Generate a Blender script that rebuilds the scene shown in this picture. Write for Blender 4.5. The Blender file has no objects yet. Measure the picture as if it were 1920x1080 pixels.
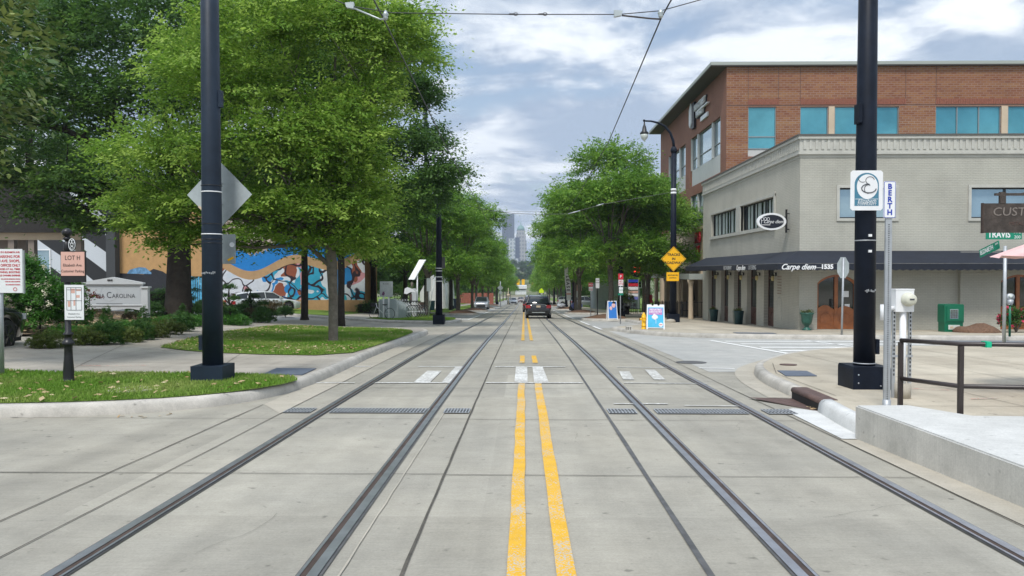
import bpy, bmesh, math, random
import numpy as np
from mathutils import Vector, Matrix
S = bpy.context.scene; C = S.collection; R = math.radians; PI = math.pi
random.seed(7)

# ------------------------------------------------------------------ survey
# fall of the street (metres along the road, metres of height)
YS = [(-40, .84), (0, 0), (10, -.21), (18, -.40), (25, -.62), (32, -.88), (55, -1.72), (108, -3.55), (152, -4.9),
      (250, -7.9), (400, -12.0), (520, -12.2), (760, 2.0), (1000, 6.0), (3000, 6.0)]
def zr(y):
    for (a, za), (b, zb) in zip(YS, YS[1:]):
        if y <= b: return za + (zb - za) * (y - a) / (b - a)
    return YS[-1][1]
def H(x, y): return zr(y) + .045 * min(20, max(0, -x - 8))
PIT, YAW, EYE = R(1.193), R(.915), 1.62
def ray(px, py):
    x = (px - 960) / 1440; z = -(py - 540) / 1440; y = 1
    y, z = y * math.cos(PIT) + z * math.sin(PIT), -y * math.sin(PIT) + z * math.cos(PIT)
    x, y = x * math.cos(YAW) - y * math.sin(YAW), x * math.sin(YAW) + y * math.cos(YAW)
    return x / y, z / y
def G(px, py, dz=.15):           # measured point of the ground
    a, b = ray(px, py); Y = 2.0
    while EYE + b * Y > H(a * Y, Y) + dz and Y < 900: Y += .02
    return (a * Y, Y)
def V(px, py, Y):                # measured point at a known distance
    a, b = ray(px, py); return (a * Y, Y, EYE + b * Y)
def WX(px, py, X):               # measured point on a wall at x = X
    a, b = ray(px, py); Y = X / a; return (Y, EYE + b * Y)

# ------------------------------------------------------------------ objects
def tag(o, label=None, cat=None, group=None, kind=None):
    if label: o['label'] = label
    if cat: o['category'] = cat
    if group: o['group'] = group
    if kind: o['kind'] = kind
    return o
def thing(name, label, cat, loc=(0, 0, 0), rz=0, group=None):
    o = bpy.data.objects.new(name, None); C.objects.link(o); o.empty_display_size = .1
    o.location = loc; o.rotation_euler = (0, 0, rz)
    return tag(o, label, cat, group)
def copy_tree(o, parent=None):
    c = o.copy(); C.objects.link(c); c.parent = parent
    for ch in list(o.children): copy_tree(ch, c)
    return c
def place(o, x, y, z, rz=0, label=None, s=1, group=None):
    o.location = (x, y, z); o.rotation_euler = (0, 0, rz); o.scale = (s, s, s)
    if label: o['label'] = label
    if group: o['group'] = group
    return o

class MB:
    def __init__(s): s.bm = bmesh.new(); s.mi = 0
    def face(s, pts, mi=None):
        f = s.bm.faces.new([s.bm.verts.new(p) for p in pts]); f.material_index = s.mi if mi is None else mi; return f
    def box(s, x0, x1, y0, y1, z0, z1, mi=None, m=None):
        v = [Vector((x, y, z)) for z in (z0, z1) for x, y in ((x0, y0), (x1, y0), (x1, y1), (x0, y1))]
        if m: v = [m @ p for p in v]
        b = [s.bm.verts.new(p) for p in v]
        for q in ((3, 2, 1, 0), (4, 5, 6, 7), (0, 1, 5, 4), (1, 2, 6, 5), (2, 3, 7, 6), (3, 0, 4, 7)):
            f = s.bm.faces.new([b[i] for i in q]); f.material_index = s.mi if mi is None else mi
        return s
    def tube(s, pts, rads, n=8, cap=True, mi=None, up=None):
        pts = [Vector(p) for p in pts]
        if not hasattr(rads, '__len__'): rads = [rads] * len(pts)
        rings = []; u = None
        for i, p in enumerate(pts):
            d = (pts[min(i + 1, len(pts) - 1)] - pts[max(i - 1, 0)]).normalized()
            if u is None: u = d.orthogonal().normalized() if up is None else Vector(up)
            u = (u - d * u.dot(d)).normalized(); w = d.cross(u)
            rings.append([s.bm.verts.new(p + (u * math.cos(2 * PI * k / n) + w * math.sin(2 * PI * k / n)) * rads[i]) for k in range(n)])
        for a, b in zip(rings, rings[1:]):
            for k in range(n):
                f = s.bm.faces.new((a[k], a[(k + 1) % n], b[(k + 1) % n], b[k])); f.smooth = n > 5
                f.material_index = s.mi if mi is None else mi
        if cap:
            for r_ in (rings[0][::-1], rings[-1]):
                f = s.bm.faces.new(r_); f.material_index = s.mi if mi is None else mi
        return s
    def lathe(s, prof, c=(0, 0, 0), n=16, mi=None, m=None):
        c = Vector(c); rings = []
        for r_, z in prof:
            ring = []
            for k in range(n):
                p = Vector((r_ * math.cos(2 * PI * k / n), r_ * math.sin(2 * PI * k / n), z))
                if m: p = m @ p
                ring.append(s.bm.verts.new(c + p))
            rings.append(ring)
        for a, b in zip(rings, rings[1:]):
            for k in range(n):
                f = s.bm.faces.new((a[k], a[(k + 1) % n], b[(k + 1) % n], b[k])); f.smooth = True
                f.material_index = s.mi if mi is None else mi
        s.bm.faces.new(rings[0][::-1]).material_index = s.mi if mi is None else mi
        s.bm.faces.new(rings[-1]).material_index = s.mi if mi is None else mi
        return s
    def prism(s, poly, y0, y1, m=None, mi=None):        # outline in x,z pushed along y
        a = [Vector((p[0], y0, p[1])) for p in poly]; b = [Vector((p[0], y1, p[1])) for p in poly]
        if m: a = [m @ p for p in a]; b = [m @ p for p in b]
        a = [s.bm.verts.new(p) for p in a]; b = [s.bm.verts.new(p) for p in b]; n = len(a)
        k = s.mi if mi is None else mi
        s.bm.faces.new(a).material_index = k; s.bm.faces.new(b[::-1]).material_index = k
        for i in range(n): s.bm.faces.new((a[i], b[i], b[(i + 1) % n], a[(i + 1) % n])).material_index = k
        return s
    def ball(s, c, r, n=10, sc=(1, 1, 1), mi=None):
        g = bmesh.ops.create_uvsphere(s.bm, u_segments=n, v_segments=max(5, n * 2 // 3), radius=r,
                                      matrix=Matrix.Translation(c) @ Matrix.Diagonal((*sc, 1)))
        for v in g['verts']:
            for f in v.link_faces: f.smooth = True; f.material_index = s.mi if mi is None else mi
        return s
    def build(s, name, mats, parent=None, bevel=0, loc=None, rz=0, smooth=False):
        if bevel:
            bmesh.ops.bevel(s.bm, geom=[e for e in s.bm.edges if e.calc_face_angle(0) > .5], offset=bevel, segments=2, affect='EDGES', profile=.6)
        bmesh.ops.recalc_face_normals(s.bm, faces=s.bm.faces)
        if smooth:
            for f in s.bm.faces: f.smooth = True
        me = bpy.data.meshes.new(name); s.bm.to_mesh(me); s.bm.free()
        for m in (mats if isinstance(mats, (list, tuple)) else [mats]): me.materials.append(m)
        o = bpy.data.objects.new(name, me); C.objects.link(o); o.parent = parent
        if loc is not None: o.location = loc
        o.rotation_euler = (0, 0, rz)
        return o

def drape(name, poly, dz, mat, skirt=0, label=None, kind='structure', parent=None, hf=None, fine=0):
    """flat outline in plan laid on the fall of the ground, with an optional thickness"""
    bm = bmesh.new(); vs = [bm.verts.new((x, y, 0)) for x, y in poly]; bm.faces.new(vs)
    ys = [p[1] for p in poly]; xs = [p[0] for p in poly]
    cuts = [y for y, _ in YS if min(ys) < y < max(ys)]
    if fine: cuts += [min(ys) + fine * k for k in range(1, int((max(ys) - min(ys)) / fine))]
    for y in cuts: bmesh.ops.bisect_plane(bm, geom=bm.verts[:] + bm.edges[:] + bm.faces[:], plane_co=(0, y, 0), plane_no=(0, 1, 0))
    xc = [-8, -28] + ([min(xs) + fine * k for k in range(1, int((max(xs) - min(xs)) / fine))] if fine else [])
    for x in xc:
        if min(xs) < x < max(xs): bmesh.ops.bisect_plane(bm, geom=bm.verts[:] + bm.edges[:] + bm.faces[:], plane_co=(x, 0, 0), plane_no=(1, 0, 0))
    bmesh.ops.recalc_face_normals(bm, faces=bm.faces)
    for f in bm.faces[:]:
        if f.normal.z < 0: f.normal_flip()
    for v in bm.verts: v.co.z = H(v.co.x, v.co.y) + dz + (hf(v.co.x, v.co.y) if hf else 0)
    if skirt:
        be = [e for e in bm.edges if e.is_boundary]
        r_ = bmesh.ops.extrude_edge_only(bm, edges=be)
        for v in [g for g in r_['geom'] if isinstance(g, bmesh.types.BMVert)]: v.co.z -= skirt
        bmesh.ops.recalc_face_normals(bm, faces=bm.faces)
    me = bpy.data.meshes.new(name); bm.to_mesh(me); bm.free(); me.materials.append(mat)
    o = bpy.data.objects.new(name, me); C.objects.link(o); o.parent = parent
    if kind: o['kind'] = kind
    if label: o['label'] = label
    return o
def strips(name, quads, dz, mat, **k):
    """many small sheets of one marking in one mesh; each is an outline in plan"""
    bm = bmesh.new()
    for q in quads:
        bm.faces.new([bm.verts.new((x, y, 0)) for x, y in q])
    for y, _ in YS[1:-1]: bmesh.ops.bisect_plane(bm, geom=bm.verts[:] + bm.edges[:] + bm.faces[:], plane_co=(0, y, 0), plane_no=(0, 1, 0))
    for x in (-8, -28): bmesh.ops.bisect_plane(bm, geom=bm.verts[:] + bm.edges[:] + bm.faces[:], plane_co=(x, 0, 0), plane_no=(1, 0, 0))
    for f in bm.faces[:]:
        f.normal_update()
        if f.normal.z < 0: f.normal_flip()
    for v in bm.verts: v.co.z = H(v.co.x, v.co.y) + dz
    me = bpy.data.meshes.new(name); bm.to_mesh(me); bm.free(); me.materials.append(mat)
    o = bpy.data.objects.new(name, me); C.objects.link(o); return tag(o, kind=k.get('kind', 'structure'))
def line(p, q, w):
    p = Vector(p); q = Vector(q); d = (q - p).normalized(); n = Vector((-d.y, d.x)) * w / 2
    return [tuple(p - n), tuple(q - n), tuple(q + n), tuple(p + n)]
def wobble(p, q, w, step=.5, amp=.006, seed=0):
    amp *= .45; w *= .85
    rn = random.Random(seed); p = Vector(p); q = Vector(q); L = (q - p).length; n = max(1, int(L / step)); d = (q - p).normalized(); s = Vector((-d.y, d.x))
    pts = [p + (q - p) * i / n + s * rn.uniform(-amp, amp) for i in range(n + 1)]; ws = [w * rn.uniform(.8, 1.2) / 2 for _ in pts]
    return [[tuple(pts[i] - s * ws[i]), tuple(pts[i + 1] - s * ws[i + 1]), tuple(pts[i + 1] + s * ws[i + 1]), tuple(pts[i] + s * ws[i])] for i in range(n)]

def text(s, size, mat, parent, loc, rot=(R(90), 0, 0), shear=0, depth=.004, align='CENTER', bold=0, sx=1, name='lettering', space=1):
    cu = bpy.data.curves.new('t', 'FONT'); cu.body = s; cu.size = size; cu.align_x = align; cu.align_y = 'CENTER'
    cu.extrude = depth; cu.shear = shear; cu.offset = bold; cu.resolution_u = 3; cu.space_character = space
    t = bpy.data.objects.new('t', cu); C.objects.link(t)
    dg = bpy.context.evaluated_depsgraph_get(); me = bpy.data.meshes.new_from_object(t.evaluated_get(dg))
    bpy.data.objects.remove(t); me.materials.clear(); me.materials.append(mat); me.name = name
    o = bpy.data.objects.new(name, me); C.objects.link(o); o.parent = parent; o.location = loc; o.rotation_euler = rot; o.scale = (sx, 1, 1)
    return o

# ------------------------------------------------------------------ materials
def mat(name, col, rough=.6, metal=0, spec=.5, var=0, scale=3, bump=0, bscale=40, coat=0, emit=0, trans=0, alpha=1):
    m = bpy.data.materials.new(name); m.use_nodes = True; nt = m.node_tree; b = nt.nodes['Principled BSDF']
    b.inputs['Base Color'].default_value = (*col, 1); b.inputs['Roughness'].default_value = rough
    b.inputs['Metallic'].default_value = metal; b.inputs['Specular IOR Level'].default_value = spec
    b.inputs['Coat Weight'].default_value = coat
    if trans: b.inputs['Transmission Weight'].default_value = trans
    if alpha < 1: b.inputs['Alpha'].default_value = alpha
    if emit: b.inputs['Emission Color'].default_value = (*col, 1); b.inputs['Emission Strength'].default_value = emit
    if var or bump:
        tc = nt.nodes.new('ShaderNodeTexCoord')
    if var:
        n = nt.nodes.new('ShaderNodeTexNoise'); n.inputs['Scale'].default_value = scale; n.inputs['Detail'].default_value = 6; n.inputs['Roughness'].default_value = .65
        nt.links.new(tc.outputs['Object'], n.inputs['Vector'])
        r = nt.nodes.new('ShaderNodeMapRange'); r.inputs[1].default_value = .3; r.inputs[2].default_value = .7; r.inputs[3].default_value = 1 - var; r.inputs[4].default_value = 1 + var
        nt.links.new(n.outputs['Fac'], r.inputs[0])
        mx = nt.nodes.new('ShaderNodeVectorMath'); mx.operation = 'SCALE'; mx.inputs[0].default_value = col
        nt.links.new(r.outputs[0], mx.inputs['Scale']); nt.links.new(mx.outputs[0], b.inputs['Base Color'])
    if bump:
        n2 = nt.nodes.new('ShaderNodeTexNoise'); n2.inputs['Scale'].default_value = bscale; n2.inputs['Detail'].default_value = 4
        nt.links.new(tc.outputs['Object'], n2.inputs['Vector'])
        bp = nt.nodes.new('ShaderNodeBump'); bp.inputs['Strength'].default_value = bump; bp.inputs['Distance'].default_value = .02
        nt.links.new(n2.outputs['Fac'], bp.inputs['Height']); nt.links.new(bp.outputs[0], b.inputs['Normal'])
    return m
class NT:
    def __init__(s, name, rough=.7, spec=.4):
        s.m = bpy.data.materials.new(name); s.m.use_nodes = True; s.t = s.m.node_tree; s.b = s.t.nodes['Principled BSDF']
        s.b.inputs['Roughness'].default_value = rough; s.b.inputs['Specular IOR Level'].default_value = spec
        s.tc = s.t.nodes.new('ShaderNodeTexCoord')
    def L(s, a, b): s.t.links.new(a, b)
    def set(s, sock, v):
        if hasattr(v, 'is_output'): s.L(v, sock)
        elif isinstance(v, (tuple, list)) and len(v) == 3 and sock.type == 'RGBA': sock.default_value = (*v, 1)
        else: sock.default_value = v
    def map(s, scale=(1, 1, 1), rot=(0, 0, 0), loc=(0, 0, 0), src=None):
        n = s.t.nodes.new('ShaderNodeMapping'); n.inputs['Scale'].default_value = scale; n.inputs['Rotation'].default_value = rot; n.inputs['Location'].default_value = loc
        s.L(src or s.tc.outputs['Object'], n.inputs[0]); return n.outputs[0]
    def noise(s, scale, det=4, ro=.55, vec=None, dist=0):
        n = s.t.nodes.new('ShaderNodeTexNoise'); n.inputs['Scale'].default_value = scale; n.inputs['Detail'].default_value = det
        n.inputs['Roughness'].default_value = ro; n.inputs['Distortion'].default_value = dist
        s.L(vec or s.tc.outputs['Object'], n.inputs['Vector']); return n.outputs['Fac']
    def rng(s, v, a, b, c=0, d=1):
        n = s.t.nodes.new('ShaderNodeMapRange'); s.L(v, n.inputs[0])
        for i, q in enumerate((a, b, c, d)): n.inputs[i + 1].default_value = q
        return n.outputs[0]
    def mix(s, f, a, b, mode='MIX'):
        n = s.t.nodes.new('ShaderNodeMix'); n.data_type = 'RGBA'; n.blend_type = mode
        s.set(n.inputs[0], f); s.set(n.inputs[6], a); s.set(n.inputs[7], b); return n.outputs[2]
    def ma(s, op, a, b=0):
        n = s.t.nodes.new('ShaderNodeMath'); n.operation = op; s.set(n.inputs[0], a); s.set(n.inputs[1], b); return n.outputs[0]
    def sep(s, v):
        n = s.t.nodes.new('ShaderNodeSeparateXYZ'); s.L(v, n.inputs[0]); return n.outputs
    def bump(s, h, st=.3, d=.02):
        n = s.t.nodes.new('ShaderNodeBump'); n.inputs['Strength'].default_value = st; n.inputs['Distance'].default_value = d
        s.L(h, n.inputs['Height']); s.L(n.outputs[0], s.b.inputs['Normal'])
    def col(s, v): s.set(s.b.inputs['Base Color'], v); return s.m

def concrete(name, base, tint, blot=.13, joints=None, warm=None, fleck=True):
    n = NT(name, .85, .3)
    big = n.noise(.35, 5, .6); mid = n.noise(2.2, 6, .65); fine = n.noise(60, 3, .6); brush = n.noise(1, 3, .6, n.map((3, 40, 1)))
    c = n.mix(n.rng(big, .38, .62), base, tint)
    f = n.ma('MULTIPLY', n.rng(mid, .3, .7, 1 - blot, 1 + blot * .7), n.rng(fine, .25, .75, .88, 1.1))
    f = n.ma('MULTIPLY', f, n.rng(brush, .3, .7, .95, 1.05))
    if joints:      # every cast slab has its own tone
        w = n.t.nodes.new('ShaderNodeTexWhiteNoise'); w.noise_dimensions = '2D'
        v = n.t.nodes.new('ShaderNodeVectorMath'); v.operation = 'FLOOR'; n.L(n.map((1 / joints[0], 1 / joints[1], 1), loc=(joints[2], joints[3], 0)), v.inputs[0])
        n.L(v.outputs[0], w.inputs['Vector']); f = n.ma('MULTIPLY', f, n.rng(w.outputs['Value'], 0, 1, .90, 1.06)); f = n.ma('MULTIPLY', f, n.rng(n.noise(1, 4, .6, n.map((1.5, .07, 1))), .35, .68, 1.05, .86))
    sp = n.noise(9, 2, .5); f = n.ma('MULTIPLY', f, n.rng(sp, .68, .76, 1, .62)) if fleck else f
    c = n.mix(1, c, n.mix(f, (0, 0, 0), (1, 1, 1)), 'MULTIPLY') if False else c
    vm = n.t.nodes.new('ShaderNodeVectorMath'); vm.operation = 'SCALE'; n.L(c, vm.inputs[0]); n.L(f, vm.inputs['Scale'])
    n.bump(n.ma('ADD', fine, n.ma('MULTIPLY', brush, .6)), .25, .006)
    return n.col(vm.outputs[0])

M = {}
M['road'] = concrete('road_concrete', (.325, .308, .262), (.375, .35, .29), joints=(3.0, 3.0, .1, .2))
M['gutter'] = concrete('gutter_concrete', (.38, .35, .29), (.44, .40, .33))
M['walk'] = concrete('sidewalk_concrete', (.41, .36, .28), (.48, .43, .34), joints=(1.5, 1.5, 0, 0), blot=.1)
M['walk_l'] = concrete('shaded_walk_concrete', (.34, .31, .265), (.42, .385, .33), joints=(1.5, 1.5, 0, 0))  # left walks: darker, cooler copy of the sidewalk colour, with shade put into it
M['kerb'] = concrete('kerb_concrete', (.40, .38, .34), (.50, .47, .42), blot=.25)
M['newkerb'] = concrete('new_kerb_concrete', (.55, .56, .55), (.62, .62, .60), blot=.12)
M['wallcon'] = concrete('platform_concrete', (.44, .43, .39), (.56, .54, .49), blot=.2)
M['platop'] = concrete('platform_top_concrete', (.49, .49, .465), (.57, .565, .54), blot=.12)
M['asphalt'] = mat('asphalt', (.17, .18, .19), .9, var=.2, scale=1.5, bump=.3, bscale=90)
M['lot'] = mat('lot_asphalt', (.36, .36, .35), .9, var=.15, scale=1)
M['lanepark'] = concrete('parking_lane_concrete', (.36, .36, .34), (.42, .41, .38))
def paint(name, col, wear, under=(.42, .41, .38), sc=45):
    n = NT(name, .75, .3); a = n.noise(sc, 4, .7); b = n.noise(1.7, 5, .7); c = n.noise(7, 4, .6)
    k = n.ma('ADD', n.ma('MULTIPLY', a, .62), n.ma('MULTIPLY', b, .38))
    f = n.rng(k, wear, wear + .035); cc = n.mix(n.rng(c, .3, .7), col, tuple(x * .85 for x in col))
    n.bump(a, .3, .006); return n.col(n.mix(f, cc, under))
M['yellow'] = paint('yellow_paint', (.70, .40, .035), .53, sc=60)
M['white'] = paint('white_paint', (.80, .80, .78), .58)
M['wornwhite'] = paint('worn_white_paint', (.70, .70, .67), .475, sc=20)
M['joint'] = mat('joint_filler', (.075, .068, .055), .9, var=.4, scale=6)
M['seal'] = mat('rubber_seal', (.085, .085, .085), .7, var=.4, scale=8)
M['steelrail'] = mat('rail_steel', (.50, .51, .54), .34, metal=.85, var=.2, scale=5)
M['rust'] = mat('rail_rust', (.055, .036, .028), .8, var=.45, scale=7)
M['steel'] = mat('galvanised_steel', (.42, .44, .46), .5, metal=.5, var=.15, scale=6)
M['alum'] = mat('sign_back_aluminium', (.46, .50, .50), .42, metal=.55, var=.18, scale=2.5)
M['navy'] = mat('navy_pole_paint', (.006, .010, .020), .5, spec=.2, var=.35, scale=3, bump=.1, bscale=30)
M['navy2'] = mat('slate_pole_paint', (.014, .024, .040), .5, spec=.25, var=.3, scale=2, bump=.1, bscale=30)
M['black'] = mat('black_paint', (.012, .012, .014), .4, var=.2, scale=5)
M['rubber'] = mat('tyre_rubber', (.018, .018, .018), .8)
M['wht'] = mat('white_metal_paint', (.78, .79, .80), .45, var=.05, scale=2)
M['offwhite'] = mat('offwhite_timber_paint', (.52, .54, .55), .6, var=.08, scale=2)
M['mulch'] = mat('mulch', (.15, .085, .052), .95, var=.5, scale=22, bump=1, bscale=35)
M['soil'] = mat('leaf_litter', (.20, .145, .095), .95, var=.55, scale=14, bump=1, bscale=30)
M['bark'] = mat('grey_bark', (.17, .145, .12), .9, var=.35, scale=7, bump=.9, bscale=18)
M['bark2'] = mat('dark_bark', (.032, .026, .020), .95, var=.4, scale=5, bump=1, bscale=12)
M['hyd'] = mat('hydrant_yellow', (.85, .47, .01), .45)
M['signyel'] = mat('sign_yellow', (.95, .50, .005), .5)
M['lime'] = mat('sign_lime', (.70, .95, .02), .5, emit=0)
M['signblk'] = mat('sign_ink_black', (.02, .02, .02), .6)
M['signgrn'] = mat('street_sign_green', (.0, .22, .13), .5)
M['red'] = mat('sign_red', (.55, .02, .04), .5)
M['blue'] = mat('sign_blue', (.02, .05, .38), .5)
M['teal'] = mat('sign_teal', (.06, .20, .29), .5)
M['pink'] = mat('sign_pink', (.68, .40, .33), .6)
M['silverink'] = mat('silver_ink', (.07, .075, .085), .5)
M['green_pot'] = mat('green_glazed_pot', (.025, .11, .085), .35, var=.3, scale=5)
M['teal_pot'] = mat('teal_glazed_pot', (.014, .06, .07), .3, var=.3, scale=5)
M['box_green'] = mat('newspaper_box_green', (.0, .13, .065), .4)
M['wood'] = mat('door_timber', (.30, .095, .025), .4, var=.35, scale=3, coat=.2)
M['wood2'] = mat('dark_red_timber', (.075, .028, .020), .4, var=.3, scale=4)
M['iron'] = mat('rusty_plate', (.055, .043, .036), .8, var=.5, scale=8, bump=.3)
M['inlet'] = mat('inlet_brown_iron', (.10, .06, .05), .7, var=.3, scale=9)
M['tactile'] = mat('tactile_plate', (.095, .115, .15), .7, var=.2, scale=5)
M['awn'] = mat('awning_canvas', (.009, .013, .024), .8, var=.25, scale=2, bump=.3, bscale=4)
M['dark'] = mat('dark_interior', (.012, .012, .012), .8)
M['cream'] = mat('cream_stone', (.58, .47, .34), .8, var=.1, scale=1)
M['trim'] = mat('painted_trim', (.46, .455, .41), .7, var=.1, scale=2)
M['glass'] = mat('window_glass', (.015, .022, .025), .06, spec=.9)
M['glassb'] = mat('blue_tinted_glass', (.10, .33, .40), .06, metal=.55, var=.2, scale=.5)
M['glassg'] = mat('pale_blue_glass', (.38, .50, .55), .06, metal=.7, var=.15, scale=.8)
M['curtain'] = mat('window_blind', (.36, .42, .40), .8, var=.15, scale=3)
M['alumframe'] = mat('window_metal', (.30, .31, .31), .5, metal=.3)
M['panelw'] = mat('white_spandrel', (.55, .56, .54), .7, var=.05)
M['soffit'] = mat('roof_soffit', (.10, .095, .085), .8)
M['coping'] = mat('roof_coping', (.36, .39, .35), .6)
M['pinkcloth'] = mat('pink_canvas', (.75, .48, .46), .8, var=.05)
M['meterwhite'] = mat('meter_ivory', (.60, .60, .50), .4)
M['plastic'] = mat('clear_plastic', (.40, .42, .46), .3, var=.4, scale=9)
M['violet'] = mat('violet_wrap', (.18, .20, .55), .6, var=.5, scale=6)
M['lampglass'] = mat('lamp_glass', (.62, .66, .62), .15, spec=.8)
M['amber'] = mat('amber_lamp_glass', (.55, .46, .20), .3)
M['neon'] = mat('red_neon', (1, .03, .02), .5, emit=1.6)
M['tail'] = mat('tail_lamp_red', (.40, .012, .015), .3, coat=.3)
M['head'] = mat('headlamp', (.55, .57, .6), .1, spec=1)
M['carblk'] = mat('black_car_paint', (.008, .008, .011), .18, coat=1)
M['carsil'] = mat('silver_car_paint', (.42, .44, .47), .28, metal=.5, coat=.7)
M['carwht'] = mat('white_car_paint', (.62, .65, .68), .22, coat=.8)
M['carred'] = mat('red_brown_car_paint', (.33, .26, .26), .25, coat=.8)
M['cargls'] = mat('car_glass', (.02, .026, .03), .08, spec=.6)
M['rim'] = mat('wheel_alloy', (.35, .35, .36), .3, metal=.8)
M['rimblk'] = mat('black_wheel_alloy', (.02, .02, .022), .25, coat=.6)
M['skin'] = mat('skin', (.42, .26, .19), .6)
M['cloth_w'] = mat('white_shirt', (.62, .64, .66), .85)
M['cloth_b'] = mat('dark_trousers', (.03, .035, .06), .85)
M['hair'] = mat('dark_hair', (.02, .015, .012), .7)

# grass under the blades: patchy green and worn tan
n = NT('grass_ground', .95, .2); a = n.noise(1.1, 6, .7); b = n.noise(14, 5, .7); c = n.noise(60, 3, .6)
g = n.mix(n.rng(b, .3, .7), (.09, .16, .025), (.19, .28, .05)); g = n.mix(n.rng(a, .56, .72), g, (.22, .20, .085)); n.bump(c, 1, .03)
M['grass'] = n.col(g)
n = NT('land', .95, .2); a = n.noise(.05, 5, .6); M['land'] = n.col(n.mix(n.rng(a, .4, .6), (.12, .16, .05), (.22, .20, .14)))

def brickmat(name, c1, c2, mortar, plane, bw=.2, bh=.067, ms=.012, bump=.5, tone=None):
    """plane 'x': wall facing along y (uses x,z); 'y': wall facing along x (uses y,z)"""
    n = NT(name, .8, .3); x, y, z = n.sep(n.tc.outputs['Object'])[:3]
    cb = n.t.nodes.new('ShaderNodeCombineXYZ'); n.L(x if plane == 'x' else y, cb.inputs[0]); n.L(z, cb.inputs[1])
    b = n.t.nodes.new('ShaderNodeTexBrick'); n.L(cb.outputs[0], b.inputs['Vector']); b.inputs['Scale'].default_value = 1
    b.inputs['Brick Width'].default_value = bw; b.inputs['Row Height'].default_value = bh; b.inputs['Mortar Size'].default_value = ms
    b.inputs['Color1'].default_value = (*c1, 1); b.inputs['Color2'].default_value = (*c2, 1); b.inputs['Mortar'].default_value = (*mortar, 1); b.inputs['Mortar Smooth'].default_value = .4
    c = b.outputs['Color']
    a = n.noise(.5, 6, .65); f = n.rng(a, .3, .7, .88, 1.1)
    vm = n.t.nodes.new('ShaderNodeVectorMath'); vm.operation = 'SCALE'; n.L(c, vm.inputs[0]); n.L(f, vm.inputs['Scale'])
    out = vm.outputs[0]
    if tone:
        st = n.noise(1, 2, .5, n.map((.02, .02, 1.6))); out = n.mix(n.rng(st, .42, .6), out, tone, 'MULTIPLY')
    if not tone:      # rain streaks and old repairs in the paint
        dr = n.noise(1, 5, .6, n.map((2.4, 2.4, .16))); pt = n.noise(.28, 3, .5)
        out = n.mix(n.ma('MULTIPLY', n.rng(dr, .52, .72), .35), out, tuple(q * .72 for q in c1)); out = n.mix(n.ma('MULTIPLY', n.rng(pt, .5, .62), .3), out, tuple(min(1, q * 1.12) for q in c1))
    inv = n.ma('SUBTRACT', 1, b.outputs['Fac']); n.bump(inv, bump, .012)
    return n.col(out)
M['gbrick_x'] = brickmat('painted_brick_front', (.45, .445, .385), (.43, .42, .365), (.38, .37, .325), 'x')
M['gbrick_y'] = brickmat('painted_brick_side', (.49, .475, .41), (.465, .45, .39), (.41, .395, .34), 'y')
M['rbrick_x'] = brickmat('patterned_brick_front', (.25, .105, .052), (.345, .18, .075), (.32, .22, .165), 'x', bw=.36, bh=.135, ms=.028, bump=.2, tone=(.84, .72, .72))
M['rbrick_y'] = brickmat('brown_brick_side', (.28, .125, .08), (.25, .11, .07), (.26, .16, .12), 'y', bw=.25, bh=.09)
# ------------------------------------------------------------------ ground
drape('ground', [(-400, -30), (400, -30), (400, 2600), (-400, 2600)], -.05, M['land'])
drape('road', [(-13, -20), (9.5, -20), (9.5, 420), (-13, 420)], 0, M['road'])
drape('side_street', [(9.5, 20), (60, 20), (60, 26.2), (9.5, 26.2)], .002, M['asphalt'])
drape('side_street_apron', [(3.6, 15), (12.6, 15), (12.6, 26.6), (3.6, 33)], .004, M['lanepark'])
drape('car_park', [(-60, 37), (-13, 37), (-13, 75), (-60, 75)], -.0, M['lot'])

def smooth(path, it=2):
    for _ in range(it):
        out = [path[0]]
        for a, b in zip(path, path[1:]):
            out += [tuple(a[i] * .75 + b[i] * .25 for i in range(len(a))), tuple(a[i] * .25 + b[i] * .75 for i in range(len(a)))]
        out.append(path[-1]); path = out
    return path
def kerb(name, path, mat_, h=.15, w=.17, side=1, gut=0, mat2=None, top=None):
    """rounded kerb along a path; side=+1 when the raised ground is on the left of the path"""
    pr = [(-.005, -.02), (.0, .02), (.018, h - .05), (.045, h - .012), (.08, h + .003), (w, h + .006), (w + .01, h - .1)]
    m = MB(); rings = []; P = [Vector(p[:2]) for p in path]
    # cut at the breaks of the slope
    Q = [P[0]]
    for a, b in zip(P, P[1:]):
        L = (b - a).length; k = max(1, int(L / 2.5))
        for i in range(1, k + 1): Q.append(a + (b - a) * i / k)
    for i, p in enumerate(Q):
        d = (Q[min(i + 1, len(Q) - 1)] - Q[max(i - 1, 0)]).normalized(); n = Vector((-d.y, d.x)) * side
        rings.append([m.bm.verts.new(((p + n * u).x, (p + n * u).y, H(p.x, p.y) + v)) for u, v in pr])
    for a, b in zip(rings, rings[1:]):
        for k in range(len(pr) - 1):
            f = m.bm.faces.new((a[k], a[k + 1], b[k + 1], b[k])); f.smooth = True
    for r_ in (rings[0], rings[-1]): m.bm.faces.new(r_)
    o = m.build(name, mat_); o['kind'] = 'structure'
    if gut:
        qs = []
        for a, b in zip(Q, Q[1:]):
            d = (b - a).normalized(); n = Vector((-d.y, d.x)) * -side * gut
            qs.append([tuple(a), tuple(b), tuple(b + n), tuple(a + n)])
        strips(name + '_gutter', qs, .006, mat2 or M['gutter'])
    return [tuple(q) for q in Q]

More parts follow.
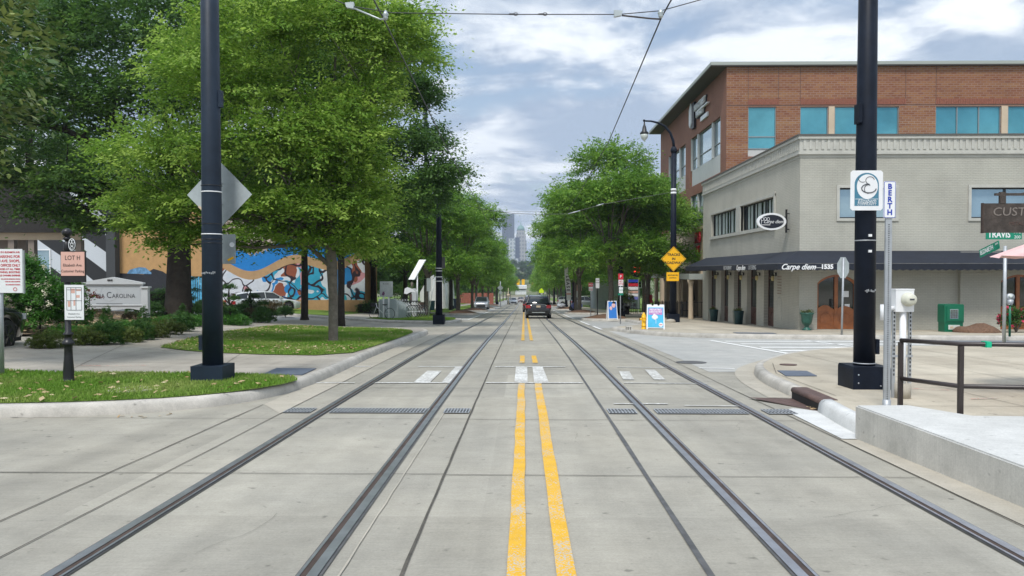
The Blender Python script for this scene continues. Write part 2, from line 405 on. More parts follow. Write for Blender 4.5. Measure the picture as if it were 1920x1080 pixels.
KL = smooth([(-40, 9.25), (-12, 9.25), (-8, 9.3), (-6.2, 9.42), (-5.0, 9.75), (-4.2, 10.35), (-3.72, 11.3), (-3.55, 12.6), (-3.55, 15), (-3.66, 19), (-3.68, 24), (-3.68, 29), (-3.9, 31.3), (-4.8, 32.7), (-7, 33.6), (-10.5, 34.4), (-13.5, 35.6), (-15, 37.5)])
kerb('kerb_left', KL, M['kerb'], side=1)
strips('gutter_left', [[(-3.14, 9.8), (-3.62, 10.6), (-3.62, 31), (-3.14, 31)]], .004, M['gutter'])
def inset(path, d, side):
    out = []; P = [Vector(p[:2]) for p in path]
    for i, p in enumerate(P):
        q = (P[min(i + 1, len(P) - 1)] - P[max(i - 1, 0)]).normalized(); out.append(tuple(p + Vector((-q.y, q.x)) * side * d))
    return out
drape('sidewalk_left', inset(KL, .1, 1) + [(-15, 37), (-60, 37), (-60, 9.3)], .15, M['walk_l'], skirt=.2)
# grass islands on the left corner
GR1 = smooth([(-14, 9.5), (-7.5, 9.5), (-6.2, 9.62), (-5.0, 9.93), (-4.25, 10.48), (-3.72, 11.3), (-3.55, 12.35), (-4.5, 12.8), (-6.2, 13.0), (-9, 13.0), (-14, 13.0)], 1)
drape('grass_bank', GR1, .165, M['grass'])
GR2 = smooth([(-8.9, 18.6), (-6.5, 17.1), (-3.95, 16.7), (-3.86, 20), (-3.88, 25), (-4.05, 28.4), (-5, 30.6), (-7, 32), (-10, 32.6), (-10.3, 30), (-9.9, 24), (-9.4, 21)], 1)
drape('grass_lawn', GR2, .165, M['grass'])
KL2 = smooth([(-40, 52), (-22, 50), (-16, 48.5), (-11.5, 46.2), (-7.5, 43.9), (-5.2, 42.6), (-4.2, 42.9), (-3.85, 44), (-3.85, 48), (-4.1, 49.6), (-6.2, 52), (-6.4, 56), (-6.4, 400)], 2)
kerb('kerb_left_far', KL2, M['kerb'], side=1)
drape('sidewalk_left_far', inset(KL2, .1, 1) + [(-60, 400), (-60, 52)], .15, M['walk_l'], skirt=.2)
drape('grass_verge', smooth([(-9.6, 46.2), (-7.2, 44.5), (-5.4, 43.5), (-4.5, 43.6), (-4.2, 45), (-4.25, 48), (-4.6, 49.4), (-6.6, 52), (-6.8, 62), (-8.6, 62), (-8.8, 50)], 1), .165, M['grass'])
drape('grass_strip', [(-18.5, 50.5), (-12.2, 47.8), (-12, 60), (-18.5, 60)], .165, M['grass'])
drape('grass_verge_far', [(-9.6, 70), (-6.9, 70), (-6.9, 380), (-9.6, 380)], .165, M['grass'])
drape('back_lawn', [(-60, 76), (-11, 62), (-11, 380), (-60, 380)], .16, M['grass'])
# planting bed
BED = smooth([(-13.3, 19.6), (-12.4, 21.6), (-12.5, 24), (-12.7, 27), (-13.3, 31), (-14.5, 35.5), (-17, 36.8), (-30, 37), (-30, 20)], 1)
drape('planting_bed', BED, .17, M['soil'], fine=1.2, hf=lambda x, y: .10 * max(0, min(1, (-x - 12.8))) + .03 * math.sin(x * 3) * math.cos(y * 2.3))
# right side, near corner
KR = smooth([(4.3, 2), (4.3, 8.1), (3.66, 8.27), (3.70, 9.0), (3.85, 10.2), (3.98, 11.5), (4.06, 13.1), (4.35, 14.7), (4.85, 16.0), (6.1, 18.0), (7.9, 19.8), (10.2, 20.6), (13.5, 20.85), (60, 20.9)], 2)
i1 = [i for i, p in enumerate(KR) if p[1] <= 10.25 and p[1] >= 8.2]
kerb('kerb_right_new', [p for p in KR if 8.3 <= p[1] <= 10.1 and p[0] < 4.0], M['newkerb'], side=-1, h=.17)
strips('kerb_right_new_gutter', [[(3.40, 8.24), (3.68, 8.24), (3.74, 9.3), (3.86, 10.1), (3.62, 10.35), (3.44, 10.2)]], .009, M['newkerb'])
kerb('kerb_right', [p for p in KR if p[1] >= 11.2], M['kerb'], side=-1, gut=.35)
drape('sidewalk_right', inset(KR, .1, -1) + [(60, 2)], .15, M['walk'], skirt=.2)
drape('grass_patch', [(12.4, 20.0), (13.5, 19.55), (60, 19.4), (60, 20.6), (13.2, 20.55)], .17, M['grass'])
# right side beyond the side street
KR2 = smooth([(60, 25.35), (16, 25.4), (9.3, 25.9), (6.6, 26.8), (5.2, 27.7), (4.3, 30.2), (3.8, 33.4), (3.9, 34.2), (5.2, 36.6), (6.2, 39), (6.35, 42), (6.35, 400)], 2)
kerb('kerb_right_far', KR2, M['kerb'], side=-1)
drape('sidewalk_right_far', inset(KR2, .1, -1) + [(60, 400)], .15, M['walk'], skirt=.2)
drape('parking_lane', [(3.45, 36), (6.3, 40), (6.3, 400), (3.45, 400)], .004, M['lanepark'])
drape('parking_lane_left', [(-6.35, 52), (-3.75, 50), (-3.75, 400), (-6.35, 400)], .004, M['lanepark'])
drape('far_lawn_right', [(9.2, 72), (9.2, 390), (60, 390), (60, 72)], .165, M['grass'])
for k, (y0, xs, sd) in enumerate([(48.6, 1, 1), (70, 1, 1), (94, 1, 1), (120, 1, 1), (150, 1, 1), (66, -1, -1), (83, -1, -1), (104, -1, -1), (130, -1, -1)]):
    xo, xi = (3.75, 6.6) if xs > 0 else (-3.95, -6.6); L = 4.6
    pts = smooth([(xi, y0 - .6), (xo + .7 * xs, y0), (xo + .1 * xs, y0 + .7), (xo, y0 + 1.4), (xo + .1 * xs, y0 + L - .7), (xo + .9 * xs, y0 + L), (xi, y0 + L + .6)], 2)
    kerb('planter_kerb', pts, M['kerb'], side=-1 if xs > 0 else 1)
    cx = (xo + xi) / 2 + .3 * xs
    drape('planter_mulch', [(p[0] + .14 * xs * (1 if abs(p[0] - xi) > .3 else 0), p[1]) for p in pts], .12, M['mulch'], fine=.45,
          hf=lambda x, y: .30 * max(0, 1 - ((x - cx) / 1.5) ** 2 - ((y - y0 - L / 2) / 2.4) ** 2))
# open ground seen along the foot of the grey building: nothing else

# ------------------------------------------------------------------ joints and marks in the concrete
J = []
ycross = [3.6, 6.62, 9.42, 12.4, 15.4, 18.4, 21.4, 24.4, 27.4, 30.5, 34, 38, 42, 46, 50, 54, 58, 63, 68, 74, 80, 88, 96]
for i, y in enumerate(ycross):
    J += wobble((-2.55 if y > 10 else -9.5, y + .02), (-2.0, y), .012, 1.2, .004, i)
    J += wobble((-2.5, y), (-.7, y), .011, .9, .004, i + 50)
    J += wobble((-.68, y - .02), (1.03, y - .03), .014, .4, .006, i + 90)
    J += wobble((1.08, y - .05), (3.38, y - .05), .011, .9, .004, i + 130)
J += wobble((-3.64, 2), (-3.62, 10.55), .016, .4, .008, 1)
J += wobble((-3.14, 2), (-3.12, 31), .012, .5, .006, 2)
J += wobble((3.42, 2), (3.33, 12), .016, .4, .008, 3) + wobble((3.33, 12), (3.4, 45), .014, .8, .006, 4)
J += wobble((-9, 6.6), (-3.64, 6.62), .012, .6, .006, 5)
J += wobble((-.69, 2), (-.69, 12), .024, .5, .010, 6) + wobble((-.69, 12), (-.69, 110), .026, 2, .006, 7)
strips('slab_joints', J, .008, M['joint'])
rn = random.Random(88); J2 = []
for (x, y, a, L_) in ((-2.0, 4.6, 1.3, .9), (2.1, 5.4, .4, 1.1), (-5.2, 7.3, .3, 1.6), (.55, 8.2, 1.5, .5), (2.4, 8.7, .9, .7), (-1.8, 12.2, .2, .8), (-4.4, 6.0, 1.1, .8)):
    p = Vector((x, y))
    for k in range(7): q = p + Vector((math.cos(a), math.sin(a))) * L_ / 7; J2.append(line(p, q, .002)); p = q; a += rn.uniform(-.5, .5)
strips('hairline_cracks', J2, .007, M['joint'])
strips('joint_seal', wobble((1.05, 2), (1.05, 14), .05, 1.5, .003, 8) + wobble((1.05, 14), (1.05, 110), .05, 2, .004, 9), .008, M['seal'])
J = []
for y in (10.6, 12.1, 14.2, 15.7, 17.3): J += wobble((-8.6, y), (-3.9, y), .012, .8, .006, int(y * 3))
J += wobble((-9.5, 15.2), (-4, 14.8), .012, .8, .01, 31) + wobble((-5.4, 13.1), (-6.6, 18), .012, .8, .01, 32) + wobble((-8, 13.2), (-11, 22), .012, .8, .01, 33)
J += wobble((-10.2, 23), (-12.3, 23), .012, .8, .01, 34) + wobble((-10.3, 28), (-12.6, 28), .012, .8, .01, 35) + wobble((-9.6, 20.5), (-12.4, 20.5), .012, .8, .01, 36)
for y in (9.6, 11.4, 13.2, 15.0, 16.8): J += wobble((4.6 + .4 * max(0, y - 14), y), (14, y), .011, .8, .006, int(y * 5))
for x in (6.2, 7.9, 9.6, 11.3): J += wobble((x, 8), (x, 19 if x > 7 else 17.4), .011, .8, .006, int(x * 5))
J += wobble((4.25, 10.5), (4.35, 13.3), .012, .2, .004, 41) + wobble((4.35, 13.3), (4.9, 15.2), .012, .2, .004, 42)
for x in (7.2, 8.9, 10.6, 12.6, 14.6, 16.6, 18.6): J += wobble((x, 27), (x, 30 if x > 10 else 44), .011, .8, .006, int(x * 7))
for y in (28.6, 31, 34, 37, 40, 43, 46, 50, 55, 60): J += wobble((6.4 if y > 36 else 4.6, y), (10.6 if y > 30 else 20, y), .012, .8, .006, int(y * 7))
strips('sidewalk_joints', J, .158, M['joint'])
# kerb joints: short dark cuts are left to the kerb material
Y1 = []
def yl(x, w, a, b): return [q for q in wobble((x, a), (x, b), w, .35, .004, int(x * 100 + a))]
def solid(x, w, a, b, seed=0):
    rn = random.Random(seed); n = max(1, int((b - a) / .5)); ys = [a + (b - a) * i / n for i in range(n + 1)]
    o = [rn.uniform(-.005, .005) for _ in ys]; h = [w / 2 * rn.uniform(.96, 1.04) for _ in ys]
    return [[(x + o[i] - h[i], ys[i]), (x + o[i + 1] - h[i + 1], ys[i + 1]), (x + o[i + 1] + h[i + 1], ys[i + 1]), (x + o[i] + h[i], ys[i])] for i in range(n)]
for a, b in ((2, 13.0), (16.7, 18.6), (25.0, 300)):
    Y1 += solid(-.045, .108, a, b, 1) + solid(.235, .112, a, b, 2)
strips('yellow_centre_lines', Y1, .012, M['yellow'])
W1 = []
W1 += [line((-2.2, 15.85), (-1.15, 15.85), .09), line((-2.55, 13.05), (-1.15, 13.1), .11), line((-3.55, 15.85), (-3.2, 15.85), .1),
       line((-3.6, 13.05), (-2.9, 13.05), .08), line((-.6, 15.85), (.85, 15.85), .1), line((-.66, 13.1), (1.0, 13.1), .13),
       [(-1.9, 13.15), (-1.62, 13.15), (-1.62, 15.0), (-1.9, 15.0)], [(-1.42, 13.15), (-1.16, 13.15), (-1.16, 15.75), (-1.42, 15.75)],
       [(-.17, 13.2), (.06, 13.2), (.06, 15.8), (-.17, 15.8)], [(.17, 13.2), (.42, 13.2), (.38, 15.8), (.17, 15.8)],
       line((1.25, 9.95 + .75), (2.0, 10.7), .07)]
strips('white_crossing_marks', W1, .012, M['wornwhite'])
W2 = [line((1.9, 15.8), (3.0, 15.7), .08), line((1.7, 13.1), (3.1, 13.05), .08), [(1.75, 13.6), (1.95, 13.6), (2.05, 15), (1.85, 15)], [(2.3, 13.6), (2.5, 13.6), (2.6, 15.3), (2.4, 15.3)], line((2.2, 10.55), (3.0, 10.5), .06)]
strips('faded_crossing_marks', W2, .012, paint('faded_white_paint', (.66, .66, .63), .44, sc=14))
W3 = [line((6.1, 25.3), (6.72, 18.75), .16), line((9.2, 25.3), (9.6, 21.2), .13), line((3.55, 15.65), (4.25, 15.55), .1)]
for y in (19.3, 20.5, 21.8, 23.3, 24.7): W3.append(line((6.9 - (y - 19) * .08, y), (13.4 if y > 21.4 else 9.6 + (y - 19.3) * 1.6, y), .36))
W3 += [line((3.48, 34.6), (3.48, 38.8), .13), line((3.48, 41), (3.48, 47.5), .13), line((3.5, 54), (3.5, 69), .14), line((3.5, 75), (3.5, 93), .14),
       line((-3.78, 51.5), (-3.78, 65), .14), line((-3.8, 71), (-3.8, 82), .14)]
strips('white_road_lines', W3, .012, paint('road_white_paint', (.78, .78, .75), .60, under=(.38, .38, .36), sc=30))
# coloured survey sprays on the walks
strips('survey_spray_red', [line((5.6, 11.3), (6.1, 11.1), .03), line((5.9, 10.2), (6.3, 10.3), .03), line((-8.4, 14.3), (-7.2, 14.5), .035), line((-6.6, 8.5), (-6.0, 8.6), .03), line((6.6, 9.3), (7.1, 9.2), .03)], .162, paint('red_spray', (.62, .16, .13), .48, (.5, .45, .38), 20))

# ------------------------------------------------------------------ rails
for x in (-2.66, -1.18, 1.55, 3.01):
    s = 1 if x in (-2.66, 1.55) else -1        # the groove lies on the gauge side
    def st(nm, a, b, dz, mt, yend=380):
        a, b = sorted((x + a * s, x + b * s)); strips(nm, [[(a, -6), (b, -6), (b, yend), (a, yend)]], dz, M[mt])
    st('rail_rubber', -.046, .102, .010, 'seal')
    m = MB(); 
    for (a, b, dz) in ((-.028, .034, .018), (.072, .090, .018)):
        a, b = sorted((x + a * s, x + b * s)); ys = [-6] + [y for y, _ in YS if -6 < y < 380] + [380]
        for y0, y1 in zip(ys, ys[1:]):
            zz = [zr(y0) + dz, zr(y1) + dz]
            m.face([(a, y0, zz[0]), (b, y0, zz[0]), (b, y1, zz[1]), (a, y1, zz[1])])
    tag(m.build('tram_rail', M['steelrail']), kind='structure')
    st('rail_groove', .034, .072, .014, 'rust')
# white mortar edge beside one rail
strips('mortar_edge', wobble((-1.04, 2), (-1.04, 10), .014, .3, .008, 77), .009, M['gutter'])
strips('platform_gutter', [[(3.40, 2), (3.95, 2), (3.62, 8.22), (3.36, 8.22)]], .005, M['gutter'])

# trench drains, plates and covers
def trench(x0, x1, y0, y1, label, n):
    t = thing('trench_drain', label, 'drain', ((x0 + x1) / 2, (y0 + y1) / 2, H(0, (y0 + y1) / 2)), group='trench drains across the tracks')
    sl = (zr(y1) - zr(y0)) / (y1 - y0)
    w = (x1 - x0) / 2; h = (y1 - y0) / 2
    Mx = Matrix.Rotation(math.atan(sl), 4, 'X')
    MB().box(-w, w, -h, h, .006, .010, m=Mx).build('channel', M['dark'], t)
    m = MB()
    for k in range(n + 1):
        x = -w + 2 * w * k / n; m.box(x - .007, x + .007, -h, h, .012, .017, m=Mx)
    for y in (-h, -h / 3, h / 3, h): m.box(-w, w, y - .009, y + .009, .0145, .018, m=Mx)
    m.build('grating', M['steel'], t)
trench(-3.12, -2.78, 9.85, 10.2, 'short grate piece left of the outer left rail', 8)
trench(-2.52, -1.26, 9.85, 10.2, 'long grate between the two left rails', 28)
trench(-1.04, -.72, 9.85, 10.2, 'short grate piece with grass blades right of the inner left rail', 8)
trench(1.1, 1.45, 9.85, 10.2, 'short grate piece left of the inner right rail', 8)
trench(1.72, 2.88, 9.85, 10.2, 'long grate between the two right rails', 26)
trench(3.14, 3.5, 9.85, 10.2, 'short grate piece right of the outer right rail', 8)
def plate(name, poly, dz, mt, label, cat, group=None):
    cx = sum(p[0] for p in poly) / len(poly); cy = sum(p[1] for p in poly) / len(poly)
    o = drape(name, poly, dz, M[mt], skirt=.01, kind=None); return tag(o, label, cat, group)
A = [(-4.45, 12.95), (-4.55, 14.0), (-3.8, 13.95), (-3.75, 12.9)]
o = plate('tactile_plate', A, .165, 'tactile', 'dark blue tactile plate beside the left kerb', 'tactile plate')
A = [(4.38, 12.9), (4.52, 13.75), (5.02, 13.7), (4.9, 12.9)]
plate('tactile_plate', A, .165, 'tactile', 'dark blue tactile plate on the near right corner', 'tactile plate')
A = [(7.5, 27.2), (7.55, 27.9), (8.9, 27.6), (8.8, 26.9)]
plate('tactile_plate', A, .165, 'tactile', 'thin dark tactile strip on the far pavement edge near the planters', 'tactile plate')
def disc(cx, cy, r, n=24, sy=1): return [(cx + r * math.cos(2 * PI * k / n), cy + sy * r * math.sin(2 * PI * k / n)) for k in range(n)]
for (px, py, r, lab, mt, dz) in ((250, 729, .34, 'round grey concrete lid in the near left grass', 'gutter', .19), (562, 629, .42, 'flat round lid in the left lawn behind the thin tree', 'gutter', .19),
                             (1478, 683, .16, 'small round rusty valve cover on the near right corner', 'inlet', .165),
                             (1296, 679, .33, 'round dark manhole cover in the side street mouth', 'seal', .012), (1421, 714, .2, 'small dark valve cap in the tram lane', 'seal', .012)):
    if lab.startswith('small dark'): continue
    x, y = G(px, py, dz); plate('manhole_cover', disc(x, y, r), dz, mt, lab, 'manhole cover')

# platform kerb block, inlet
pm = MB()
top = [(3.56, 8.28), (4.12, 8.30), (4.42, 7.75), (4.9, 7.6), (7.5, 7.5), (7.5, 2.0), (4.05, 2.0)]
top = [(3.56, 8.28), (4.13, 8.30), (4.47, 7.7), (7.5, 7.6), (7.5, 1.5), (3.86, 1.5)]
zt = .19
bm = bmesh.new(); a = [bm.verts.new((x, y, zt)) for x, y in top]; b = [bm.verts.new((x, y, -.6)) for x, y in top]
f = bm.faces.new(a)
for i in range(len(top)):
    g_ = bm.faces.new((a[i], b[i], b[(i + 1) % len(top)], a[(i + 1) % len(top)])); g_.material_index = 1
bmesh.ops.recalc_face_normals(bm, faces=bm.faces)
bmesh.ops.bevel(bm, geom=[e for e in bm.edges if all(v.co.z > 0 for v in e.verts)], offset=.014, segments=2, affect='EDGES')
me = bpy.data.meshes.new('tram_platform'); bm.to_mesh(me); bm.free(); me.materials.append(M['platop']); me.materials.append(M['wallcon'])
o = bpy.data.objects.new('tram_platform', me); C.objects.link(o); tag(o, 'long low concrete platform block beside the right track', 'platform')
strips('platform_gap', [line((4.9, 6.9), (7.4, 6.5), .05)], 0, M['dark'])['kind'] = 'structure'
bpy.data.objects['platform_gap'].location.z = zt + .004 - zr(6.7)
t = thing('kerb_inlet', 'brown iron storm drain opening in the right kerb', 'storm drain', (3.89, 10.65, zr(10.65)))
m = MB(); m.tube([(.03, -.55, .13), (.03, .55, .13)], .045, 10); m.box(.02, .22, -.55, .55, .13, .172); m.build('iron_hood', M['inlet'], t)
MB().box(-.01, .02, -.52, .52, -.02, .11).build('opening', M['dark'], t)
m = MB(); m.face([(-.62, .6, .014), (-.02, -.5, .012), (.0, .5, .012)]); m.build('apron_plate', M['inlet'], t)
# ------------------------------------------------------------------ leaves
def leafmat(name, c1, c2, c3, tr=.35, rough=.55):
    n = NT(name, rough, .35)
    a = n.t.nodes.new('ShaderNodeAttribute'); a.attribute_name = 'rnd'
    b = n.t.nodes.new('ShaderNodeAttribute'); b.attribute_name = 'clump'
    c = n.mix(a.outputs['Fac'], c1, c2); c = n.mix(n.rng(b.outputs['Fac'], .35, 1.0), c, c3)
    n.L(c, n.b.inputs['Base Color'])
    tl = n.t.nodes.new('ShaderNodeBsdfTranslucent'); n.L(c, tl.inputs['Color'])
    mx = n.t.nodes.new('ShaderNodeMixShader'); mx.inputs[0].default_value = tr
    out = n.t.nodes['Material Output']; n.L(n.b.outputs[0], mx.inputs[1]); n.L(tl.outputs[0], mx.inputs[2]); n.L(mx.outputs[0], out.inputs['Surface'])
    return n.m
M['leaf_light'] = leafmat('zelkova_leaf', (.11, .22, .025), (.21, .37, .045), (.42, .58, .11), .48, .6)
M['leaf_street'] = leafmat('street_tree_leaf', (.09, .21, .024), (.155, .32, .04), (.29, .47, .07), .45, .6)
M['leaf_dark'] = leafmat('oak_leaf', (.038, .10, .022), (.08, .175, .035), (.15, .28, .055), .42, .6)
M['leaf_mag'] = leafmat('magnolia_leaf', (.05, .11, .022), (.13, .20, .04), (.26, .31, .09), .2, .4)
M['leaf_bush'] = leafmat('boxwood_leaf', (.032, .10, .022), (.06, .155, .034), (.10, .21, .045), .35)
M['leaf_bush2'] = leafmat('yellow_shrub_leaf', (.07, .11, .02), (.12, .17, .03), (.18, .22, .05), .3)
M['leaf_hedge'] = leafmat('flowering_hedge_leaf', (.035, .13, .018), (.07, .20, .03), (.11, .28, .04), .35)
M['leaf_red'] = leafmat('rusty_shrub_leaf', (.08, .05, .025), (.11, .08, .03), (.13, .12, .04), .2)
M['leaf_maple'] = leafmat('red_maple_leaf', (.12, .025, .02), (.18, .04, .03), (.22, .07, .04), .3)
M['petal_w'] = mat('white_petals', (.62, .60, .44), .8); M['petal_r'] = mat('crimson_petals', (.55, .03, .10), .7, var=.3, scale=20)
M['leaf_far'] = leafmat('distant_leaf', (.035, .085, .03), (.06, .13, .04), (.09, .17, .055), .3)
M['blade'] = leafmat('grass_blade', (.11, .23, .022), (.20, .36, .045), (.36, .42, .12), .3, .8)
M['litter'] = leafmat('dry_leaves', (.30, .17, .08), (.48, .36, .20), (.55, .48, .30), .1, .9)

def quads(name, P, D, N, ln, wd, rnd, clump, mt, parent=None, fold=0):
    """leaf quads: centre P, long axis D, normal N"""
    n = len(P); D = D / np.linalg.norm(D, axis=1, keepdims=True)
    Wv = np.cross(N, D); Wv /= np.linalg.norm(Wv, axis=1, keepdims=True) + 1e-9
    l = (ln / 2)[:, None]; w = (wd / 2)[:, None]
    co = np.empty((n, 4, 3), np.float32)
    co[:, 0] = P - D * l; co[:, 1] = P + Wv * w - D * l * .1; co[:, 2] = P + D * l; co[:, 3] = P - Wv * w - D * l * .1
    me = bpy.data.meshes.new(name); me.vertices.add(n * 4); me.vertices.foreach_set('co', co.reshape(-1))
    me.loops.add(n * 4); me.loops.foreach_set('vertex_index', np.arange(n * 4, dtype=np.int32))
    me.polygons.add(n); me.polygons.foreach_set('loop_start', np.arange(0, n * 4, 4, dtype=np.int32))
    me.update()
    for nm, v in (('rnd', rnd), ('clump', clump)):
        a = me.attributes.new(nm, 'FLOAT', 'FACE'); a.data.foreach_set('value', v.astype(np.float32))
    me.materials.append(mt)
    o = bpy.data.objects.new(name, me); C.objects.link(o); o.parent = parent; return o

def crown_points(lobes, ns, per, seed, sl=.9, sw=.5, st=.16, shell=.62, droop=.25, cut=None, keep=None):
    rg = np.random.default_rng(seed); lobes = np.array(lobes, float)
    ar = (lobes[:, 3] * lobes[:, 4] + lobes[:, 4] * lobes[:, 5] + lobes[:, 3] * lobes[:, 5]); pick = rg.choice(len(lobes), ns, p=ar / ar.sum())
    d = rg.normal(size=(ns, 3)); d /= np.linalg.norm(d, axis=1, keepdims=True); d[:, 2] = np.where(d[:, 2] < -.35, -d[:, 2] * .6, d[:, 2])
    r = shell + (1 - shell) * rg.random(ns) ** .6; r = np.where(rg.random(ns) < .22, rg.random(ns) * .8, r)
    # lumpy outline
    q = np.sin(d[:, 0] * 5 + pick) * np.cos(d[:, 1] * 6 + pick * 2) * np.sin(d[:, 2] * 5.5 + pick); r = r * (1 + .12 * q)
    c = lobes[pick]; S_ = c[:, :3] + d * c[:, 3:] * r[:, None]
    if keep is not None:
        k = keep(S_); S_ = S_[k]; d = d[k]; ns = len(S_)
    ax = d * np.array([1, 1, .35]) + rg.normal(size=(ns, 3)) * .35; ax[:, 2] += .12 - droop * rg.random(ns); ax /= np.linalg.norm(ax, axis=1, keepdims=True)
    up = np.array([0, 0, 1.]) + rg.normal(size=(ns, 3)) * .25 + d * .35; wv = np.cross(up, ax); wv /= np.linalg.norm(wv, axis=1, keepdims=True); nv = np.cross(ax, wv)
    a = rg.normal(size=(ns, per)) * .42; b = rg.normal(size=(ns, per)) * .42; c_ = rg.normal(size=(ns, per)) * .5
    b *= (1.1 - .5 * np.clip(a, -1, 1)); sc = (.65 + .7 * rg.random(ns))[:, None]
    P = S_[:, None, :] + ax[:, None] * (a * sl * sc)[..., None] + wv[:, None] * (b * sw * sc)[..., None] + nv[:, None] * (c_ * st * sc - .25 * (b ** 2) * sw)[..., None]
    D = ax[:, None] + wv[:, None] * (np.sign(b) * .8)[..., None] + rg.normal(size=P.shape) * .35; D[..., 2] -= .2
    N = nv[:, None] + rg.normal(size=P.shape) * .42
    cl = np.repeat(rg.random(ns)[:, None], per, 1)
    return P.reshape(-1, 3), D.reshape(-1, 3), N.reshape(-1, 3), cl.reshape(-1), S_
def crown(name, lobes, ns, per, leaf, mt, seed, parent, **k):
    P, D, N, cl, S_ = crown_points(lobes, ns, per, seed, **k); rg = np.random.default_rng(seed + 1); n = len(P)
    L = leaf * (.7 + .6 * rg.random(n)); quads(name, P, D, N, L, L * .46, rg.random(n), cl, mt, parent)
    return S_
def limbs(trunk_top, targets, r0, seed, m, base=None):
    rn = random.Random(seed)
    for t in targets:
        s = Vector(trunk_top) if base is None else Vector(base(rn)); e = Vector(t); mid = s.lerp(e, .5) + Vector((rn.uniform(-.25, .25), rn.uniform(-.25, .25), rn.uniform(-.1, .5))) * (e - s).length * .25
        p = [s, s.lerp(mid, .5), mid, mid.lerp(e, .5) + Vector((0, 0, .1)), e]; m.tube(p, [r0, r0 * .8, r0 * .55, r0 * .35, r0 * .14], 6)
        for k in range(3):
            u = rn.uniform(.3, .9); q = s.lerp(mid, u * 2) if u < .5 else mid.lerp(e, u * 2 - 1)
            e2 = q + Vector((rn.uniform(-1, 1), rn.uniform(-1, 1), rn.uniform(0, .9))) * (e - s).length * .38
            m.tube([q, q.lerp(e2, .5) + Vector((0, 0, .1)), e2], [r0 * .35, r0 * .2, r0 * .07], 5)

# --- the young light-green tree in the left lawn
tx, ty = G(625, 642); tz = H(tx, ty) + .15
t = thing('lawn_tree', 'bright green tree with slender grey trunk in the left lawn', 'tree', (tx, ty, tz))
m = MB(); m.tube([(0, 0, -.1), (0, 0, .05), (.0, 0, 1.2), (-.03, 0, 2.2), (-.1, 0, 2.9), (-.12, .05, 4.2), (0, 0, 6), (.1, 0, 8)], [.17, .135, .125, .15, .13, .10, .07, .03], 12)
m.tube([(-.08, 0, 2.15), (-.4, -.05, 2.45), (-.95, -.1, 3.0), (-1.35, -.15, 3.7), (-1.9, -.2, 4.6)], [.075, .06, .055, .045, .03], 8)
LB = [(-4.4, -.6, 5.0, 2.0, 1.9, 1.2), (-2.6, -1.2, 6.7, 2.0, 2.0, 1.5), (-1.2, -1.0, 8.3, 2.3, 2.2, 1.7), (.6, .2, 8.7, 2.2, 2.2, 1.5), (1.6, .5, 8.2, 1.5, 2.0, 1.5),
      (.25, -.6, 5.4, 1.6, 2.0, 1.6), (-1.4, -1.5, 5.0, 2.2, 1.8, 1.5), (-.2, .8, 4.0, 1.6, 2.0, .9), (-3.3, .8, 4.1, 1.9, 1.6, .8), (-5.1, -.3, 3.9, 1.2, 1.2, .7), (.7, .2, 3.9, 1.0, 1.5, .8), (-3.6, 0, 8.0, 1.3, 1.4, 1.0), (-2.2, .3, 3.5, 1.0, 1, .5), (.3, -1.2, 3.55, 1.3, 1.1, .6), (-1.2, -1.5, 3.7, 1.4, 1.0, .6), (.85, -.3, 4.6, 1.0, 1.4, .9), (-4.9, -.8, 3.2, .9, .9, .4), (.6, .6, 3.2, .9, 1.1, .5), (-3.2, -1, 3.7, 1.4, 1, .5), (.95, -.3, 3.0, .9, 1.0, .5), (.7, -.8, 2.75, .6, .7, .35), (-3.6, -.3, 3.0, 1.0, .9, .4), (-1.6, -1.2, 3.0, .9, .8, .35), (1.2, .3, 2.7, .5, .8, .3), (-1.1, .6, 2.75, .9, .9, .4), (-.4, -.9, 2.9, .9, .7, .35), (-2.6, .4, 2.7, .8, .8, .35), (.4, .8, 2.6, .8, .9, .4), (-4.3, -.6, 2.7, .7, .7, .3), (.9, .2, 6.5, 1.2, 1.8, 1.3)]
limbs((-.08, 0, 2.8), [l[:3] for l in LB], .07, 3, m)
m.build('trunk', M['bark'], t)
crown('crown', LB, 4100, 44, .112, M['leaf_light'], 11, t, sl=.72, sw=.30, st=.075, shell=.66)
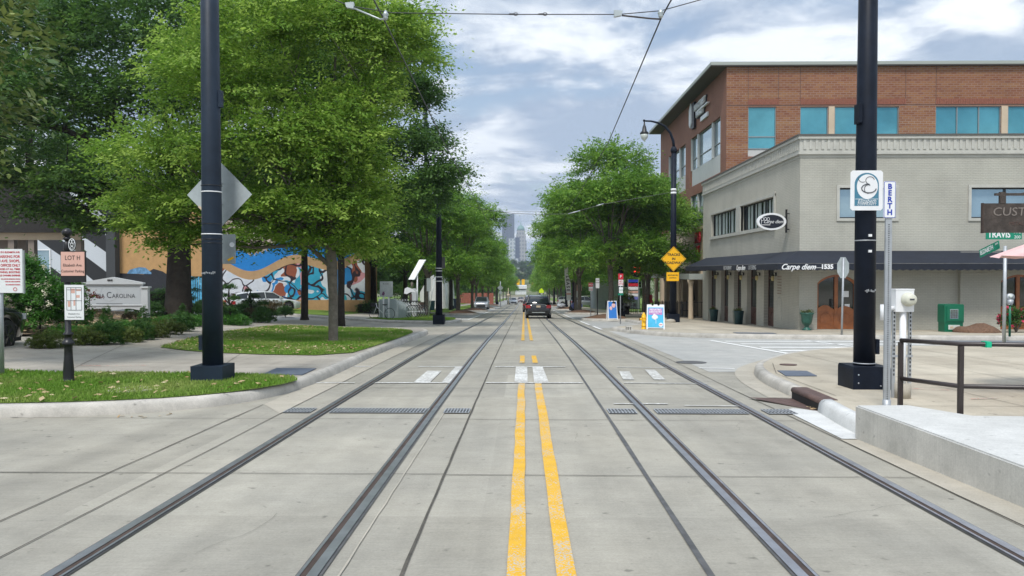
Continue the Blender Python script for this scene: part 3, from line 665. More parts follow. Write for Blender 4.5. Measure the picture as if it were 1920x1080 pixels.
# --- the big dark oak behind the sign
def oak(px, py, Y, label, LB, ns, per, leaf, r0, th, seed, mt='leaf_dark', flare=1.4, name='oak_tree', lm=.22, **k):
    a, b = ray(px, py); x = a * Y; z = H(x, Y) + .15
    t = thing(name, label, 'tree', (x, Y, z)); m = MB()
    m.tube([(0, 0, -.3), (0, 0, .3), (0, 0, 1.2), (.05, 0, th * .6), (0, 0, th), (.1, 0, th * 1.5)], [r0 * flare, r0 * 1.15, r0, r0 * .88, r0 * .8, r0 * .3], 14)
    limbs((0, 0, th * .85), [l[:3] for l in LB], lm, seed, m, base=lambda rn: (rn.uniform(-.1, .1), rn.uniform(-.1, .1), rn.uniform(.75, 1.05) * th)); m.build('trunk', M['bark2'], t)
    crown('crown', LB, ns, per, leaf, M[mt], seed, t, **k); return t
oak(335, 570, 33, 'massive dark oak with thick black trunk behind the white timber sign',
    [(-5.5, -1, 8.5, 3.6, 4, 2.6), (-1, 0, 12, 4.5, 4.5, 3), (3.6, 0, 10.5, 3.4, 4, 3), (-7.8, -1, 5.9, 2.3, 2.8, 1.2), (2.5, 1, 6.7, 3, 3.5, 1.4), (-6.5, 1, 12.5, 3.6, 4, 2.6), (6.2, 2, 8.2, 2.4, 3, 2.0),
     (-2.8, -1, 5.6, 2.8, 2.6, 1.1), (0, -1, 9, 3.2, 3.2, 2.2), (-9.5, 0, 10, 3.0, 3, 2.6), (5.2, 1, 13, 3, 3, 2), (1.5, -1.5, 5.0, 1.6, 1.6, .8), (-5.3, -.5, 4.6, 1.8, 1.6, .6), (-1.2, -1, 4.2, 1.6, 1.4, .6), (-3.4, -1.2, 4.0, 1.2, 1.2, .4), (3.4, -.5, 4.3, 1.6, 1.6, .7)], 4900, 30, .20, .52, 5.2, 21, sl=1.0, sw=.5, st=.18)
oak(640, 583, 37, 'tall dark oak rising behind the bright lawn tree',
    [(2.1, 0, 10.9, 2.6, 2.6, 2.1), (3.8, 0, 8.4, 1.9, 2.2, 1.4), (5.1, -.5, 6.9, 1.5, 1.8, 1.0), (3.9, 0, 5.7, 2.0, 2.2, 1.4), (.8, 0, 7.8, 2.5, 2.5, 2.1), (2.1, 0, 5.3, 2.1, 2.2, 1.3), (-3, 0, 10.8, 3.3, 2.5, 2.4), (-2, 0, 6.5, 2.5, 2.5, 2), (3.9, 0, 10.8, 1.3, 1.3, 1.2), (3.0, 0, 12.8, 1.7, 1.8, .9), (0, 0, 12.4, 2.9, 2.5, 1.5)], 3200, 30, .17, .15, 4.2, 22, sl=.75, sw=.38, st=.16, lm=.10)
# --- magnolia whose crown reaches in at the top left
t = thing('magnolia_tree', 'glossy broad leaved magnolia reaching in at the top left edge', 'tree', (-10.45, 13.2, H(-10.45, 13.2) + .15)); m = MB()
LB = [(.9, 0, 5.6, 1.35, 1.5, 1.0), (.9, .1, 4.35, 1.05, 1.2, .75), (.6, 0, 3.6, .9, 1, .5), (-1.2, 0, 6, 2, 2, 2), (.3, .2, 6.8, 1.5, 1.5, 1)]
m.tube([(0, 0, -.1), (0, 0, 2), (.05, 0, 4), (0, 0, 6.5)], [.2, .16, .12, .04], 10); limbs((0, 0, 2.5), [l[:3] for l in LB], .06, 4, m); m.build('trunk', M['bark2'], t)
crown('crown', LB, 640, 13, .17, M['leaf_mag'], 31, t, sl=.45, sw=.4, st=.3)
# --- street trees: three patterns, copied down both kerbs
def street_tree(seed, mt, fork, parentlab):
    rn = random.Random(seed); t = thing('street_tree', parentlab, 'tree'); m = MB()
    m.tube([(0, 0, -.1), (0, 0, .1), (.02, 0, 1.5), (-.05, 0, 2.9)], [.26, .2, .16, .17], 10)
    hd = []
    for k in range(4):
        a = k * PI / 2 + rn.uniform(-.4, .4) + fork; e = Vector((math.cos(a) * .7, math.sin(a) * .7, 5.0)); hd.append(e)
        m.tube([(-.05, 0, 2.75), Vector((-.05, 0, 2.8)).lerp(e, .5) + Vector((math.cos(a) * .15, math.sin(a) * .15, 0)), e, e + Vector((math.cos(a) * .8, math.sin(a) * .8, 3))], [.11, .09, .075, .03], 8)
    LB = [(0, 0, 9.4, 2.6, 2.6, 1.8)]
    for k in range(6):
        a = k * PI / 3 + rn.uniform(-.3, .3); rr = rn.uniform(2.2, 2.8); LB.append((math.cos(a) * rr, math.sin(a) * rr, rn.uniform(6.6, 8.4), rn.uniform(1.9, 2.4), rn.uniform(1.9, 2.4), rn.uniform(1.5, 2.0)))
    for k in range(5):
        a = k * PI * 2 / 5 + rn.uniform(-.3, .3); rr = rn.uniform(2.1, 3.0); LB.append((math.cos(a) * rr, math.sin(a) * rr, rn.uniform(3.5, 4.5), rn.uniform(1.5, 2.0), rn.uniform(1.5, 2.0), rn.uniform(1.0, 1.3)))
    limbs((0, 0, 4.2), [l[:3] for l in LB], .06, seed, m); m.build('trunk', M['bark'], t)
    crown('crown', LB, 2900, 26, .18, M[mt], seed, t, sl=.8, sw=.4, st=.14); return t
ST = [street_tree(101, 'leaf_street', 0, 'x'), street_tree(102, 'leaf_street', .8, 'x'), street_tree(103, 'leaf_street', .4, 'x')]
used = set()
def plant(k, x, y, label, s=1, rz=None, dz=.15, group='street trees along both kerbs'):
    o = ST[k] if k not in used else copy_tree(ST[k]); used.add(k)
    o['label'] = label; o['group'] = group
    place(o, x, y, H(x, y) + dz, rz if rz is not None else random.uniform(0, 6), s=s); return o
plant(0, 5.85, 52.0, 'nearest right kerb tree with forked grey trunk in a mulch island', 1.06, .3, .35)
plant(1, 8.9, 55.5, 'right side tree crowding the brick building behind the curved street lamp', .92, 2.0, .15)
plant(2, 5.2, 72.5, 'second right kerb tree in a mulch island, beside the clear plastic bag', 1.08, 1.0, .35)
plant(0, 5.6, 84, 'right kerb tree directly behind the vertical pennant', .98, 2.4, .15)
ordn = ['fourth', 'fifth', 'sixth', 'seventh', 'eighth', 'ninth', 'tenth', 'eleventh', 'twelfth', 'thirteenth', 'fourteenth']
for i, y in enumerate((97, 112, 128, 146, 166, 190, 216, 245, 280, 320, 365)):
    plant((i + 1) % 3, 6.4 + random.uniform(-.3, .3), y, ordn[i] + ' tree back along the right kerb', random.uniform(.92, 1.04), None, .2)
for i, (x, y) in enumerate(((11.5, 74), (12.5, 92), (13, 118), (14, 150))):
    plant(i % 3, x, y, ('first', 'second', 'third', 'fourth')[i] + ' tree of the inner right row behind the kerb trees', 1.05, None, .15, 'trees of the inner right row')
plant(1, -5.9, 68.3, 'left kerb tree with low fork beside the dark blue bin', .98, 1.1, .2)
plant(2, -5.8, 85.5, 'left kerb tree standing before the silver car', .96, 4.0, .2)
plant(0, -7.2, 57, 'left tree behind the near tram pole, trunk hidden by it', 1.0, 3.0, .15)
for i, y in enumerate((106, 122, 138, 158, 182, 210, 240, 275, 315, 360)):
    plant((i + 2) % 3, -6.6 + random.uniform(-.3, .3), y, ('third', 'fourth', 'fifth', 'sixth', 'seventh', 'eighth', 'ninth', 'tenth', 'eleventh', 'twelfth')[i] + ' tree back along the left kerb', random.uniform(.92, 1.04), None, .2)
# --- thinner trees in the left grounds
def yard_tree(px, py, Y, r0, th, hgt, spread, label, mt, seed, ns=900, name='yard_tree'):
    a, b = ray(px, py); x = a * Y; rn = random.Random(seed)
    LB = [(0, 0, hgt, spread * .6, spread * .6, spread * .45)] + [(math.cos(q) * spread * .55, math.sin(q) * spread * .55, rn.uniform(th + 1, hgt - .5), spread * .5, spread * .5, spread * .38) for q in (0, 1.2, 2.4, 3.6, 4.9)]
    t = thing(name, label, 'tree', (x, Y, H(x, Y) + .15)); m = MB()
    m.tube([(0, 0, -.1), (0, 0, .1), (.03, 0, th * .5), (0, 0, th), (0, 0, hgt)], [r0 * 1.3, r0, r0 * .9, r0 * .8, r0 * .25], 10); limbs((0, 0, th), [l[:3] for l in LB], r0 * .4, seed, m)
    m.build('trunk', M['bark2'], t); crown('crown', LB, ns, 26, .2, M[mt], seed, t, sl=.8, sw=.4, st=.15)
yard_tree(571, 592, 42, .2, 4.2, 7.5, 3.6, 'slim dark trunked tree in front of the painted mural', 'leaf_dark', 41, 1100)
yard_tree(637, 586, 54, .16, 4.4, 8, 3.4, 'thin tree just behind the lawn tree trunk, near the mural end', 'leaf_street', 42, 1000)
yard_tree(700, 590, 62, .25, 3.6, 9, 4.6, 'dark bushy tree behind the bike share map board', 'leaf_dark', 43, 1400)
yard_tree(760, 590, 78, .25, 3.4, 9.5, 5.0, 'dark tree behind the solar panel', 'leaf_dark', 44, 1300)
yard_tree(660, 588, 76, .25, 3.0, 9.5, 5.0, 'broad dark tree right of the mural', 'leaf_dark', 45, 1200)
yard_tree(845, 585, 84, .22, 4, 9.5, 3.8, 'dark limbed tree beside the white tent', 'leaf_dark', 46, 1000)
yard_tree(60, 560, 44, .3, 4.5, 13, 6.0, 'tall tree behind the dark roofed porch at the far left', 'leaf_dark', 47, 1600)
yard_tree(480, 560, 82, .3, 4.5, 15, 6.5, 'tall tree rising behind the mural building', 'leaf_dark', 48, 1300)
# --- belts of trees closing the view on both sides
bl = None; rn = random.Random(12); k = 0
for (x, y, s) in [(-19, 88, 1), (-24, 82, 1.1), (-14.5, 98, .95), (-21, 104, 1.1), (-15, 116, 1), (-28, 96, 1.2), (-20, 126, 1.1), (-14, 138, .9), (-26, 120, 1.1), (-17, 152, 1), (-15, 172, 1), (-18, 195, 1.1), (-15, 225, 1.1), (-40, 80, 1.3), (-50, 84, 1.3), (-33, 86, 1.2), (16, 135, 1), (21, 150, 1.1), (15, 170, 1), (19, 190, 1.1), (14, 215, 1), (17, 245, 1.1), (26, 128, 1.1), (33, 135, 1.1), (14.5, 280, 1.1), (-14, 265, 1.1), (-15, 310, 1.2), (15, 330, 1.2)]:
    if bl is None:
        t = bl = thing('backdrop_tree', 'x', 'tree'); m = MB(); m.tube([(0, 0, -.5), (0, 0, 2), (0, 0, 6)], [.3, .2, .08], 7); m.build('trunk', M['bark2'], t)
        crown('crown', [(0, 0, 7, 3, 3, 2.6), (-2.4, .5, 5, 2.4, 2.6, 2), (2.4, -.5, 4.6, 2.4, 2.6, 2), (0, -1.5, 2.9, 3.0, 2.4, 1.7), (-2, 1, 2.2, 2, 2, 1.4), (2.2, 1, 2.0, 2, 2, 1.4)], 1100, 22, .3, M['leaf_dark'], 63, t, sl=1.1, sw=.6, st=.25)
    else: t = copy_tree(bl)
    place(t, x, y, H(x, y), rn.uniform(0, 6), 'dark green tree in the belts behind the ' + ('left' if x < 0 else 'right') + ' street trees', s, 'belt of trees behind the ' + ('left' if x < 0 else 'right') + ' street trees')
# --- small far trees on the rise beyond the end of the street
far = None; rn = random.Random(5); k = 0
for (x, y, s) in [(-17, 430, 1.0), (-9, 470, .9), (9, 455, .9), (16, 430, 1.05), (24, 470, 1), (-26, 470, 1.1), (-14, 560, 1.1), (-4, 590, .9), (4, 600, 1.0), (12, 570, 1.1), (21, 600, 1.1), (-23, 610, 1.1), (-32, 640, 1.2), (-10, 680, 1.0), (0, 700, .9), (9, 690, 1.1), (30, 660, 1.2), (18, 720, 1.2), (-20, 740, 1.3), (-2, 780, 1.0), (8, 800, 1.0), (-12, 830, 1.1), (22, 840, 1.2), (2, 880, 1.0), (14, 900, 1.0)]:
    if far is None:
        t = far = thing('far_tree', 'x', 'tree'); m = MB(); m.tube([(0, 0, -.5), (0, 0, 3), (0, 0, 7)], [.4, .3, .1], 7); m.build('trunk', M['bark2'], t)
        crown('crown', [(0, 0, 8, 4, 4, 3.2), (-3, 1, 6, 3, 3, 2.4), (3, -1, 5.6, 3, 3, 2.4), (0, -2, 4.5, 3.4, 3, 2.2)], 520, 16, .6, M['leaf_far'], 61, t, sl=1.6, sw=.9, st=.4)
    else: t = copy_tree(far)
    place(t, x, y, H(x, y) - .4, rn.uniform(0, 6), 'hazy tree on the wooded rise where the street ends', s, 'trees on the far rise')
# ------------------------------------------------------------------ buildings
def Wd(mb, name, mats, root, **k):      # a part modelled in world coordinates under its thing
    o = mb.build(name, mats, root, **k); o.location = -Vector(root.location); return o
def wall(m, ax, pl, u0, u1, z0, z1, ops=(), dep=.18, mi=0, inward=1):
    """wall sheet with openings and reveals. ax 'x': plane y=pl, u is x. ax 'y': plane x=pl, u is y"""
    us = sorted({u0, u1, *[o[0] for o in ops], *[o[1] for o in ops]}); zs = sorted({z0, z1, *[o[2] for o in ops], *[o[3] for o in ops]})
    P = (lambda u, z, d=0: (u, pl + d * inward, z)) if ax == 'x' else (lambda u, z, d=0: (pl + d * inward, u, z))
    for a, b in zip(us, us[1:]):
        for c, d in zip(zs, zs[1:]):
            if any(o[0] <= a and b <= o[1] and o[2] <= c and d <= o[3] for o in ops): continue
            m.face([P(a, c), P(b, c), P(b, d), P(a, d)], mi)
    for (a, b, c, d) in ops:
        for q in ([(a, c), (b, c)], [(b, c), (b, d)], [(b, d), (a, d)], [(a, d), (a, c)]):
            m.face([P(*q[0]), P(*q[1]), P(*q[1], dep), P(*q[0], dep)], mi)
def winbox(m, ax, pl, u0, u1, z0, z1, d0, d1, mi=None):
    if ax == 'x': m.box(u0, u1, min(pl + d0, pl + d1), max(pl + d0, pl + d1), z0, z1, mi)
    else: m.box(min(pl + d0, pl + d1), max(pl + d0, pl + d1), u0, u1, z0, z1, mi)
def window(root, ax, pl, u0, u1, z0, z1, nm=1, rec=.14, gl='glassb', fr='alumframe', fw=.05, lower=0, blinds=0, seed=1, surround=None):
    m = MB(); 
    winbox(m, ax, pl, u0, u1, z0, z0 + fw, rec - .06, rec); winbox(m, ax, pl, u0, u1, z1 - fw, z1, rec - .06, rec)
    for k in range(nm + 1):
        u = u0 + (u1 - u0) * k / nm; u = min(max(u, u0 + fw / 2), u1 - fw / 2); winbox(m, ax, pl, u - fw / 2, u + fw / 2, z0 + fw, z1 - fw, rec - .065, rec)
    if lower: winbox(m, ax, pl, u0 + fw / 2, u1 - fw / 2, z0 + lower - .03, z0 + lower + .03, rec - .055, rec)
    f = Wd(m, 'window', M[fr], root)
    m = MB(); winbox(m, ax, pl, u0, u1, z0, z1, rec, rec + .02); g = m.build('pane', M[gl], f)
    if blinds:
        rn = random.Random(seed); m = MB(); u = u0 + .08
        while u < u1 - .3:
            w = rn.uniform(.25, .55); winbox(m, ax, pl, u, min(u + w, u1 - .05), z0 + .05, z1 - .05, rec - .008, rec - .002); u += w + rn.uniform(.15, .4)
        m.build('blind', M['curtain'], f)
    if surround:
        a, b = surround; m = MB()
        for (p, q, r_, s_) in ((u0 - a, u0, z0 - a, z1 + a), (u1, u1 + a, z0 - a, z1 + a), (u0, u1, z0 - a, z0), (u0, u1, z1, z1 + a)): winbox(m, ax, pl, p, q, r_, s_, -b, .05)
        m.build('surround', M['trim'], f)
    return f

# ---- grey painted brick restaurant on the corner
X0, Y0 = 10.93, 30.7; XE, YE = 34, 47.2; ZT = 7.05
g = thing('corner_restaurant', 'two storey grey painted brick restaurant with black awning on the corner', 'building', (X0, Y0, -.68))
zF = [zr(Y0) + .15, zr(YE) + .15]
wins_l = [(WX(1384, 0, X0)[0], WX(1336, 0, X0)[0], 3.66, 4.93), (WX(1455.5, 0, X0)[0], WX(1392, 0, X0)[0], 3.66, 4.93)]
wins_f = [(V(1577, 0, Y0)[0], V(1683, 0, Y0)[0], V(0, 411, Y0)[2], V(0, 355, Y0)[2]), (V(1825, 0, Y0)[0], V(1960, 0, Y0)[0], V(0, 411, Y0)[2], V(0, 355, Y0)[2])]
doorsL = [(WX(b, 0, X0)[0], WX(a, 0, X0)[0]) for a, b in ((1436, 1454.6), (1404, 1422), (1379.5, 1393), (1355, 1368.5), (1331, 1345))]
ops = wins_l + [(a, b, -2.2 if False else zr(b) + .17, 1.95) for a, b in doorsL]
m = MB(); wall(m, 'y', X0, Y0, YE, -2.2, ZT - .9, ops, .32)
Wd(m, 'side_wall', M['gbrick_y'], g)
d1 = (V(1537, 0, Y0)[0], V(1613, 0, Y0)[0]); d2 = (V(1880, 0, Y0)[0], V(1960, 0, Y0)[0]); zb = -.66; zd = 1.52
m = MB(); wall(m, 'x', Y0, X0, XE, -2.2, ZT - .9, wins_f + [(d1[0], d1[1], zb, zd), (d2[0], d2[1], zb, zd)], .25)
Wd(m, 'front_wall', M['gbrick_x'], g)
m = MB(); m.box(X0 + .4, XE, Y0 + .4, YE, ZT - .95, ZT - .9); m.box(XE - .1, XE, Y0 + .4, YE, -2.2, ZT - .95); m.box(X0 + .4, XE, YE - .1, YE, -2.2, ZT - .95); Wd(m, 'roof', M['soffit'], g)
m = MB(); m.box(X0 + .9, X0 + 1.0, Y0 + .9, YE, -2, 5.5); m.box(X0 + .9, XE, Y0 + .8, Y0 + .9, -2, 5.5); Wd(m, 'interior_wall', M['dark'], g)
xs = V(1803, 0, Y0)[0]; xs2 = d2[0] - .02
m = MB(); wall(m, 'x', Y0 - .16, xs, xs2, -2, 2.42); m.box(xs, xs + .002, Y0 - .158, Y0, -2, 2.42); Wd(m, 'pilaster', M['gbrick_x'], g)
# cornice
def ring(m, e, z0, z1): m.box(X0 - e, XE, Y0 - e, Y0 + .3, z0, z1); m.box(X0 - e, X0 + .3, Y0 + .3, YE, z0, z1)
m = MB(); ring(m, .02, ZT - .9, ZT - .78); ring(m, .10, ZT - .78, ZT - .70); ring(m, .045, ZT - .70, ZT - .10); 
rn = random.Random(2)
k = X0 + .1
while k < XE - .3: m.box(k, k + .11, Y0 - .075, Y0 - .045, ZT - .58, ZT - .17); k += .235
k = Y0 + .1
while k < YE - .2: m.box(X0 - .075, X0 - .045, k, k + .11, ZT - .58, ZT - .17); k += .235
ring(m, .115, ZT - .17, ZT - .06)
c = Wd(m, 'cornice', M['trim'], g); m = MB(); ring(m, .14, ZT - .06, ZT + .01); m.build('coping_strip', M['soffit'], c)
for i, w in enumerate(wins_l): window(g, 'y', X0, *w, nm=3, rec=.2, gl='glass', fr='black', fw=.06, blinds=1, seed=i + 3)
for i, w in enumerate(wins_f): window(g, 'x', Y0, *w, nm=1 if i == 0 else 2, rec=.16, gl='glassg', fr='black', fw=.05, surround=(.11, .05))
m = MB(); a, b = wins_l[1][0] - .14, wins_l[0][1] + .1
m.box(X0 - .10, X0, a, b, 3.5, 3.66); m.box(X0 - .05, X0, a, b, 4.93, 5.03); m.box(X0 - .07, X0, a, a + .14, 3.66, 5.12); m.box(X0 - .05, X0 + .1, wins_l[1][1], wins_l[0][0], 3.66, 4.93)
Wd(m, 'sill_band', M['trim'], g)
# side bays: each opening holds a dark timber screen
for i, (a, b) in enumerate(doorsL):
    z0 = zr(b) + .17; m = MB(); w = b - a
    for u in (a, b - .07): m.box(X0 + .2, X0 + .27, u, u + .07, z0, 1.95)
    m.box(X0 + .2, X0 + .27, a + .07, b - .07, z0, z0 + .85); m.box(X0 + .2, X0 + .26, a + .07, b - .07, 1.3, 1.38)
    for s_ in range(10):
        t0 = s_ / 9 * PI; m.box(X0 + .185, X0 + .2, a + w / 2 - math.cos(t0) * w * .33 - .03, a + w / 2 - math.cos(t0) * w * .33 + .03, z0 + .18 + math.sin(t0) * .45, z0 + .24 + math.sin(t0) * .45)
    d = Wd(m, 'bay_screen', M['wood2'], g); MB().box(X0 + .225, X0 + .235, a + .07, b - .07, z0 + .85, 1.9).build('pane', M['glass'], d)
    m = MB(); m.box(X0 - .02, X0 + .35, a, b, z0 - .3, z0 + .01); m.build('threshold', M['gutter'], d)
for yy in [doorsL[0][0] - .35] + [(doorsL[i][1] + doorsL[i + 1][0]) / 2 for i in range(4)]:
    m = MB(); m.box(X0 - .06, X0, yy - .03, yy + .03, 1.45, 1.6); m.tube([(X0 - .05, yy, 1.6), (X0 - .16, yy, 1.62), (X0 - .16, yy, 1.5)], .015, 6); m.lathe([(.02, .0), (.10, -.03), (.03, -.06)], (X0 - .16, yy, 1.5), 8)
    l = Wd(m, 'wall_lantern', M['black'], g); MB().lathe([(.05, 0), (.075, -.02), (.06, -.2), (.03, -.22)], (X0 - .16, yy, 1.45), 8).build('lantern_glass', M['amber'], l)
xx = V(1485.5, 0, Y0)[0]
# carved plaque on the side of the corner pier
m = MB(); yp = doorsL[0][0] - .75
for s_ in range(13):
    t0 = s_ / 12 * PI; m.box(X0 - .012, X0, yp - math.cos(t0) * .28 - .02, yp - math.cos(t0) * .28 + .02, zF[0] + .9 + math.sin(t0) * .28, zF[0] + .95 + math.sin(t0) * .28)
for s_ in (-.28, .28): m.box(X0 - .012, X0, yp + s_ - .02, yp + s_ + .02, zF[0] + .25, zF[0] + .92)
Wd(m, 'plaque', M['trim'], g); m = MB()
for k in range(7): m.box(X0 - .006, X0, yp - .26, yp + .26, zF[0] + 1.35 + k * .12, zF[0] + 1.35 + k * .12 + .06)
Wd(m, 'faded_menu', mat('faded_fresco', (.30, .25, .21), .9, var=.3, scale=9), g)
# the arched front doors
def arched(d):
    a, b = d; w = b - a; m = MB(); cx = (a + b) / 2; rise = .34; zs = zd - rise
    # spandrel above the arch, flush with the wall sheet
    N_ = 14; q = [(a + w * k / N_, zs + rise * math.sin(PI * k / N_) ** .7) for k in range(N_ + 1)]
    m2 = MB()
    for p, r_ in zip(q, q[1:]): m2.face([(p[0], Y0 + .002, p[1]), (r_[0], Y0 + .002, r_[1]), (r_[0], Y0 + .002, zd), (p[0], Y0 + .002, zd)]); m2.face([(p[0], Y0 + .002, p[1]), (r_[0], Y0 + .002, r_[1]), (r_[0], Y0 + .25, r_[1]), (p[0], Y0 + .25, p[1])])
    Wd(m2, 'arch_wall', M['gbrick_x'], g)
    y = Y0 + .12; f = .09
    for p, r_ in zip(q, q[1:]):
        i0 = (cx + (p[0] - cx) * .93, p[1] - f); i1 = (cx + (r_[0] - cx) * .93, r_[1] - f)
        m.prism([p, r_, i1, i0], y, y + .08)
    for u in (a, cx - .07, b - f): m.box(u, u + (f if u != cx - .07 else .14), y - .001, y + .079, zb, zs + (0 if u != cx - .07 else rise - f))
    m.box(a + f, cx - .07, y, y + .06, zb, zb + .14); m.box(cx + .07, b - f, y, y + .06, zb, zb + .14)
    for (u, v, s) in ((a + f, cx - .07, 1), (cx + .07, b - f, -1)):     # swooping lower panels
        n_ = 8; top = [(u + (v - u) * k / n_, zb + .78 + .18 * math.sin(PI * (k / n_ * .9 + .1)) * (1 if s > 0 else .8) - s * .0) for k in range(n_ + 1)]
        m.prism([(u, zb + .14)] + top + [(v, zb + .14)], y + .02, y + .06)
        for k in range(12):
            t0 = k / 11 * PI; m.box((u + v) / 2 + math.cos(t0) * (v - u) * .36 - .02, (u + v) / 2 + math.cos(t0) * (v - u) * .36 + .02, y, y + .02, zb + .35 + math.sin(t0) * .3 - .02, zb + .35 + math.sin(t0) * .3 + .02)
        m.box(u + .1, v - .1, y + .005, y + .02, zb + .24, zb + .30)
    o = Wd(m, 'arched_door', M['wood'], g); MB().box(a + .02, b - .02, y + .065, y + .075, zb, zd).build('pane', M['glass'], o)
    if d is d1:
        m = MB(); 
        m.box(cx + .30, cx + .52, y + .055, y + .06, 0.62, .86); m.box(cx + .36, cx + .56, y + .055, y + .06, .22, .34); m.build('door_notice', M['wht'], o)
    MB().box(cx - .2, cx - .16, y - .05, y, .2, .55).build('handle', M['black'], o)
arched(d1); arched(d2)
# awning
pr = 1.25; zt_, zv, zl = 2.46, 1.94, 1.68
def awn(m, a, b): m.face([a[0], a[1], b[1], b[0]])
m = MB(); xe = XE
o_ = lambda e, z: [(X0 - e, YE - .9, z), (X0 - e, Y0 - e, z), (xe, Y0 - e, z)]
T, Vv, Lw = o_(.01, zt_), o_(pr, zv), o_(pr, zl)
m.face([T[0], T[1], Vv[1], Vv[0]]); m.face([T[1], T[2], Vv[2], Vv[1]])
# valance with a scalloped lower edge
def val(p, q, n_):
    p = Vector(p); q = Vector(q)
    for k in range(n_):
        a = p.lerp(q, k / n_); b = p.lerp(q, (k + 1) / n_); c_ = p.lerp(q, (k + .5) / n_); dz = Vector((0, 0, 0.035))
        m.face([a + Vector((0, 0, zv - p.z)), b + Vector((0, 0, zv - p.z)), b + dz, c_, a + dz])
val(Lw[0], Lw[1], 60); val(Lw[1], Lw[2], 90)
m.face([T[0], Vv[0], Lw[0], (X0 - .01, YE - .9, zl)]);
a_ = Wd(m, 'awning', M['awn'], g)
m = MB(); m.tube([(X0 - pr + .01, YE - .9, zv - .0), (X0 - pr + .01, Y0 - pr + .01, zv), (xe, Y0 - pr + .01, zv)], .018, 6); m.build('awning_frame', M['seal'], a_)
xa = V(1500, 0, Y0 - pr)[0]; text('Carpe diem', .30, M['wht'], a_, (xa, Y0 - pr - .012, 1.81), shear=.45, bold=.006, sx=.92)
MB().box(xa + .45, xa + .95, Y0 - pr - .014, Y0 - pr - .01, 1.775, 1.79).build('lettering', M['wht'], a_)
text('1535', .235, M['wht'], a_, (V(1555, 0, Y0 - pr)[0], Y0 - pr - .012, 1.815), bold=.012)
ya = WX(1392, 0, X0 - pr)[0]; text('Carpe diem', .3, M['wht'], a_, (X0 - pr - .012, ya, 1.80), rot=(R(90), 0, R(-90)), shear=.45, bold=.006)
text('RESTAURANT', .26, M['steel'], a_, (X0 - pr - .012, ya + 2.2, 1.80), rot=(R(90), 0, R(-90)), sx=.9)
text('CATERING', .26, M['steel'], a_, (X0 - pr - .012, ya - 1.75, 1.80), rot=(R(90), 0, R(-90)), sx=.9)
# projecting oval sign
ys = 31.9; cx, _, cz = V(1446, 415.5, ys); s = thing('oval_sign', 'oval black restaurant sign with white rim projecting from the grey corner', 'sign', (X0, ys, cz))
m = MB(); m.box(-.16, -.09, -.03, .03, -.46, .5); m.box(-.12, .0, -.02, .02, .3, .34); m.box(-.12, .0, -.02, .02, -.34, -.3); m.box(-.3, -.13, -.02, .02, .17, .2); m.box(-.3, -.13, -.02, .02, -.2, -.17); m.build('bracket', M['black'], s)
dx = cx - X0; ov = lambda a, b: [(dx + a * math.cos(2 * PI * k / 40), b * math.sin(2 * PI * k / 40)) for k in range(40)]
MB().prism(ov(.60, .355), -.06, .06).build('rim', M['wht'], s); p = MB().prism(ov(.50, .275), -.068, .068).build('face', M['awn'], s)
text('Carpe diem', .2, M['wht'], s, (dx + .06, -.072, -.01), shear=.45, sx=.85)
m = MB()
for k in range(3): m.tube([(dx - .38 + k * .12 + .05 * math.cos(q), -.074, .1 + .07 * math.sin(q)) for q in [i * PI / 5 for i in range(11)]], .009, 4)
m.tube([(dx - .42, -.074, .05), (dx - .42, -.074, -.14), (dx - .06, -.074, -.14)], .012, 4); m.build('emblem', M['wht'], s)

# ---- brown brick building behind
XB, YB, YBE, ZB = 12.35, 47.35, 70.0, 14.25
b = thing('brick_building', 'large brown brick building with blue glass windows behind the grey restaurant', 'building', (XB, YB, -1.3))
wt, wb = V(0, 205, YB)[2], V(0, 283, YB)[2]; wbp = wb - .45
fx = lambda px: V(px, 0, YB)[0]
gr = [(1404, 1457), (1502, 1555), (1567, 1688), (1757, 1880), (1893, 1990)]
ops = [(fx(p), fx(q), wbp, wt) for p, q in gr]
m = MB(); wall(m, 'x', YB, XB, 46, 5, ZB - .12, ops, .14); Wd(m, 'front_wall', M['rbrick_x'], b)
m = MB()
for px in (1404, 1461, 1502, 1700, 1757): m.box(fx(px) - .012, fx(px) + .012, YB - .012, YB, wt + .1, ZB - .12)
m.box(XB, 46, YB - .010, YB, wt + .07, wt + .11); Wd(m, 'expansion_joint', M['inlet'], b)
sm_ = mat('soldier_brick', (.26, .095, .06), .8, var=.25, scale=9)
for p, q in ((1404, 1461), (1502, 1700), (1757, 1990)):
    m = MB(); k = fx(p)
    while k < fx(q): m.box(k, k + .085, YB - .02, YB, wt + .12, wt + .45); k += .105
    Wd(m, 'soldier_course', sm_, b)
for (p, q), n_, lo in zip(gr, (1, 1, 2, 3, 2), (.75, .75, .75, .75, .75)):
    f = window(b, 'x', YB, fx(p), fx(q), wb - .0, wt, nm=n_, rec=.12, gl='glassb', lower=lo if p < 1500 else 0)
    MB().box(fx(p), fx(q), YB + .1, YB + .13, wbp, wb).build('spandrel', M['panelw'], f)
m = MB(); m.box(fx(1555.5), fx(1566.5), YB - .02, YB + .12, wbp, wt); m.box(fx(1880.5), fx(1892.5), YB - .02, YB + .12, wbp, wt); Wd(m, 'stone_mullion', M['cream'], b)
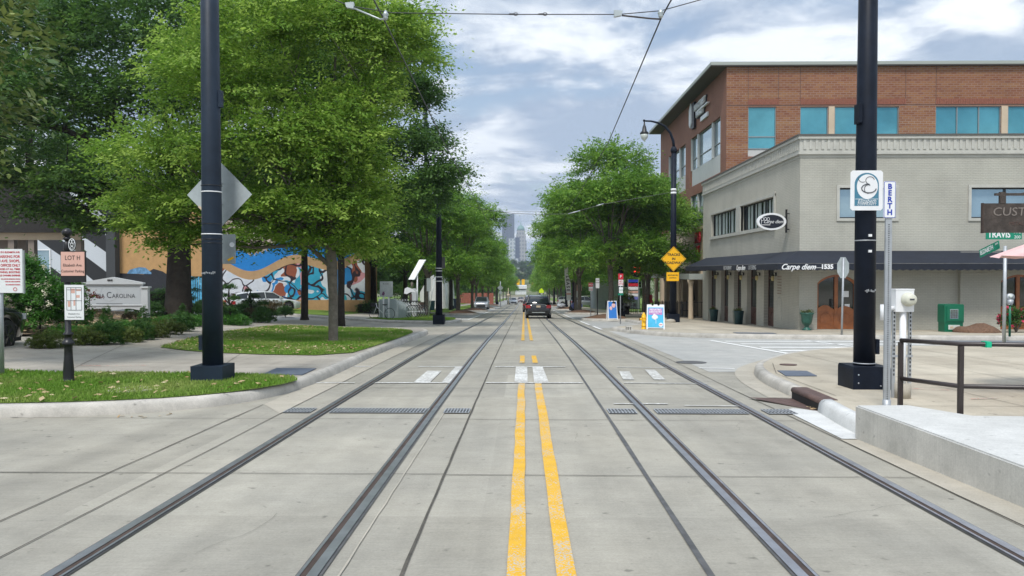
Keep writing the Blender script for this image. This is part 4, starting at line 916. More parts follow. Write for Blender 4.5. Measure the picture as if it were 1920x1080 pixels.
# side wall with three floors of strip windows
fy = lambda px: WX(px, 0, XB)[0]
grp = [(48.75, 57.4, (51.0, 55.2)), (59.2, 66.2, (61.6, 64.6))]
ops = []
for (a, c_, mu) in grp: ops += [(a, c_, 7.9, 11.45), (a, c_, 4.8, 7.2)]
m = MB(); wall(m, 'y', XB, YB, YBE, 4.7, ZB - .12, ops, .22); Wd(m, 'side_wall', M['rbrick_y'], b)
for (a, c_, mu) in grp:
    for (z0, z1) in ((9.1, 11.45), (5.0, 7.2)):
        us = [a, *mu, c_]
        for u, v in zip(us, us[1:]): window(b, 'y', XB, u + .12, v - .12, z0, z1, nm=1, rec=.2, gl='glassg', lower=.8)
        m = MB(); m.box(XB + .1, XB + .2, a, c_, z0 - 1.2 if z0 > 8 else 4.8, z0)
        for u in us: m.box(XB + .02, XB + .2, u - .12 if u != a else u, u + .12 if u != c_ else u, z0, z1)
        Wd(m, 'spandrel', M['panelw'], b)
m = MB(); m.box(XB - 1.0, 46, YB - .25, YBE + .3, ZB - .12, ZB + .0); r_ = Wd(m, 'roof', M['soffit'], b)
m = MB(); m.box(XB - 1.02, 46, YB - .27, YB - .25, ZB - .06, ZB + .13); m.box(XB - 1.02, XB - 1.0, YB - .25, YBE + .3, ZB - .06, ZB + .13); m.box(XB - 1.0, 46, YB - .25, YBE + .3, ZB + .002, ZB + .1); m.build('coping', M['coping'], r_)
# cream stone street storey with porch
m = MB(); pil = [47.5, 50.5, 53.5, 56.5, 59.5, 62.5, 65.5, 68.9]
wall(m, 'y', XB - .02, YB, YBE, 1.9, 4.7, (), .2); m.box(XB - .12, XB - .02, YB, YBE, 4.6, 4.8)
for y in pil: m.box(XB - .10, XB + .5, y, y + .75, -3, 1.9)
Wd(m, 'stone_storey', M['cream'], b)
m = MB(); m.box(XB + .5, XB + .6, YB, YBE, -3, 1.9); Wd(m, 'shop_front', M['wood2'], b)
for y in pil[:-1]:
    m = MB(); m.box(XB + .38, XB + .44, y + .9, y + 1.0, -2.6, 1.7); m.box(XB + .38, XB + .44, y + 2.7, y + 2.8, -2.6, 1.7); m.box(XB + .38, XB + .44, y + 1.0, y + 2.7, 1.6, 1.7)
    f = Wd(m, 'shop_window', M['wood2'], b); MB().box(XB + .40, XB + .42, y + 1.0, y + 2.7, -2.6, 1.6).build('pane', M['glass'], f)
m = MB(); xo = XB - 1.9; m.box(xo - .1, XB - .02, 48.4, 66, 1.15, 1.5); cl = Wd(m, 'porch_canopy', mat('grey_fascia', (.33, .36, .33), .6, var=.1), b)
for y in (48.8, 52.9, 57.2, 61.5, 65.4):
    Wd(MB().lathe([(.24, -3.2), (.24, -2.9 + .15), (.17, -2.55), (.15, .85), (.21, .95), (.22, 1.149)], (xo + .1, y, 0), 12), 'porch_column', M['cream'], b)
# red channel letters and round club sign on the cream storey
text('MO', 1.0, M['red'], b, (XB - .15 - XB, 54.3 - YB, 4.0 + 1.3), rot=(R(90), 0, R(-90)), depth=.06, bold=.03, name='red_lettering')
text('FIT', .62, M['red'], b, (XB - .15 - XB, 54.3 - YB, 3.2 + 1.3), rot=(R(90), 0, R(-90)), depth=.05, bold=.03, name='red_lettering')
m = MB(); m.box(-.95, .0, -.05, .05, -.5, .5); sx_, sy_, sz_ = V(1315, 472, 48.0)
s = thing('hanging_sign', 'black square sign with round pale emblem hanging beside the grey side wall', 'sign', (XB, 48.0, sz_)); s.location.x = XB - .1
m.build('panel', M['black'], s); m = MB(); m.tube([(-.45 + .3 * math.cos(q), -.06, .3 * math.sin(q)) for q in [i * PI / 10 for i in range(21)]], .022, 5); m.box(-.8, -.12, -.062, -.052, -.04, .05); m.build('emblem', M['wht'], s)
# high sign on the brick flank
z1 = 13.0; y1 = fy(1318)
q = (R(90), 0, R(-90)); base = lambda px, py: (XB - .12 - XB, WX(px, py, XB)[0] - YB, WX(px, py, XB)[1] + 1.3)
for i, (tx_, px, py, sz) in enumerate((('MAIN STREET', 1315, 196, .62), ('MARKET', 1316, 210, .62))):
    text(tx_, sz, M['wht'], b, base(px, py), rot=q, depth=.08, bold=.012, sx=.95, name='channel_lettering')
    bb = base(px, py); text(tx_, sz, M['black'], b, (bb[0] + .1, bb[1], bb[2] - .02), rot=q, depth=.08, bold=.07, sx=.95, name='letter_backing')
m = MB(); y_, z_ = WX(1321, 203.5, XB); m.box(XB - .25, XB - .1, y_ - 1.8, y_ + 1.0, z_ + .0, z_ + .08); 
y_, z_ = WX(1301, 214, XB)
for k in range(8): m.box(XB - .28, XB - .05, y_ - .35 + .1 * k, y_ - .28 + .1 * k, z_ - 1.0 + .07 * abs(k - 4), z_ + .75 - .1 * abs(k - 3))
y_, z_ = WX(1322, 219, XB); m.box(XB - .12, XB - .02, y_ - 1.1, y_ + .9, z_ - .16, z_ + .14)
Wd(m, 'sign_emblem', M['wht'], b)
m = MB(); y_, z_ = WX(1303, 214, XB); m.box(XB - .2, XB - .02, y_ - .5, y_ + .3, z_ - 1.05, z_ + .8); y_, z_ = WX(1317, 203, XB); m.box(XB - .07, XB - .0, y_ - 2.1, y_ + 2.2, z_ - .9, z_ + .95) if False else None
Wd(m, 'sign_backing', M['black'], b)

# ---- black and white striped building, far left
n = NT('zebra_paint', .7, .3); x, y, z = n.sep(n.tc.outputs['Object'])[:3]
wv = n.t.nodes.new('ShaderNodeTexWave'); wv.inputs['Scale'].default_value = .13; wv.inputs['Distortion'].default_value = 3.2; wv.inputs['Detail'].default_value = .6; wv.inputs['Detail Scale'].default_value = .7
n.L(n.map((1, 1, 1), (0, R(52), 0)), wv.inputs['Vector']); M['zebra'] = n.col(n.mix(n.rng(wv.outputs['Fac'], .44, .48), (.03, .032, .035), (.56, .60, .64)))
def lx(px, Y): return V(px, 0, Y)[0]
zY = 59.5; zg = H(-25, zY)
b = thing('striped_building', 'white building painted with black zebra stripes at the far left', 'building', (lx(100, zY), zY, zg))
m = MB(); wall(m, 'x', zY, lx(-160, zY), lx(196, zY), zg - .5, 8.6); m.box(lx(-160, zY), lx(196, zY) - .01, zY + .01, zY + 8, 8.59, 8.6); Wd(m, 'wall', M['zebra'], b)
for px in (14, 62, 118): 
    u = lx(px, zY); window(b, 'x', zY - .08, u, u + 1.15, 1.2, 3.4, nm=1, rec=.07, gl='glassg', fr='wht', fw=.09)
m = MB(); 
for px in (140, 150): m.box(lx(px, zY), lx(px, zY) + .9, zY - .04, zY - .0, 2.2 if px == 140 else .4, 3.2 if px == 140 else 1.2)
# dark corner pilaster
m = MB(); m.box(lx(196, zY), lx(213, zY), zY - .2, zY + .6, zg - .5, 8.6); Wd(m, 'corner_pier', mat('dark_grey_render', (.055, .06, .065), .8), b)
# porch on the neighbouring house
pY = 40.0; pz = H(-28, pY)
p = thing('porch_house', 'dark low roofed porch on pale posts at the far left', 'porch', (lx(40, pY), pY, pz))
m = MB(); za, zb_ = V(0, 432, pY)[2], V(0, 372, pY + 4)[2]
m.prism([(lx(-150, pY), za - .12), (lx(172, pY), za - .12), (lx(172, pY), za), (lx(60, pY), zb_ + 1.2), (lx(-150, pY), zb_ + 1.2)], pY - .3, pY + 1.2); Wd(m, 'roof', mat('dark_shingles', (.035, .033, .032), .9, var=.4, scale=12), p)
m = MB(); m.box(lx(-150, pY), lx(146, pY), pY, pY + .15, za - .5, za - .12); Wd(m, 'fascia', M['cream'], p)
for px in (8, 46, 135): 
    Wd(MB().box(lx(px, pY), lx(px, pY) + .32, pY + .02, pY + .32, pz, za - .5), 'post', mat('taupe_paint', (.26, .22, .19), .8) if px == 8 else bpy.data.materials['taupe_paint'], p)
m = MB(); m.box(lx(-150, pY), lx(20, pY), pY + 1.0, pY + 1.1, pz, za - .2); Wd(m, 'back_wall', bpy.data.materials['taupe_paint'], p)

# ---- mural building
n = NT('mural_paint', .75, .3)
px_, py_, pz_ = n.sep(n.tc.outputs['Object'])[:3]
cb = n.t.nodes.new('ShaderNodeCombineXYZ'); n.L(px_, cb.inputs[0]); n.L(pz_, cb.inputs[1])
nz = n.t.nodes.new('ShaderNodeTexNoise'); nz.inputs['Scale'].default_value = .55; nz.inputs['Detail'].default_value = 1.5; n.L(cb.outputs[0], nz.inputs['Vector'])
vm = n.t.nodes.new('ShaderNodeVectorMath'); vm.operation = 'SCALE'; n.L(nz.outputs['Color'], vm.inputs[0]); vm.inputs['Scale'].default_value = 3.2
va = n.t.nodes.new('ShaderNodeVectorMath'); va.operation = 'ADD'; n.L(cb.outputs[0], va.inputs[0]); n.L(vm.outputs[0], va.inputs[1])
vo = n.t.nodes.new('ShaderNodeTexVoronoi'); vo.inputs['Scale'].default_value = .52; n.L(va.outputs[0], vo.inputs['Vector'])
ve = n.t.nodes.new('ShaderNodeTexVoronoi'); ve.feature = 'DISTANCE_TO_EDGE'; ve.inputs['Scale'].default_value = .52; n.L(va.outputs[0], ve.inputs['Vector'])
rp = n.t.nodes.new('ShaderNodeValToRGB'); rp.color_ramp.interpolation = 'CONSTANT'
cols = [(0, (.62, .68, .76)), (.18, (.05, .45, .55)), (.30, (.60, .66, .76)), (.45, (.62, .30, .35)), (.55, (.03, .25, .62)), (.66, (.52, .34, .18)), (.76, (.66, .70, .76)), (.93, (.40, .16, .08))]
el = rp.color_ramp.elements; el[0].position = 0; el[0].color = (*cols[0][1], 1); el[1].position = cols[1][0]; el[1].color = (*cols[1][1], 1)
for pos, c in cols[2:]: e = el.new(pos); e.color = (*c, 1)
sc = n.sep(vo.outputs['Color']); n.L(sc[0], rp.inputs[0])
rings_ = n.ma('PINGPONG', n.ma('MULTIPLY', vo.outputs['Distance'], 1.6), .5)
band = n.mix(n.rng(vo.outputs['Distance'], .30, .32), rp.outputs[0], (.66, .70, .76))
band = n.mix(n.rng(vo.outputs['Distance'], .66, .67), band, (.04, .36, .55)); pk = n.t.nodes.new('ShaderNodeTexVoronoi'); pk.inputs['Scale'].default_value = 1.1; n.L(va.outputs[0], pk.inputs['Vector']); pc = n.sep(pk.outputs['Color']); band = n.mix(n.ma('GREATER_THAN', pc[1], .88), band, (.62, .30, .33)); band = n.mix(n.ma('GREATER_THAN', pc[2], .94), band, (.30, .09, .05)); band = n.mix(n.ma('LESS_THAN', pc[0], .14), band, (.03, .25, .60))
lett = n.mix(n.rng(ve.outputs['Distance'], .045, .03, 0, 1), band, (.03, .02, .03))
wave = n.ma('ADD', n.ma('MULTIPLY', n.ma('SINE', n.ma('MULTIPLY', px_, .95)), .5), n.ma('MULTIPLY', n.ma('SINE', n.ma('MULTIPLY', px_, .37)), .45))
hgt = n.ma('SUBTRACT', pz_, wave)
c = n.mix(n.rng(hgt, 1.95, 1.98), lett, (.50, .32, .17)); c = n.mix(n.rng(hgt, 2.62, 2.66), c, (.02, .22, .60))
fin = n.noise(3, 2, .5, n.map((1.2, 1, .35))); c = n.mix(n.rng(n.ma('ADD', hgt, n.ma('MULTIPLY', fin, 1.2)), 4.55, 4.6), c, n.mix(n.rng(n.noise(4, 2, .5, n.map((3, 1, .3))), .48, .5), (.30, .22, .19), (.66, .58, .48)))
c = n.mix(n.rng(pz_, -.55, -.6), c, (.50, .30, .15))
wr_ = n.noise(1.3, 7, .7); vs_ = n.t.nodes.new('ShaderNodeVectorMath'); vs_.operation = 'SCALE'; n.L(c, vs_.inputs[0]); n.L(n.rng(wr_, .3, .7, .78, 1.06), vs_.inputs['Scale']); n.bump(n.noise(30, 3, .6), .3, .01)
M['mural'] = n.col(vs_.outputs[0])
mY = 60.0; mg = H(-27, mY)
b = thing('mural_building', 'long low building covered in a bright blue and white swirl mural', 'building', (lx(540, mY), mY, mg))
xm0, xm1 = lx(398, mY), lx(682, mY)
m = MB(); wall(m, 'x', mY, xm0, xm1, mg - 1, 6.2); Wd(m, 'mural_wall', M['mural'], b)
m = MB(); m.box(xm0, xm1, mY + .01, mY + 5, 6.1, 6.2); m.box(xm1 - .2, xm1, mY + .01, mY + 5, mg - 1, 6.1); Wd(m, 'side_wall', mat('ochre_flank', (.36, .21, .09), .9, var=.3), b)
o_ = mat('ochre_render', (.50, .30, .13), .85, var=.12, scale=2)
oY = 60.0; og = H(-30, oY)
b = thing('ochre_building', 'ochre rendered building with dark painted base behind the white timber sign', 'building', (lx(280, oY), oY, og))
x0_, x1_ = lx(213, oY), lx(398, oY); zz = V(0, 518, oY)[2]
m = MB(); wall(m, 'x', oY, x0_, x1_, zz, 7.5); m.box(x0_, x1_, oY + .01, oY + 6, 7.4, 7.5); Wd(m, 'wall', o_, b)
m = MB(); pts = [(x0_, og - 1), (x1_, og - 1)]; pts += [(lx(p_, oY), V(0, q_, oY)[2]) for p_, q_ in ((397, 548), (375, 540), (360, 522), (340, 513), (322, 523), (300, 509), (283, 504), (264, 515), (240, 513), (213, 512))]
m.prism(pts, oY - .02, oY - .001); Wd(m, 'painted_base', mat('charcoal_mural', (.022, .025, .032), .8, var=.2), b)
m = MB(); m.prism([(lx(p_, oY), V(0, q_, oY)[2]) for p_, q_ in ((233, 513), (238, 506), (248, 503), (256, 501), (268, 502), (279, 511), (279, 514))], oY - .03, oY - .021); Wd(m, 'painted_shape', mat('pale_blue_mural', (.12, .27, .45), .8, var=.5, scale=4), b)
m = MB()
for k in range(9): m.box(lx(354 + k * 4.2, oY), lx(357 + k * 4.2, oY), oY - .035, oY - .021, og - .2, V(0, 518 + (k * 7) % 5, oY)[2])
Wd(m, 'painted_shape', mat('sky_blue_mural', (.08, .36, .58), .8, var=.5, scale=4), b)
# ---- white hall / tent by the far bins, brick block, grey white block at right
tY = 92.0; w = thing('white_marquee', 'white peaked marquee behind the left tram poles', 'marquee', (lx(830, tY), tY, H(-10, tY)))
m = MB(); zg = H(-11, tY); px2 = [(786, 600), (786, 548), (800, 522), (816, 513), (832, 528), (838, 600)]
m.prism([(lx(a, tY), V(0, b_, tY)[2]) for a, b_ in px2], tY, tY + 12); Wd(m, 'canvas', M['wht'], w)
m = MB(); m.box(lx(839, tY), lx(842, tY), tY - .5, tY - .4, zg, V(0, 520, tY)[2]); m.box(lx(831, tY), lx(833, tY), tY - .5, tY - .4, zg, V(0, 525, tY)[2]); Wd(m, 'side_pole', M['alum'], w)
fbr = mat('far_red_brick', (.30, .10, .07), .9, var=.3)
for nm, lab, x0_, x1_, Y, zt2, mt in (('low_brick_wall', 'low red brick garden wall beyond the left kerb trees', 858, 925, 150, 549, fbr), ('low_brick_wall', 'low reddish wall behind the bike dock', 781, 797, 76, 566, M['inlet'])):
    o = MB().box(lx(x0_, Y) - lx((x0_ + x1_) / 2, Y), lx(x1_, Y) - lx((x0_ + x1_) / 2, Y), 0, .3, -.5, V(0, zt2, Y)[2] - H(lx(x0_, Y), Y)).build(nm, mt, None); o.location = (lx((x0_ + x1_) / 2, Y), Y, H(lx(x0_, Y), Y)); tag(o, lab, 'wall')
gY = 96; b = thing('grey_house', 'pale grey low building with white window frames beyond the restaurant patio', 'building', (lx(1180, gY), gY, H(12, gY)))
m = MB(); zg = H(12, gY) - .5; m.box(lx(1120, gY), lx(1202, gY), gY, gY + 9, zg, V(0, 512, gY)[2]); Wd(m, 'wall', mat('pale_grey_boards', (.40, .44, .45), .8, var=.1), b)
m = MB(); m.box(lx(1118, gY), lx(1204, gY), gY - .5, gY + 9.5, V(0, 512, gY)[2], V(0, 506, gY)[2]); Wd(m, 'roof', M['rbrick_y'], b)
for px in (1170, 1180, 1192): window(b, 'x', gY - .1, lx(px, gY), lx(px, gY) + .9, V(0, 540, gY)[2], V(0, 524, gY)[2], nm=1, rec=.08, gl='glass', fr='wht', fw=.12)
eY = 470; b = thing('distant_bridge_hall', 'pale flat roofed building closing the far end of the street', 'building', (0, eY, -12.1))
m = MB(); m.box(lx(966, eY), lx(987, eY), eY, eY + 20, -12.5, V(0, 541, eY)[2]); Wd(m, 'wall', M['wht'], b)
m = MB(); m.box(lx(965, eY), lx(988, eY), eY - 1, eY + 20, V(0, 541, eY)[2], V(0, 535, eY)[2]); Wd(m, 'parapet', M['wht'], b)
m = MB(); m.box(lx(967, eY), lx(986, eY), eY - .2, eY - .0, V(0, 543, eY)[2], V(0, 541.5, eY)[2]); m.box(lx(971, eY), lx(985, eY), eY - .2, eY, V(0, 557, eY)[2], V(0, 552, eY)[2]); Wd(m, 'opening_band', M['glass'], b)
for x0_, x1_, y0_, y1_, lab, mt in ((975, 1003, 512, 506, 'orange roofed low building among far trees', fbr), (988, 1000, 508, 500, 'pale terrace on the far wooded rise', M['cream'])):
    Y = 900; o = MB().box(-.5 * (lx(x1_, Y) - lx(x0_, Y)), .5 * (lx(x1_, Y) - lx(x0_, Y)), 0, 20, -6, V(0, y1_, Y)[2] - 6).build('hillside_building', mt, None); o.location = (lx((x0_ + x1_) / 2, Y), Y, 6); tag(o, lab, 'building')

# ---- skyline
def tower(lab, px0, px1, ytop, Y, c1, c2, fl=6, cw=5, name='tower', crown_=None, steps=None, shape=None):
    n = NT('tower_facade', .35, .6); x, y, z = n.sep(n.tc.outputs['Object'])[:3]
    fz = n.ma('GREATER_THAN', n.ma('FRACT', n.ma('DIVIDE', z, fl)), .45); fx_ = n.ma('GREATER_THAN', n.ma('FRACT', n.ma('DIVIDE', x, cw)), .5)
    mt = n.col(n.mix(n.ma('MULTIPLY', fz, fx_), c1, c2))
    xa, xb = lx(px0, Y), lx(px1, Y); xc = (xa + xb) / 2; w = (xb - xa) / 2; zt3 = V(0, ytop, Y)[2]
    t = thing(name, lab, 'skyscraper', (xc, Y, 6)); m = MB()
    if steps:
        z = -6
        for (f, yt) in steps: z2 = V(0, yt, Y)[2] - 6; m.box(-w * f, w * f, -w * f, w * f, z, z2); z = z2
    elif shape: m.prism([((lx(a, Y) - xc), V(0, b_, Y)[2] - 6) for a, b_ in shape], -w * .7, w * .7)
    else: m.box(-w, w, -w, w, -6, zt3 - 6)
    m.build('shaft', mt, t)
    if crown_:
        z = V(0, crown_[0], Y)[2] - 6; z2 = V(0, crown_[1], Y)[2] - 6; f = crown_[2]
        MB().lathe([(w * f, z), (w * f * .93, z + (z2 - z) * .35), (w * f * .6, z + (z2 - z) * .8), (w * .08, z2), (.5, z2 + 8)], (0, 0, 0), 8).build('roof_crown', mat('copper_green_roof', (.16, .30, .27), .6), t)
    return t
SY = 1900
tower('dark slab skyscraper at the left of the distant skyline', 941.5, 964.5, 403, SY, (.075, .095, .135), (.045, .06, .095), 7, 9)
tower('beige skyscraper with stepped green pointed crown', 966, 987.5, 447, SY - 250, (.38, .37, .36), (.14, .17, .21), 8, 6, steps=[(1, 452), (.86, 440), (.72, 433)], crown_=(433, 423, .72))
tower('dark blue tower against the foot of the green crowned skyscraper', 966, 974.5, 446, SY - 400, (.06, .085, .14), (.035, .05, .10), 7, 5)
tower('white slim tower between the two tallest skyscrapers', 954, 966, 448, SY - 500, (.50, .53, .55), (.22, .28, .34), 7, 6)
tower('low white block at the foot of the skyline', 949, 972, 485, SY - 700, (.50, .52, .54), (.26, .32, .37), 6, 6)
tower('small white cube building right of the low skyline block', 969, 976.5, 496, SY - 800, (.55, .60, .68), (.40, .46, .56), 6, 6)
tower('pale stepped tower block left of the avenue trees', 1003, 1021, 455, SY - 200, (.26, .32, .36), (.15, .20, .24), 7, 7, shape=[(996, 530), (1022, 530), (1022, 455), (1012, 455), (1012, 466), (996, 467)])
tower('rounded glass skyscraper showing above the right avenue trees', 1024, 1046, 330, SY, (.55, .60, .66), (.42, .48, .55), 7, 6, shape=[(1024, 530), (1052, 530), (1052, 346), (1048, 336), (1043, 330), (1038, 334), (1032, 344), (1029, 366), (1026, 430)])
# ------------------------------------------------------------------ poles
def root(name, label, cat, x, y, dz=.15, rz=0, group=None): return thing(name, label, cat, (x, y, H(x, y) + dz), rz, group)
px, py = G(398, 717); t = root('tram_pole', 'thick slate blue tram pole on a square base in the near left grass', 'pole', V(399, 650, 12)[0], 12)
bx = .25
MB().box(-bx, bx, -bx, bx, -.15, .27).build('base_box', M['navy2'], t, bevel=.012)
MB().tube([(0, 0, .27), (0, 0, 2.6), (-.01, 0, 10.5)], [.158, .152, .115], 24).build('shaft', M['navy2'], t)
m = MB(); m.box(-.205, -.15, -.05, .05, .5, .73); m.build('junction_box', M['navy2'], t, bevel=.006)
MB().box(.135, .185, -.05, .04, 4.3, 4.56).build('junction_box', M['navy2'], t)
for z in (2.32, 2.98): MB().lathe([(.157, z - .008), (.159, z), (.157, z + .008)], n=24).build('steel_band', M['wht'], t)
for z in (2.18, 2.24, 2.48, 3.08): MB().lathe([(.157, z - .005), (.162, z), (.157, z + .005)], n=24).build('cable_tie', M['black'], t)
rn = random.Random(4); m = MB()
for k in range(9): m.box(-.11 + k * .025, -.098 + k * .025, -.168 + abs(k - 4) * .007, -.13, 1.70 + rn.uniform(-.01, .01), 1.73 + rn.uniform(-.01, .01))
m.build('old_stencil', M['steel'], t)
s = thing('diamond_sign', 'back of a large diamond shaped road sign strapped behind the left tram pole', 'sign', tuple(V(411.5, 365, py + .48)), R(-4))
h = .545; MB().prism([(-h, 0), (0, -h), (h, 0), (0, h)], -.003, .003).build('plate', M['alum'], s, bevel=.001)
m = MB(); m.prism([(-.36, -.20), (-.28, -.27), (-.26, -.24), (-.34, -.17)], -.006, -.004); m.build('sticker', M['cream'], s)
m = MB(); m.box(-.2, .06, -.02, -.004, -.17, -.15); m.box(-.2, .06, -.02, -.004, .17, .19); m.build('brace', M['steel'], s)
s = thing('small_sign', 'back of a small rectangular road sign under the diamond on the left pole', 'sign', tuple(V(417, 467, py + .48)), R(-3))
MB().prism([(-.22, -.24), (.205, -.24), (.22, -.225), (.22, .225), (.205, .24), (-.22, .24)], -.003, .003).build('plate', M['alum'], s)
m = MB(); m.lathe([(.04, -.002), (.04, .002)], (.16, -.006, .07), 14, m=Matrix.Rotation(R(90), 4, 'X')); m.build('sticker', M['wht'], s)
MB().prism([(.08, -.17), (.18, -.12), (.19, -.15), (.10, -.20)], -.006, -.004).build('sticker', M['signyel'], s)

px, py = G(1621, 731); py += .3; px = V(1621, 600, py)[0]
t = root('tram_pole', 'thick navy tram pole on a black box on the near right corner', 'pole', px, py)
m = MB(); m.prism([(-.275, -.05), (.275, -.05), (.275, .30), (.26, .335), (-.26, .335), (-.275, .30)], -.275, .275); m.build('base_box', M['navy'], t, bevel=.015)
m = MB()
for (x, z) in ((-.2, .22), (-.2, .1), (.12, .06)): m.ball((x, -.28, z), .012, 8)
m.build('bolt', M['steel'], t)
MB().tube([(0, 0, .33), (0, 0, 3), (0.02, 0, 10.5)], [.152, .146, .112], 24).build('shaft', M['navy'], t)
for z, r_ in ((.365, .160), (2.18, .152)): MB().lathe([(r_ - .003, z - .008), (r_, z), (r_ - .003, z + .008)], n=24).build('steel_band', M['steel'], t)
MB().box(.15, .20, -.06, .05, .50, .72).build('junction_box', M['navy'], t); MB().box(-.165, -.12, -.14, .04, 3.9, 4.18).build('junction_box', M['navy'], t, bevel=.01)
m = MB()
for z in (2.02, 2.25, 2.71): m.box(-.022, .022, -.172, -.14, z - .018, z + .018)
m.build('band_clip', M['wht'], t)
m = MB()
for k in range(8): m.box(-.06 + k * .02, -.048 + k * .02, -.158, -.14, 1.42 + rn.uniform(-.02, .02), 1.45 + rn.uniform(-.01, .02))
m.build('old_stencil', M['steel'], t)
s = thing('community_sign', 'white community sign with teal arch and large script E on the right tram pole', 'sign', tuple(V(1625, 357, py - .19)))
w, h = .235, .29; rr = .03
cor = [(-w + rr, -h), (w - rr, -h), (w, -h + rr), (w, h - rr), (w - rr, h), (-w + rr, h), (-w, h - rr), (-w, -h + rr)]
MB().prism(cor, 0, .004).build('plate', M['wht'], s)
ar = [(-.175, -.225), (.175, -.225), (.175, .09)] + [(.175 * math.cos(PI * k / 20), .09 + .165 * math.sin(PI * k / 20)) for k in range(1, 21)]
MB().prism(ar, -.002, -.0005).build('teal_arch', M['teal'], s)
MB().prism([(.008 + .152 * math.cos(2 * PI * k / 32), .055 + .178 * math.sin(2 * PI * k / 32)) for k in range(32)], -.004, -.0025).build('white_oval', M['wht'], s)
m = MB()
def sp(cx, cz, rx, rz, a0, a1, n=14): return [(cx + rx * math.cos(R(a0 + (a1 - a0) * k / n)), -.0065, cz + rz * math.sin(R(a0 + (a1 - a0) * k / n))) for k in range(n + 1)]
m.tube(sp(.045, .145, .062, .055, 10, 265) + sp(.03, .03, .105, .065, 95, 355, 18)[0:], [.0045] * 15 + [.0075] * 19, 5)
m.tube(sp(.02, .02, .055, .062, 60, 300), .005, 5); m.tube(sp(-.06, .17, .06, .05, 150, 300), .0035, 5)
m.build('script_letter', M['silverink'], s)
MB().box(-.165, .165, -.004, -.0025, -.128, -.122).build('rule', M['wht'], s)
text('Elizabeth', .088, M['wht'], s, (0, -.005, -.158), shear=.35, depth=.0008, sx=.85)
text('COMMUNITY', .046, M['wht'], s, (0, -.005, -.203), shear=.2, depth=.0008, sx=.98)
# berth sign on its perforated post
def perfpost(m, x, y, z0, z1, w=.03, n=None):
    m.box(x - w, x + w, y, y + .003, z0, z1); m.box(x - w, x - w + .003, y + .003, y + .03, z0, z1); m.box(x + w - .003, x + w, y + .003, y + .03, z0, z1)
yb = 9.35; xb = V(1666, 500, yb)[0]
t = root('berth_sign', 'narrow white sign reading BERTH in blue on a perforated steel post', 'sign', xb, yb); z0 = t.location.z
zc = V(0, 377, yb)[2] - z0
m = MB(); perfpost(m, 0, 0, -.1, zc + .2, .038); m.tube([(0, .012, -.1), (0, .012, .12)], .048, 10); m.build('post', M['steel'], t)
m = MB(); z = .1
while z < zc - .3: m.box(-.006, .006, -.003, -.001, z, z + .011); z += .026
m.build('post_holes', M['signblk'], t)
w, h = .073, .222; cor = lambda w, h, r_: [(-w + r_, zc - h), (w - r_, zc - h), (w, zc - h + r_), (w, zc + h - r_), (w - r_, zc + h), (-w + r_, zc + h), (-w, zc + h - r_), (-w, zc - h + r_)]
p = MB().prism(cor(w, h, .012), -.010, -.006).build('plate', M['wht'], t); MB().prism(cor(w - .004, h - .004, .01), -.0125, -.0105).build('blue_border', M['blue'], t); MB().prism(cor(w - .010, h - .010, .008), -.0145, -.013).build('white_field', M['wht'], t)
for k, c_ in enumerate('BERTH'): text(c_, .088, M['blue'], t, (0, -.0165, zc + .155 - k * .0775), depth=.0006, bold=.0035)
# electricity meter on its pipe
ym = 10.35; xm = V(1692, 700, ym)[0]; t = root('electric_meter', 'pale grey electricity meter box on a white conduit beside the right railing', 'meter', xm, ym); z0 = t.location.z
zc = V(0, 563, ym)[2] - z0
MB().tube([(0, 0, 0), (0, 0, .2)], .105, 16).build('footing', M['gutter'], t)
m = MB(); m.tube([(0, 0, .1), (0, 0, zc - .13)], .042, 14); m.build('conduit', M['wht'], t)
m = MB(); perfpost(m, -.115, 0, 0, zc - .1, .02); perfpost(m, .10, 0, 0, zc - .1, .02); m.box(-.16, .12, -.03, -.01, .55, .58); m.build('strut', M['steel'], t)
m = MB(); 
for x in (-.115, .10):
    z = .3
    while z < zc - .15: m.box(x - .008, x + .008, -.004, -.001, z, z + .03); z += .055
m.build('strut_holes', M['signblk'], t)
m = MB(); m.box(-.125, .115, -.06, .08, zc - .145, zc + .145); m.box(-.13, .12, -.065, .085, zc + .145, zc + .16); m.build('box', M['wht'], t, bevel=.008)
RX = Matrix.Rotation(R(90), 4, 'X')
m = MB(); m.lathe([(.092, 0), (.092, .03), (.078, .035), (.078, .10), (.06, .12), (.001, .125)], (.03, -.055, zc + .02), 20, m=RX); m.build('dial', M['meterwhite'], t)
MB().box(.0, .06, -.183, -.178, zc + .015, zc + .035).build('display', M['silverink'], t)
m = MB(); m.tube([(-.12, 0, zc - .10), (-.23, 0, zc - .10), (-.25, 0, zc - .12)], .03, 10); m.tube([(-.27, 0, zc - .05), (-.27, 0, zc - .26)], .032, 10); m.build('side_pipe', M['wht'], t)
# railing on the platform
t = thing('platform_railing', 'dark brown two bar steel railing along the platform edge', 'railing', (4.2, 8.62, H(4, 8.6) + .1)); o = t.location
P_ = [(4.2, 8.62), (4.47, 7.92), (5.9, 7.75), (8.2, 7.6)]
zt = [V(1687, 638, 8.62)[2], V(1797, 645, 7.92)[2]]; zm = [V(0, 706, 8.62)[2], V(0, 720, 7.92)[2]]
zt += [zt[1]] * 2; zm += [zm[1]] * 2; br = mat('brown_rail_paint', (.035, .026, .024), .35, var=.2)
for (x, y), a in zip(P_, zt):
    MB().box(x - .022 - o.x, x + .022 - o.x, y - .022 - o.y, y + .022 - o.y, -.1, a - o.z - .02).build('post', br, t)
for zz, nm in ((zt, 'top_rail'), (zm, 'mid_rail')):
    m = MB(); m.tube([(x - o.x, y - o.y, a - o.z) for (x, y), a in zip(P_, zz)], .024, 8); m.build(nm, br, t)
